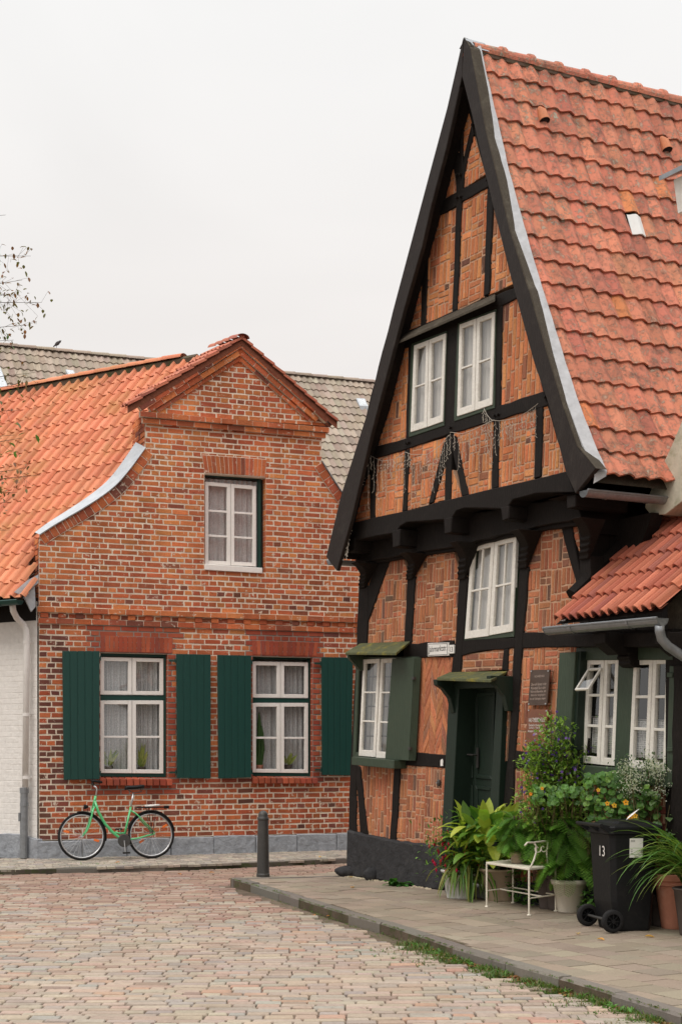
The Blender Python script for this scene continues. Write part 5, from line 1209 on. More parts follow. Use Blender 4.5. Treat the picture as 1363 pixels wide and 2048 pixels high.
# ================================================ grey roofed house behind
def grey_house():
    r0 = at(0, 692, 33.0); u = BF.u; pd = V((-u.y, u.x, 0)); n_out = V((u.y, -u.x, 0)); up = -n_out*math.cos(R(43))+V((0, 0, 1))*math.sin(R(43))
    e = r0-up*6.2; H = thing('grey_roofed_house', V((e.x, e.y, 0)), 'house behind with long grey mossy tile roof rising over both neighbours', 'house')
    pal = [((.32, .255, .20), 4), ((.28, .22, .17), 3), ((.35, .285, .225), 2)]
    sh = lambda s: .034*(.5+.5*math.cos(6.283*s))**.8
    RPl = Pl(e, u, up); holes = []
    mb = MB(); tiles(mb, [e, r0], u, -3, 12.2, .152, .345, sh, pal, None, nseg=6, lift=.03, lip=.016, jit=.006); obj('roof', mb, 'concrete_tile', H)
    mb = MB()
    for k in range(36):
        p, q = r0+u*(-3+k*.42), r0+u*(-3+k*.42+.45); sec = lambda c, r_: [c+n_out*(r_*math.cos(a_))+V((0, 0, 1))*(r_*.7*math.sin(a_)) for a_ in [math.pi*(i/6) for i in range(7)]]
        mb.loops([sec(p, .11), sec(q, .13)], vary(pick(pal), .06), False, False, closed=False)
    obj('ridge_tiles', mb, 'concrete_tile', H)
    mb = MB(); bk = -n_out*math.cos(R(43))-V((0, 0, 1))*math.sin(R(43)); mb.face([r0-u*3, r0+u*12.2, r0+u*12.2+bk*6, r0-u*3+bk*6]); obj('rear_roof', mb, 'concrete_tile', H)
    mb = MB(); z = e.z; f = [(e-n_out*.4-u*3), (e-n_out*.4+u*12.2), (e-n_out*8+u*12.2), (e-n_out*8-u*3)]; mb.loops([[V((p.x, p.y, -.1)) for p in f], [V((p.x, p.y, z)) for p in f]]); obj('wall', mb, 'whitewash', H)
    for q in ([(131, 742), (147, 744), (153, 757), (137, 755)], [(711, 799), (728, 800), (735, 815), (718, 814)], [(-22, 735), (0, 736), (21, 790), (0, 798)]):
        Q = pxs(RPl if RPl.n.y < 0 else Pl(e, u, up, -RPl.n), q, .05); P_ = RPl
        mb = MB(); s = [P_.pt(a, b, (.09 if P_.n.z > 0 else -.09)) for a, b in Q]; lo = [p-V((0, 0, .12)) for p in s]; mb.loops([lo, s]); o = obj('roof_light', mb, 'lead', H)
        mb = MB(); g = subq(Q, .15, .85, .15, .85); mb.face([P_.pt(a, b, (.095 if P_.n.z > 0 else -.095)) for a, b in g]); obj('pane', mb, 'glass', o)
    # bird on its ridge
    b = r0+u*((at(105, 693, 33).x-r0.x)/u.x); b = b+V((0, 0, .14)); B = thing('bird', b, 'small dark bird perched on the grey roof ridge', 'bird')
    mb = MB(); d = (u*.75+V((0, 0, .66))).normalized(); X = d.orthogonal().normalized(); ax = (X, d.cross(X), d); c = b+V((0, 0, .03))
    mb.lathe(c-d*.10, [(r_*.58, z_*.58) for r_, z_ in [(.006, 0), (.022, .02), (.03, .1), (.06, .16), (.075, .22), (.068, .28), (.045, .32), (.048, .345), (.045, .375), (.028, .395), (.004, .44)]], 12, ax=ax); obj('body', mb, 'feather', B, smooth=True)
    for s in (-1, 1):
        mb = MB(); mb.tube([c+n_out*.012*s, b+n_out*.012*s-V((0, 0, .05))], .004, 5); obj('leg', mb, 'feather', B)
        mb = MB(); m = c+d*.04+n_out*.032*s; mb.lathe(m-d*.09, [(.003, 0), (.012, .035), (.02, .09), (.015, .14), (.002, .16)], 8, ax=(n_out*.35, d.cross(n_out).normalized(), d)); obj('wing', mb, 'feather', B, smooth=True)
grey_house()

# ================================================ bicycle
def bicycle():
    k = reg(90, 1530, 4.868); OFF = .62; g = BF.pt(BF.hit(235, 1700, OFF)[0], 0, OFF)
    B = thing('bicycle', g, 'light green step-through bicycle leaning by the brick wall', 'bicycle')
    zf = BF.hit(*k(365, 688), OFF); zr = BF.hit(*k(1040, 655), OFF); rw = .335
    def P(x, y, o=0):
        a, b = BF.hit(*k(x, y), OFF); b += (rw-.5*(zf[1]+zr[1])); return BF.pt(a, b, OFF+o-.10*(b-.0))
    X, Y, Z = BF.u, (BF.n*-1+V((0, 0, 0))).normalized(), (BF.v-BF.n*.10).normalized(); Yn = X.cross(Z)
    def wheel(c, mudarc, lab):
        t_ = MB(); n = 40
        def ring(mb, R_, rr, m=8, sq=1):
            lp = []
            for i in range(n):
                a = 6.28318*i/n; d = X*math.cos(a)+Z*math.sin(a); lp.append([c+d*(R_+rr*math.cos(6.283*j/m)*sq)+Yn*(rr*math.sin(6.283*j/m)) for j in range(m)])
            lp.append(lp[0]); mb.loops(lp, cap1=False)
        ring(t_, .318, .018); W = obj('wheel', t_, 'rubber', B, smooth=True); W['label'] = lab
        r_ = MB(); ring(r_, .296, .011); obj('rim', r_, 'chrome', W, smooth=True)
        s_ = MB()
        for i in range(28):
            a = 6.28318*i/28; d = X*math.cos(a)+Z*math.sin(a); a2 = a+(.5 if i % 2 else -.5); e = X*math.cos(a2)+Z*math.sin(a2); s_.tube([c+e*.02+Yn*(.025 if i % 4 < 2 else -.025), c+d*.288], .0014, 3, caps=False)
        obj('spokes', s_, 'chrome', W)
        h = MB(); h.tube([c-Yn*.05, c+Yn*.05], .018, 10); obj('hub', h, 'chrome', W)
        m = MB(); a0, a1 = mudarc; L0 = []
        for i in range(19):
            a = R(a0+(a1-a0)*i/18); d = X*math.cos(a)+Z*math.sin(a); L0.append([c+d*(.350-.012*abs(q)*1.2)+Yn*(.028*q) for q in (-1, -.5, 0, .5, 1)])
        m.loops(L0, closed=False, cap1=False); m.loops([[p+(c-p)*.012 for p in l] for l in L0], closed=False, cap1=False); obj('mudguard', m, 'black_plastic', B, smooth=True)
        return W
    cf, cr_ = P(365, 688), P(1040, 655)
    cf = BF.pt(BF.hit(*k(365, 688), OFF)[0], rw, OFF-.03); cr_ = BF.pt(BF.hit(*k(1040, 655), OFF)[0], rw, OFF-.03)
    wf = wheel(cf, (-12, 100), 'front wheel'); wr = wheel(cr_, (8, 165), 'rear wheel')
    for w_, c, pts in ((wf, cf, ((215, 635), (507, 720))), (wr, cr_, ((1175, 580), (945, 725)))):
        for x, y in pts:
            m = MB(); p = P(x, y); d = (p-c).normalized(); m.box(p, .075, .02, .032, (d, Yn, d.cross(Yn)) if True else None); obj('reflector', m, 'orange_reflector', w_, bevel=.003)
    F_ = MB()
    F_.tube([P(507, 288), P(498, 330), P(482, 395)], .019, 12)
    F_.tube([P(496, 335), P(530, 440), P(590, 555), P(660, 635), P(720, 685), P(768, 718)], .021, 12); F_.tube([P(690, 638), P(735, 652), P(782, 645)], .012, 8)
    F_.tube([P(848, 395), P(768, 716)], .016, 10)
    for s in (-1, 1):
        F_.tube([P(850, 430), P(890, 455)+Yn*.03*s, P(925, 495)+Yn*.05*s, P(1065, 645)+Yn*.06*s], .009, 8); F_.tube([P(780, 716)+Yn*.02*s, P(900, 700)+Yn*.055*s, P(1065, 655)+Yn*.06*s], .011, 8)
    F_.tube([P(768, 716)-Yn*.04, P(768, 716)+Yn*.04], .024, 12)
    obj('frame', F_, 'bike_green', B, smooth=True)
    m = MB(); m.tube([P(484, 395)-Yn*.05, P(484, 395)+Yn*.05], .014, 8)
    for s in (-1, 1): m.tube([P(484, 395)+Yn*.045*s, P(465, 455)+Yn*.05*s, P(435, 570)+Yn*.052*s, P(405, 635)+Yn*.052*s, cf+Yn*.052*s], [.014, .014, .012, .010, .009], 8)
    fk = obj('fork', m, 'bike_green', B, smooth=True)
    m = MB(); m.tube([P(508, 290), P(522, 225), P(515, 205), P(490, 188)], .012, 8); m.tube([P(848, 400), P(876, 255)], .0125, 8); obj('seat_post', m, 'chrome', B, smooth=True)
    m = MB(); hc = P(490, 185); Q = lambda a, o, z_: hc+X*a+Yn*(-o)+V((0, 0, z_))
    m.tube([Q(.0, 0, 0), Q(.0, .10, .02), Q(.02, .2, .07), Q(.09, .27, .08), Q(.16, .29, .07)], .010, 8); m.tube([Q(0, 0, 0), Q(-.02, -.10, .02), Q(-.06, -.2, .06), Q(-.09, -.25, .05), Q(-.03, -.29, .04)], .010, 8); h = obj('handlebar', m, 'black_plastic', B, smooth=True)
    for a in ([Q(.06, .26, .08), Q(.18, .295, .065)], [Q(-.08, -.25, .05), Q(.03, -.30, .03)]):
        m = MB(); m.tube(a, .017, 10); obj('grip', m, 'rubber', h, smooth=True)
    m = MB(); sc_ = P(890, 212); sd = [(-.15, .012, .0), (-.10, .025, .012), (-.02, .04, .012), (.05, .075, .016), (.10, .085, .022), (.135, .06, .02)]
    m.loops([[sc_+X*(x*.95)+Yn*(w_*math.cos(6.283*j/10))+V((0, 0, z_+.028*math.sin(6.283*j/10))) for j in range(10)] for x, w_, z_ in sd], cap0=True); sa = obj('saddle', m, 'black_plastic', B, smooth=True)
    for s in (-1, 1):
        m = MB(); m.tube([sc_+X*(-.1)+Yn*.012*s-V((0, 0, .02)), P(876, 258)+V((0, 0, 0)), sc_+X*.09+Yn*.05*s-V((0, 0, .05)), sc_+X*.10+Yn*.05*s], .006, 6); obj('saddle_rail', m, 'cast_iron', sa)
    m = MB(); c = P(1048, 398)
    for s in (-1, -.33, .33, 1): m.tube([c-X*.22+Yn*.055*s, c+X*.24+Yn*.055*s], .006, 6)
    for x in (-.22, -.08, .08, .24): m.tube([c+X*x-Yn*.055, c+X*x+Yn*.055], .005, 6)
    for s in (-1, 1):
        for x in (-.06, .06): m.tube([c+X*x+Yn*.06*s, cr_+Yn*.065*s], .005, 6)
    m.box(c+X*.22-V((0, 0, .0)), .05, .10, .04, (X, Yn, Z)); rk = obj('rack', m, 'black_plastic', B)
    m = MB(); m.tube([c-X*.09+V((0, 0, .02)), c+X*.12+V((0, 0, .03))], .016, 8); m.tube([c-X*.06+Yn*.03+V((0, 0, .018)), c+X*.10+Yn*.025+V((0, 0, .025))], .012, 8); obj('rack_strap', m, 'whitewash', rk, smooth=True)
    m = MB(); b = P(768, 722); rg = b+Yn*.055; 
    m.lathe(rg, [(.085, -.003), (.092, 0), (.085, .003)], 24, ax=(X, Z, Yn), capt=True); cs = obj('chainring', m, 'cast_iron', B)
    m = MB(); m.tube([rg+Z*.085, cr_+Yn*.055+Z*.035], .004, 5); m.tube([rg-Z*.085, cr_+Yn*.055-Z*.035], .004, 5); obj('chain', m, 'cast_iron', B)
    for s, e in ((1, P(775, 842)), (-1, P(745, 605))):
        m = MB(); e = e+Yn*.07*s; m.tube([b+Yn*.065*s, e], .009, 6); cs_ = obj('crank', m, 'chrome', B); m = MB(); m.box(e+Yn*.06*s, .09, .075, .022, (X, Yn, Z)); obj('pedal', m, 'rubber', cs_, bevel=.003)
    m = MB(); m.tube([P(850, 716), P(935, 770)-V((0, 0, .0)), P(880, 830)], .007, 6)
    m = MB(); l = P(412, 392); m.lathe(l-X*.03, [(.014, .06), (.03, .03), (.032, 0)][::-1], 14, ax=(Yn, Z, X), capt=True, capb=True); m.tube([l+X*.02-Z*.03, P(425, 470)], .004, 5); obj('headlight', m, 'black_plastic', B, smooth=False)
bicycle()

# ================================================ bollard and boulders
def bollard():
    g = ground(526, 1753); B = thing('bollard', g, 'dark cast iron bollard at the pavement corner', 'bollard')
    m = MB(); m.lathe(g+V((0, 0, -.02)), [(.082, 0), (.082, .05), (.076, .06), (.064, .70), (.064, .705)], 28, capt=True); obj('shaft', m, 'cast_iron', B, smooth=False)
    m = MB(); m.lathe(g+V((0, 0, .685)), [(.066, 0), (.070, .006), (.070, .03), (.060, .04), (.060, .055), (.056, .08), (.04, .105), (.015, .118), (.004, .12)], 28, capt=True, capb=False); obj('cap', m, 'cast_iron', B, smooth=True)
bollard()
def boulder(px, py, rx, rz, lab):
    g = ground(px, py); m = MB(); n, k = 14, 8; s0 = U(0, 99); lp = []
    for j in range(k+1):
        t_ = math.pi*j/k; lp.append([g+V((rx*math.sin(t_)*math.cos(6.283*i/n)*(1+.12*math.sin(i*1.7+s0+j)), rx*.7*math.sin(t_)*math.sin(6.283*i/n), rz*.45+rz*.6*math.cos(t_)*(1+.08*math.sin(i*2.3+s0)))) for i in range(n)])
    m.loops(lp, cap1=False); tag(obj('boulder', m, 'black_plinth', smooth=True, loc=g), lab, 'stone', 'boulders at the corner of the timbered house')
boulder(694, 1752, .15, .12, 'flat grey boulder lying farthest left at the house corner'); boulder(727, 1751, .055, .10, 'smallest grey boulder, in the middle of the three'); boulder(741, 1760, .085, .14, 'upright rounded boulder nearest the green weed')

# ================================================ plants
GRN = [(.08, .18, .03), (.10, .22, .04), (.06, .14, .03), (.14, .26, .045)]
def leaf(mb, p, d, up, L_, W_, col, bend=.5, n=4, shape='ov', fold=.25, tip=1.0):
    d = d.normalized(); s_ = d.cross(up); s_ = s_.normalized() if s_.length > 1e-3 else V((1, 0, 0)); nn = s_.cross(d).normalized(); q = V(p); st = L_/n; A_, B_, C_ = [], [], []
    for i in range(n+1):
        t_ = i/n
        w_ = {'ov': math.sin(math.pi*min(1, t_*.92+.08))**.8, 'strap': min(1, t_*6+.3)*(1-max(0, t_-.6)/.4)**.7 if t_ < 1 else 0, 'heart': (math.sin(math.pi*min(1, (t_**.62)*.97+.03)))**.75, 'lance': math.sin(math.pi*(t_**.8)*.98+.02)}[shape]*W_/2
        if i == n: w_ = W_*.02
        A_.append(q-s_*w_+nn*w_*fold); B_.append(q); C_.append(q+s_*w_+nn*w_*fold)
        d = (d-V((0, 0, 1))*bend*st/L_*1.2).normalized(); q = q+d*st; nn = s_.cross(d).normalized()
    mb.loops([A_, B_, C_], col, closed=False, cap1=False)
def rdir(el0=-20, el1=80):
    a = U(0, 6.283); e = R(U(el0, el1)); return V((math.cos(a)*math.cos(e), math.sin(a)*math.cos(e), math.sin(e)))
def pot(par, g, r0, r1, h, mat, rim=.02, rimh=.03, name='pot', soil=True):
    m = MB(); m.lathe(g, [(r0*.97, 0), (r0, .012), (r1-.01, h-rimh), (r1+rim-.01, h-rimh+.002), (r1+rim, h-.01), (r1+rim-.008, h), (r1-.012, h), (r1-.02, h-.04)], 32); o = obj(name, m, mat, par, smooth=False); 
    for p_ in o.data.polygons: p_.use_smooth = abs(p_.normal.z) < .5
    if soil: m = MB(); m.lathe(g+V((0, 0, h-.045)), [(r1-.015, 0), (.01, .015)], 20, capt=True, capb=False); obj('soil', m, 'soil', par)
def blossom(mb, p, r, col, n=5, d=V((0, -.6, .6)), core=None):
    d = d.normalized(); X = d.orthogonal().normalized(); Y = d.cross(X)
    for k in range(n):
        a = 6.283*k/n+.2; e = X*math.cos(a)+Y*math.sin(a); f = X*math.cos(a+1.57)+Y*math.sin(a+1.57)
        mb.face([p, p+e*r*.6+f*r*.38+d*r*.1, p+e*r+d*r*.15, p+e*r*.6-f*r*.38+d*r*.1], vary(col, .15))
    if core:
        mb.face([p+d*.004+X*r*.2, p+d*.004+Y*r*.2, p+d*.004-X*r*.2, p+d*.004-Y*r*.2], core)
def shrub(par, name, c, rad, n, L_, W_, cols, lo=-10, hi=80, shape='ov', clumps=12, twigs=True, foot=None, stemmat='stem', dens_=.3):
    m = MB(); st = MB(); foot = foot or c-V((0, 0, rad.z)); cl = []
    for k in range(clumps):
        d = V((U(-1, 1), U(-1, 1), U(-.8, 1))); d = d/max(1, d.length); q = c+V((d.x*rad.x, d.y*rad.y, d.z*rad.z)); cl.append(q)
        if twigs: st.tube([foot, foot.lerp(q, .5)+V((U(-.03, .03), U(-.03, .03), .03)), q], [.009, .005, .002], 5)
    for i in range(n):
        q = cl[i % clumps]; s_ = min(rad)*dens_*1.6; v = V((rnd.gauss(0, s_), rnd.gauss(0, s_), rnd.gauss(0, s_))); p = q+v
        col = vary(rnd.choice(cols), .22, .08); dd = (p-foot).normalized()*.6+rdir(lo, hi); leaf(m, p, dd, V((0, 0, 1)), L_*U(.7, 1.2), W_*U(.8, 1.15), col, U(.2, .9), 3, shape)
    o = obj(name, m, 'leaf', par); 
    if twigs: obj('stems', st, stemmat, par, smooth=True)
    return cl
def WP(px, off): return GF.pt(GF.hit(px, 1700, off)[0], 0, off)
def potted():
    # fuchsia in a pale pot, far left
    g = ground(912, 1796); H = thing('potted_fuchsia', g, 'fuchsia with red and purple hanging flowers in a pale pot by the door', 'plant'); pot(H, g, .10, .15, .30, 'white_pot')
    c = g+V((-.02, -.02, .50)); cl = shrub(H, 'foliage', c, V((.24, .2, .24)), 420, .05, .024, GRN, clumps=16, foot=g+V((0, 0, .27)))
    m = MB()
    for i in range(46):
        q = rnd.choice(cl)+V((U(-.1, .1), U(-.12, .02), U(-.12, .06))); m.tube([q, q-V((0, 0, .02)), q-V((0, 0, .045))], [.004, .011, .003], 6, col=(.55, .01, .05)); blossom(m, q-V((0, 0, .02)), .024, rnd.choice([(.6, .01, .06), (.45, .01, .22), (.65, .02, .04)]), 4, V((0, 0, -1)))
    obj('flowers', m, 'petal', H)['kind'] = 'stuff'
    # hosta with yellow green leaves in a wide beige tub
    g = ground(1003, 1800); H = thing('potted_hosta', g, 'big hosta with broad yellow-green leaves in a wide beige tub', 'plant'); pot(H, g, .17, .235, .33, 'beige_pot', .012)
    c = g+V((-.15, -.06, .42)); m = MB()
    for i in range(190):
        a = U(0, 6.283); el = R(U(-5, 85)); r_ = U(.05, .33); p = c+V((math.cos(a)*r_, math.sin(a)*r_, U(-.05, .45))); d = V((math.cos(a)*math.cos(el), math.sin(a)*math.cos(el), math.sin(el)))
        col = rnd.choice([(.24, .37, .04), (.34, .44, .05), (.15, .28, .04), (.10, .22, .04), (.42, .48, .07)]); leaf(m, p, d, V((0, 0, 1)), U(.17, .25), U(.10, .14), vary(col, .15), U(.5, 1.4), 6, 'heart', .18)
    for i in range(7):
        p = c+V((U(.1, .3), U(-.05, .15), U(.30, .42))); leaf(m, p, V((U(-.3, .4), U(-.2, .3), 1)), V((0, -1, 0)), .26, .13, vary((.32, .38, .05), .1), .5, 6, 'heart', .2)
    obj('foliage', m, 'leaf', H)
    # daylily with long drooping straps in front of it
    g = ground(925, 1797); H = thing('potted_daylily', g, 'drooping strap-leaved plant hanging over a white pot left of the stool', 'plant'); pot(H, g, .085, .115, .26, 'white_pot'); m = MB(); c = g+V((.06, -.03, .38))
    for i in range(110):
        a = U(0, 6.283); p = c+V((U(-.13, .18), U(-.1, .1), U(-.12, .06))); leaf(m, p, V((math.cos(a), math.sin(a)-.3, U(.2, 1.5))), V((0, 0, 1)), U(.35, .62), U(.018, .03), vary(rnd.choice([(.09, .19, .03), (.06, .13, .025), (.16, .26, .05), (.26, .26, .06)]), .15), U(2.0, 3.4), 9, 'strap', .35)
    for i in range(9):
        a = U(2.4, 3.9); leaf(m, c+V((-.05, 0, .2)), V((math.cos(a), -.2, U(.3, .9))), V((0, 0, 1)), U(.4, .5), .022, vary((.14, .25, .04), .15), U(.9, 1.6), 8, 'strap', .35)
    obj('foliage', m, 'leaf', H)
    # blue potato bush, tall, against the wall
    g = WP(1112, .13); H = thing('potato_bush', g, 'tall loose bush with small purple flowers against the plaque wall', 'plant'); pot(H, g, .08, .11, .34, 'brown_pot')
    m = MB(); st = MB(); fl = MB(); ft = g+V((0, 0, .32)); tips = []
    for k in range(120):
        tpx = at(U(1040, 1190), 0, 13.8).x; zt = 1.6+(1490-(1440+(abs(tpx-at(1112, 0, 13.8).x)/.4)**2*90+U(-12, 130)))/2900*13.8
        tip = V((tpx, g.y+U(-.36, .02), zt)); mid = ft.lerp(tip, .55)+V((U(-.05, .05), U(-.05, .05), U(.02, .12))); st.tube([ft, mid, tip], [.007, .004, .0015], 5)
        for i in range(72):
            t_ = U(.25, 1.03); p = (ft.lerp(mid, t_/.55) if t_ < .55 else mid.lerp(tip, (t_-.55)/.45))+V((U(-.05, .05), U(-.05, .05), U(-.04, .04)))
            leaf(m, p, (tip-mid).normalized()*.5+rdir(-30, 60), V((0, 0, 1)), U(.045, .075), U(.018, .030), vary(rnd.choice([(.28, .44, .08), (.20, .35, .06), (.34, .50, .10), (.12, .22, .05)]), .2), U(.2, .8), 3, 'lance')
        for i in range(3):
            p = mid.lerp(tip, U(.4, 1.05))+V((U(-.05, .05), U(-.07, .02), U(-.02, .05))); blossom(fl, p, U(.012, .017), rnd.choice([(.13, .05, .34), (.09, .035, .26), (.20, .09, .42)]), 5, rdir(-10, 60)-V((0, .6, 0)))
    obj('foliage', m, 'leaf', H); obj('stems', st, 'stem', H, smooth=True); obj('flowers', fl, 'petal', H)['kind'] = 'stuff'
    # nasturtium with round leaves
    g = WP(1232, .16); H = thing('nasturtium', g, 'nasturtium heap of round leaves with a few orange flowers behind the bin', 'plant'); pot(H, g, .10, .14, .36, 'brown_pot'); m = MB(); fl = MB(); st = MB()
    for i in range(560):
        px, py = (U(1062, 1322), U(1545, 1690)); 
        if rnd.random() < .65: px = U(1165, 1315)
        top = 1560 - 20*math.cos((px-1215)/60)+(abs(px-1215)/100)**2*22
        py = max(py, top+U(0, 25)); py = min(py, U(1570, 1610) if px < 1170 else U(1600, 1680)); Yd = U(13.0, 13.5)-(px-1200)*.0022; p = at(px, py, Yd); r_ = U(.022, .040); d = (V((U(-.7, .7), -.7+U(-.3, .3), .75))).normalized(); Xx = d.orthogonal().normalized(); Yy = d.cross(Xx); cc = vary(rnd.choice([(.075, .165, .032), (.10, .21, .04), (.055, .125, .028), (.15, .27, .05)]), .15)
        rim_ = [p+(Xx*math.cos(6.283*j/11)+Yy*math.sin(6.283*j/11))*r_*(1+.06*math.sin(j*2.1+i))+d*(.006*math.sin(j*1.9+i)) for j in range(11)]
        for j in range(11): m.face([p-d*.006, rim_[j], rim_[(j+1) % 11]], cc)
        if i % 3 == 0: st.tube([p-d*.006, p-V((0, -.05, .08)), p+V((U(-.05, .05), .08, -.22))], .0022, 4, caps=False)
    obj('foliage', m, 'leaf', H); obj('stems', st, 'stem', H)
    for px, py, s_ in ((1250, 1605, 1), (1227, 1611, .9), (1259, 1636, 1.1), (1269, 1632, .9), (1195, 1580, .7), (1060, 1588, .6), (1083, 1577, .6), (1213, 1607, .8)):
        p = at(px, py, 12.75); blossom(fl, p, .030*s_, rnd.choice([(.85, .36, .02), (.85, .26, .015), (.8, .42, .03)]), 5, V((.1, -1, .25)), (.12, .02, .005))
    obj('flowers', fl, 'petal', H)
    # white flowered spurge
    g = WP(1290, .17); H = thing('white_flowering_plant', g, 'cloud of tiny white flowers below the right small window', 'plant'); pot(H, g, .10, .13, .45, 'brown_pot')
    c = at(1283, 1562, g.y); cl = shrub(H, 'foliage', c, V((.19, .15, .16)), 900, .034, .015, [(.07, .13, .05), (.10, .16, .07)], clumps=22, foot=g+V((0, 0, .43))); m = MB()
    for i in range(1500):
        q = rnd.choice(cl); p = q+V((rnd.gauss(0, .045), rnd.gauss(0, .045)-.03, rnd.gauss(0, .04)+.02)); blossom(m, p, U(.006, .010), (.62, .62, .50), 4, rdir(0, 80)-V((0, .5, 0)))
    obj('flowers', m, 'petal', H)['kind'] = 'stuff'
    # mimosa-like plants with feathery fronds
    def frond(m, st, p, d, L_, col):
        d = d.normalized(); q = V(p); n = 15; pts = [q.copy()]; s_ = d.cross(V((0, 0, 1))).normalized()
        for i in range(n):
            t_ = i/n; d = (d-V((0, 0, 1))*.16).normalized(); q = q+d*L_/n; pts.append(q.copy())
            if i > 1:
                wl = L_*.36*math.sin(math.pi*(t_*.9+.06))**.7
                for sg in (-1, 1):
                    pd = (s_*sg+d*.45-V((0, 0, .12))).normalized(); k = 7
                    for j in range(1, k+1):
                        b = q+pd*wl*j/k
                        nn = pd.cross(V((0, 0, 1))).normalized(); lw = wl*.10*(1-.4*j/k)+.004
                        m.face([b-pd*.006, b+nn*lw*1.3, b+pd*.007+nn*lw, b+pd*.003], col); m.face([b-pd*.006, b-nn*lw*1.3, b+pd*.007-nn*lw, b+pd*.003], col)
        st.tube(pts, [.004]*2+[.002]*(len(pts)-2), 4, caps=False)
    def fern(g, name, lab, ptargs, c, n, L0, L1, base_h, az=(0, 6.283), hh=.3):
        H = thing(name, g, lab, 'plant')
        if ptargs: pot(H, g, *ptargs)
        m = MB(); st = MB()
        for i in range(n):
            a = U(*az); el = U(.25, 1.3); p = c+V((U(-.04, .04), U(-.04, .04), U(0, hh))); cc = vary(rnd.choice([(.15, .31, .06), (.20, .40, .07), (.11, .24, .05), (.28, .48, .09)]), .15); frond(m, st, p, V((math.cos(a)*math.cos(el), math.sin(a)*math.cos(el)-.15, math.sin(el))), U(L0, L1), cc)
        for i in range(3): st.tube([g+V((U(-.03, .03), U(-.03, .03), base_h-.05)), c+V((U(-.04, .04), 0, .3))], .009, 6)
        obj('foliage', m, 'leaf', H); obj('stems', st, 'bark', H)
    g = ground(1138, 1824); fern(g, 'potted_mimosa', 'feathery-leaved plant in the cream pot left of the bin', (.115, .17, .315, 'cream_pot', .014, .05), g+V((0, 0, .33)), 70, .26, .44, .31, hh=.48)
    g = ground(1176, 1811); fern(g, 'potted_mimosa', 'feathery-leaved plant in the small white pot half behind the bin', (.075, .105, .22, 'white_pot'), g+V((-.05, .1, .4)), 50, .24, .42, .2, hh=.5)
    sg = (ground(972.5, 1814)+ground(1057, 1831))/2+V((.13, .19, 0)); sz = .447; g = V((sg.x, sg.y, sz)); fern(g, 'potted_mimosa', 'feathery-leaved plant in the small brown pot on the stool', (.07, .09, .115, 'beige_pot', .008), g+V((0, .02, .16)), 46, .22, .36, .1, hh=.30)
    g = WP(1096, .14); fern(g, 'potted_mimosa', 'feathery-leaved plant behind the stool under the purple bush', (.09, .12, .3, 'brown_pot'), g+V((.05, -.10, .55)), 70, .26, .46, .3)
    # terracotta pot with bushy herb
    g = ground(1347, 1856); H = thing('potted_herb', g, 'small leafy herb in the tall terracotta pot right of the bin', 'plant'); m = MB()
    m.lathe(g, [(.105, 0), (.11, .012), (.165, .37), (.185, .38), (.187, .40), (.180, .41), (.197, .425), (.20, .47), (.188, .48), (.178, .475), (.17, .44)], 32); obj('pot', m, 'terracotta', H); m = MB(); m.lathe(g+V((0, 0, .44)), [(.17, 0), (.01, .02)], 20, capt=True, capb=False); obj('soil', m, 'soil', H)
    shrub(H, 'foliage', g+V((-.02, 0, .60)), V((.17, .15, .13)), 1500, .026, .012, GRN, clumps=26, foot=g+V((0, 0, .44)))
    # lily straps in a brown pot at the margin
    g = ground(1388, 1870); H = thing('potted_lily', g, 'arching long-leaved plant in the dark brown pot at the right margin', 'plant'); pot(H, g, .125, .185, .40, 'brown_pot', .006, .02); m = MB(); c = g+V((0, 0, .40))
    for i in range(95):
        a = U(0, 6.283) if rnd.random() < .35 else U(2.1, 4.2); leaf(m, c+V((U(-.09, .09), U(-.09, .09), 0)), V((math.cos(a)*.8, math.sin(a)*.6, U(1.2, 3.4))), V((0, 0, 1)), U(.55, .95), U(.018, .028), vary(rnd.choice([(.10, .21, .035), (.07, .16, .03), (.15, .26, .05), (.20, .27, .06)]), .15), U(1.4, 2.6), 10, 'strap', .3)
    obj('foliage', m, 'leaf', H)
    # mallow stems with lobed leaves
    g = WP(1322, .12); H = thing('mallow', g, 'thin mallow stems with pale lobed leaves between bin and right margin', 'plant'); m = MB(); st = MB(); pot(H, g, .08, .10, .28, 'brown_pot')
    for k in range(5):
        tip = at((1305, 1318, 1338, 1352, 1296)[k], (1578, 1650, 1610, 1660, 1690)[k], g.y-.05); st.tube([g+V((0, 0, .25)), (g+V((0, 0, .25))).lerp(tip, .6)+V((U(-.04, .04), 0, 0)), tip], [.006, .004, .002], 5)
        for i in range(7):
            p = (g+V((0, 0, .3))).lerp(tip, U(.45, 1)); leaf(m, p, rdir(-20, 40)-V((0, .4, 0)), V((0, 0, 1)), U(.06, .10), U(.07, .10), vary((.12, .18, .07), .2), .7, 4, 'heart', .1)
    obj('foliage', m, 'leaf', H); obj('stems', st, 'stem', H)
    # leafy filler low between the pots: ivy
    g = WP(1150, .28); H = thing('ivy', g, 'dark low leafy growth along the foot of the wall behind the pots', 'plant'); m = MB()
    for i in range(900): p = WP(U(1010, 1330), U(.05, .15))+V((0, 0, abs(rnd.gauss(0, .3)))); leaf(m, p, rdir(-10, 60)-V((0, .5, 0)), V((0, 0, 1)), U(.05, .09), U(.035, .06), vary(rnd.choice(GRN), .2), .7, 3, 'ov')
    obj('foliage', m, 'leaf', H)
    # weed at the plinth
    g = ground(795, 1772); H = thing('weed', g, 'broad-leaved weed growing from the foot of the black plinth', 'weed'); m = MB()
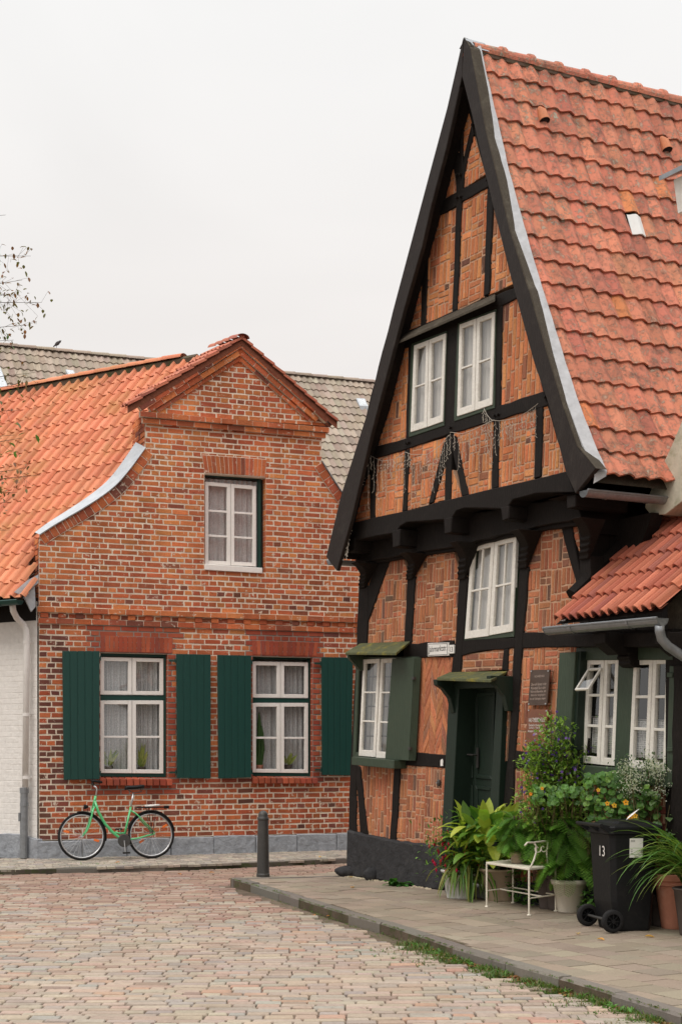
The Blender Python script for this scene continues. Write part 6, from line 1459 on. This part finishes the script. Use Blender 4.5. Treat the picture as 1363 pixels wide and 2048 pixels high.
    for i in range(34): a = U(3.0, 6.4); leaf(m, g+V((U(-.09, .12), U(0, .05), 0)), V((math.cos(a), math.sin(a)*.5, U(.3, 1.4))), V((0, 0, 1)), U(.10, .17), U(.05, .08), vary(rnd.choice([(.05, .15, .03), (.07, .19, .04)]), .15), U(.8, 1.6), 5, 'ov')
    obj('foliage', m, 'leaf', H)
    g = ground(203, 1736, -.05); H = thing('weed', g, 'flat green weed in the far gutter below the bicycle', 'weed'); m = MB()
    for i in range(130): p = g+V((U(-.30, .30), U(-.04, .04), 0)); leaf(m, p, rdir(20, 80), V((0, 0, 1)), U(.04, .10), U(.008, .016), vary(rnd.choice([(.08, .19, .03), (.11, .24, .04)]), .15), .7, 3, 'lance')
    obj('foliage', m, 'leaf', H)
potted()

# ================================================ white metal stool
def stool():
    A = ground(972.5, 1814); B_ = ground(1057, 1831); D = B_+V((.30, .34, 0)); C_ = A+(D-B_); S = thing('garden_stool', (A+B_)/2, 'cream painted metal garden stool with a curled arm beside the pots', 'stool')
    Z = V((0, 0, 1)); h = .445
    m = MB(); q = [A, B_, D, C_]; cen = (A+B_+D+C_)/4; q = [p+(cen-p)*-.03 for p in q]; m.loops([[p+Z*(h-.022) for p in q], [p+Z*h for p in q]]  , cap0=True); obj('seat', m, 'cream_metal', S, bevel=.004)
    for p in (A, B_, C_, D):
        m = MB(); m.tube([p+Z*(h-.02), p+Z*.012], .0095, 8); m.lathe(p, [(.02, 0), (.02, .006), (.010, .016)], 10, capt=True); obj('leg', m, 'cream_metal', S)
    m = MB(); z = .16
    for a, b in ((A, C_), (B_, D), ((A+C_)/2, (B_+D)/2), (C_, D)): m.tube([a+Z*z, b+Z*z], .007, 6)
    obj('stretcher', m, 'cream_metal', S)
    u_ = (D-B_).normalized(); v_ = (B_-A).normalized(); m = MB(); b = B_+u_*.02-v_*.0+Z*h
    m.tube([b, b+Z*.07+u_*.06, b+Z*.14+u_*.10, b+Z*.20+u_*.10, b+Z*.235+u_*.06], .009, 8); m.tube([b+Z*.235+u_*.30, b+Z*.24+u_*.2, b+Z*.235+u_*.06, b+Z*.24-u_*.05, b+Z*.215-u_*.09], .009, 8)
    m.tube([b+u_*.30, b+Z*.12+u_*.28, b+Z*.235+u_*.30], .009, 8)
    for k in range(2): m.tube([b+u_*(.12+k*.10)+Z*.235+V((math.cos(t_*.8)*.04*(1-t_/9), 0, -.06-math.sin(t_*.8)*.045*(1-t_/9))) for t_ in range(8)], .006, 6)
    obj('arm', m, 'cream_metal', S, smooth=True)
stool()

# ================================================ wheelie bin
def bin_():
    near = ground(1221, 1865); w_ = V((-.27, .963, 0)).normalized(); f = V((.963, .27, 0)).normalized(); Z = V((0, 0, 1))
    Wd, top, r_ = .44, .90, .098; g = near+w_*(Wd/2)+f*.20
    B = thing('wheelie_bin', g, 'black two-wheeled plastic rubbish bin with number 13 and white label', 'bin')
    P = lambda a, b, z: g+f*a+w_*b+Z*z
    def sec(a0, a1, hw, z, c=.035): return [P(a0+c, -hw, z), P(a1-c, -hw, z), P(a1, -hw+c, z), P(a1, hw-c, z), P(a1-c, hw, z), P(a0+c, hw, z), P(a0, hw-c, z), P(a0, -hw+c, z)]
    m = MB(); m.loops([sec(-.135, .20, .185, .0), sec(-.14, .205, .19, .03), sec(-.175, .22, .205, .25), sec(-.20, .245, .225, .80), sec(-.205, .25, .23, .835)], cap0=True); m.loops([sec(-.225, .262, .243, .835), sec(-.225, .262, .243, .875)], cap0=True); bo = obj('body', m, 'black_plastic', B, bevel=.006)
    m = MB(); m.loops([sec(-.22, .285, .255, .872), sec(-.22, .288, .258, .90), sec(-.20, .265, .235, .912), sec(-.15, .22, .19, .928), sec(-.13, .2, .17, .944), sec(-.08, .15, .12, .950)], cap0=True)
    ld_ = obj('lid', m, 'black_plastic', B, bevel=.004)
    m = MB(); 
    for b in (-.2, 0, .2): m.loops([[P(-.21, b-.02, .84), P(-.21, b+.02, .84), P(-.21, b+.02, .91), P(-.21, b-.02, .91)], [P(-.30, b-.02, .895), P(-.30, b+.02, .895), P(-.30, b+.02, .925), P(-.30, b-.02, .925)]], cap0=True)
    m.tube([P(-.30, -.24, .915), P(-.30, .24, .915)], .016, 10); obj('handle', m, 'black_plastic', B)
    for s in (-1, 1):
        m = MB(); c = P(-.20, s*.245-.0, r_); X, Yy = f, Z; m.lathe(c-w_*.022, [(.062, 0), (.09, -.004), (.098, .008), (.098, .036), (.09, .048), (.062, .044), (.058, .03), (.058, .012)], 32, ax=(f, Z, w_), capb=False); W = obj('wheel', m, 'rubber', B, smooth=True)
        m = MB(); m.lathe(c-w_*.016, [(.058, 0), (.056, .032)], 24, ax=(f, Z, w_), capb=False); m.lathe(c-w_*.024, [(.018, 0), (.018, .048)], 12, ax=(f, Z, w_), capt=True)
        for k in range(8): a = 6.283*k/8; d = f*math.cos(a)+Z*math.sin(a); m.box(c+d*.036, .05, .03, .008, (d, w_, d.cross(w_)))
        m.lathe(c-w_*.0, [(.057, 0), (.01, 0)], 20, ax=(f, Z, w_)); obj('rim', m, 'black_plastic', W)
    m = MB(); m.tube([P(-.20, -.24, r_), P(-.20, .24, r_)], .012, 8); obj('axle', m, 'cast_iron', B)
    SP = Pl(P(0, -.2255, .80), f, (Z*1+w_*-.035).normalized(), None); 
    if SP.n.dot(-w_) < 0: SP.n = -SP.n
    m = MB(); slab(m, SP, [(-.03, -.165), (.095, -.165), (.095, -.0), (-.03, -.0)], .002, .004); L_ = obj('label', m, 'sign_white', B)
    for y in (-.018, -.03, -.10, -.115, -.13): m = MB(); slab(m, SP, [(-.02, y), (.02 if y > -.05 else -.002, y), (.02 if y > -.05 else -.002, y+.004), (-.02, y+.004)], .0042, .0046); obj('printed_line', m, 'cast_iron', L_)
    BP_ = Pl(P(-.203, 0, .72), -w_, Z, -f)
    text(B, 'number', '13', BP_, None, .10, .09, .0, 'sign_white', uvc=(.06, -.035), extr=.004)
    m = MB(); m.tube([P(.02, -.12, .955), P(.09, -.02, .99)], [.02, .006], 6); leafm = MB()
    leaf(leafm, P(-.03, -.16, .955), V((.5, .25, .42)), Z, .17, .035, (.7, .7, .68), .1, 4, 'lance', .1); tag(obj('paper_scrap', leafm, 'sign_white', loc=P(-.03, -.16, .955)), 'white strip of paper lying on the bin lid', 'litter')
bin_()

# ================================================ plants standing inside the windows of the brick house
def sill_plants():
    for px, py, n, hh, lab in ((218, 1533, 9, .30, 'snake plant left behind the pane of the first window'), (283, 1535, 10, .36, 'taller snake plant right behind the pane of the first window'), (576, 1531, 8, .26, 'snake plant right behind the pane of the second window')):
        g = BF.h3(px, py, -.17); H = thing('snake_plant', g, lab, 'plant', 'house plants on the inner window sills'); m = MB()
        for i in range(n): leaf(m, g+V((U(-.03, .03), 0, 0)), V((U(-.6, .6), U(-.1, .1), 1)), V((0, -1, 0)), hh*U(.6, 1), .05, vary(rnd.choice([(.34, .42, .10), (.45, .48, .15), (.18, .26, .06)]), .1), .35, 5, 'lance', .3)
        obj('foliage', m, 'leaf', H); m = MB(); m.lathe(g-V((0, 0, .11)), [(.045, 0), (.06, .10), (.062, .12)], 14); obj('pot', m, 'brown_pot', H)
    g = BF.h3(518, 1531, -.17); H = thing('cactus', g, 'tall columnar cactus behind the left pane of the second window', 'plant', 'house plants on the inner window sills'); m = MB()
    for x, h in ((0, .80), (-.05, .45), (.05, .6)): m.tube([g+V((x*.3, 0, -.02)), g+V((x, 0, h*.4)), g+V((x*.8, .0, h*.8)), g+V((x*.7, 0, h))], [.03, .034, .03, .008], 7, col=(.07, .16, .04))
    obj('stems', m, 'leaf', H); m = MB(); m.lathe(g-V((0, 0, .11)), [(.045, 0), (.06, .10), (.062, .12)], 14); obj('pot', m, 'terracotta', H)
    mb = MB()
    for w_ in ((201, 335, 1553), (505, 624, 1552)): pass
sill_plants()

# ================================================ fairy lights on the gable
def fairy():
    O = .33; P = lambda x, y, o=0: GF.h3(*c4(x, y), O+o)
    L0 = thing('string_lights', P(640, 700), 'unlit icicle fairy lights strung along the gable beam', 'lights'); wires = MB(); bulbs = MB()
    runs = [[(232, 798), (260, 815), (300, 832), (360, 825), (410, 790)], [(412, 788), (440, 800), (520, 800), (580, 760), (625, 706)], [(632, 692), (690, 700), (740, 682), (845, 632)], [(795, 575), (812, 610), (832, 633), (870, 637), (950, 625), (1010, 590), (1058, 553)]]
    for r_ in runs:
        pts = [P(*q) for q in r_]; wires.tube(pts, .003, 4)
        for i in range(len(r_)-1):
            n = max(2, int(math.dist(r_[i], r_[i+1])/15))
            for j in range(n):
                t_ = j/n; x = r_[i][0]+(r_[i+1][0]-r_[i][0])*t_; y = r_[i][1]+(r_[i+1][1]-r_[i][1])*t_; ln = rnd.choice([40, 80, 130, 190, 250])*U(.7, 1.1)
                if y+ln > 1130-.26*(x-165): ln = (1130-.26*(x-165)-y)*.8
                q = [P(x+U(-3, 3)*(k > 0), y+ln*k/5) for k in range(6)]; wires.tube(q, .0016, 3)
                for k in range(1, 6):
                    for h in range(2):
                        c = q[k].lerp(q[k-1], h*.5); bulbs.tube([c, c+V((U(-.02, .02), U(-.01, .01), -.022))], [.002, .0034], 4)
    for k in range(7):
        q = [P(236-k*2, 805+k*5), P(215-k*3, 900), P(190-k*3, 980), P(160-k*2, 1060+k*6, .1), P(150-k*6, 1130, .12), P(140-k*5+U(-3, 3), 1200, .12), P(130-k*4, 1250+U(0, 80), .12)]; wires.tube(q, .0032, 4)
        for a, b in zip(q, q[1:]):
            for t_ in (.1, .3, .5, .7, .9): c = a.lerp(b, t_); bulbs.tube([c, c+V((U(-.03, .03), 0, -.02))], [.003, .005], 4)
    obj('wire', wires, 'bulb_wire', L0); b = obj('bulbs', bulbs, 'bulb_wire', L0); b['kind'] = 'stuff'
fairy()

# ================================================ tree reaching in from the left
def tree():
    g = V((-6.3, 14.5, -.08)); H = thing('tree', g, 'autumn tree whose brown and green leafy twigs reach in at the left margin', 'tree'); tr = MB(); m = MB()
    tr.tube([g, g+V((.05, 0, 1.5)), g+V((.12, .05, 3.2)), g+V((0, .1, 5.5)), g+V((.1, 0, 7.6))], [.19, .16, .13, .09, .03], 12)
    def twig(p, tip, r0, n, cols, sz=.05, sag=.1):
        mid = p.lerp(tip, .5)+V((0, U(-.1, .1), sag)); pts = [p, p.lerp(mid, .6)+V((0, 0, sag*.3)), mid, mid.lerp(tip, .5)+V((U(-.02, .02), 0, U(-.02, .04))), tip]; tr.tube(pts, [r0, r0*.7, r0*.5, r0*.3, .0015], 5)
        for i in range(n):
            t_ = U(.62, 1.0) if tip.x-p.x > 1.2 else U(.3, 1.0); k = min(3, int(t_*4)); q = pts[k].lerp(pts[k+1], t_*4-k); b = q+V((U(-.12, .12), U(-.15, .15), U(-.12, .12)))
            if rnd.random() < .5: tr.tube([q, b], .0012, 3, caps=False)
            leaf(m, b, rdir(-80, 40), V((0, 0, 1)), sz*U(.7, 1.2), sz*.6*U(.7, 1.1), vary(rnd.choice(cols), .2), .5, 3, 'ov')
    BR = [(.17, .075, .035), (.13, .085, .03), (.22, .10, .045), (.10, .09, .03), (.14, .13, .04)]; GR = [(.07, .14, .03), (.09, .17, .04), (.12, .12, .04)]
    for (x, y, n, c) in ((12, 430, 8, BR), (62, 512, 16, BR), (45, 560, 26, BR), (84, 605, 30, BR), (30, 590, 30, BR), (58, 650, 24, BR), (28, 680, 26, GR+BR), (70, 745, 12, BR), (60, 770, 14, BR), (-10, 520, 30, BR), (-20, 600, 40, BR), (40, 820, 12, BR), (60, 935, 16, BR), (82, 950, 12, BR), (35, 985, 24, BR+GR), (8, 960, 26, BR), (-15, 1010, 30, BR), (20, 1005, 16, BR)):
        tip = at(x, y, 14.2+U(-.5, .5)); s_ = V((g.x+U(-.1, .3), g.y, tip.z-U(.1, .6))); twig(s_, tip, .018, n*4, c, .05)
    for (x, y, n, c) in ((44, 876, 26, GR), (30, 870, 22, GR), (20, 1060, 9, GR)):
        tip = at(x, y, 11.2); twig(V((tip.x-1.6, 12.6, tip.z-.1)), tip, .012, n, c, .062)
    for i in range(34):      # rest of the crown, outside the picture
        a = U(1.2, 5.0); r_ = U(.8, 2.2); tip = g+V((math.cos(a)*r_-.4, math.sin(a)*r_, U(3.4, 8.2))); twig(g+V((.05, .05, tip.z*.75)), tip, .03, 34, BR+GR, .065)
    obj('trunk', tr, 'bark', H, smooth=True); obj('crown', m, 'leaf', H)
tree()

# ================================================ kerb grass, litter, fallen leaves
def litter():
    m = MB(); m2 = MB()
    def along(s0, s1, wd_, n, hmax, z, side):
        for i in range(n):
            t_ = U(s0, s1); k = int(t_); p = KERB[k].lerp(KERB[k+1], t_-k); d = (KERB[k+1]-KERB[k]).normalized(); s_ = d.cross(V((0, 0, 1))); q = p+s_*side*abs(rnd.gauss(0, wd_)); dens_ = math.sin(t_*7.3)+math.sin(t_*17.1+1)+math.sin(t_*31)*.6
            if dens_ < -.4: continue
            for j in range(5): leaf(m, V((q.x+U(-.02, .02), q.y+U(-.02, .02), z)), rdir(15, 80), V((0, 0, 1)), U(.4, 1)*hmax, U(.005, .010), vary(rnd.choice([(.08, .15, .025), (.11, .19, .035), (.06, .11, .02), (.16, .13, .05)]), .25), U(.5, 1.5), 3, 'lance')
    along(5.7, 11.9, .09, 4200, .075, -.085, 1); along(2, 5.6, .10, 160, .025, -.083, 1); along(6, 11.9, .26, 1300, .05, -.085, 1); along(0, 12, .012, 900, .016, -.001, -1)
    for i in range(26):
        t_ = U(6, 12); k = int(t_); p = KERB[k].lerp(KERB[k+1], t_-k)+V((-.06, -.03, 0))
        for j in range(14): leaf(m, V((p.x+U(-.04, .04), p.y+U(-.04, .04), -.08)), rdir(10, 70), V((0, 0, 1)), U(.04, .08), U(.014, .03), vary((.09, .21, .035), .2), .8, 3, 'ov')
    tag(obj('kerb_grass', m, 'leaf'), 'grass and small weeds growing along the kerb', 'grass', kind='stuff')
    for i in range(1300):
        t_ = U(5.8, 12); k = int(t_); p = KERB[k].lerp(KERB[k+1], t_-k); s_ = (KERB[k+1]-KERB[k]).normalized().cross(V((0, 0, 1))); q = p+s_*abs(rnd.gauss(.03, .05)); leaf(m2, V((q.x, q.y, -.072)), rdir(-5, 30), V((0, 0, 1)), U(.02, .05), U(.015, .03), vary(rnd.choice([(.30, .13, .05), (.22, .09, .04), (.36, .20, .07), (.14, .07, .04)]), .2), .4, 3, 'ov')
    for i in range(260):
        a, b = U(3.2, 5.6), U(.5, 1.2); q = GF.pt(a, 0, b); leaf(m2, V((q.x, q.y, .003)), rdir(0, 20), V((0, 0, 1)), U(.006, .02), U(.006, .012), vary(rnd.choice([(.10, .06, .10), (.10, .14, .04), (.25, .13, .05)]), .2), .2, 2, 'ov')
    tag(obj('leaf_litter', m2, 'leaf'), 'brown dead leaves and petals gathered along the kerb and pots', 'leaf litter', kind='stuff')
    for px, py, z, lab in ((446, 1733, -.078, 'yellow leaf lying on the street between bicycle and bollard'), (555, 1795, -.078, 'yellow leaf lying against the kerb below the bollard'), (549, 1797, -.078, 'smaller leaf beside the yellow one against the kerb below the bollard'), (700, 1755, 0, 'leaf on the pavement right below the boulders'), (357, 1749, -.078, 'orange leaf on the street just right of the far gutter weed'), (418, 1746, -.078, 'leaf on the street halfway from the gutter weed to the bollard'), (290, 1737, -.078, 'leaf on the street under the rear bicycle wheel'), (626, 1831, -.078, 'orange leaf on the street beside the kerb, left one of two'), (652, 1833, -.078, 'pinkish leaf on the street beside the kerb, right one of two'), (1155, 1869, 0, 'leaf on the slabs below the cream pot'), (1194, 1879, 0, 'small brown leaf on the slabs left of the bin wheels'), (642, 1714, -.0, 'yellow leaf on the far pavement near the timbered house'), (30, 1737, -.078, 'leaf in the far gutter at the left margin'), (240, 1725, 0, 'yellow leaf on the far pavement between the bicycle wheels'), (702, 1776, 0, 'orange leaf on the slabs in front of the black plinth'), (1289, 1874, 0, 'large orange leaf on the slabs right of the bin')):
        p = ground(px, py, z); lm = MB(); leaf(lm, p+V((0, 0, .006)), V((U(-1, 1), U(-1, 1), .12)), V((0, 0, 1)), U(.05, .08), U(.03, .05), vary(rnd.choice([(.62, .33, .08), (.55, .22, .07), (.66, .42, .14)]), .15), .3, 4, 'ov', .5)
        tag(obj('fallen_leaf', lm, 'petal', loc=p), lab, 'leaf', 'scattered fallen leaves')
    m = MB()       # loose mortar crumbs at the foot of the plinth
    for i in range(160):
        q = GF.pt(U(.1, 2.0), 0, .06+abs(rnd.gauss(0, .035))); r_ = U(.006, .022); m.loops([[q+V((r_*math.cos(k*1.26), r_*math.sin(k*1.26), -.002)) for k in range(5)], [q+V((r_*.6*math.cos(k*1.26), r_*.6*math.sin(k*1.26), r_*.5)) for k in range(5)]], vary((.45, .38, .27), .2))
    tag(obj('mortar_crumbs', m, 'slabs'), 'pale crumbs of mortar along the foot of the black plinth', 'rubble', kind='stuff')
litter()
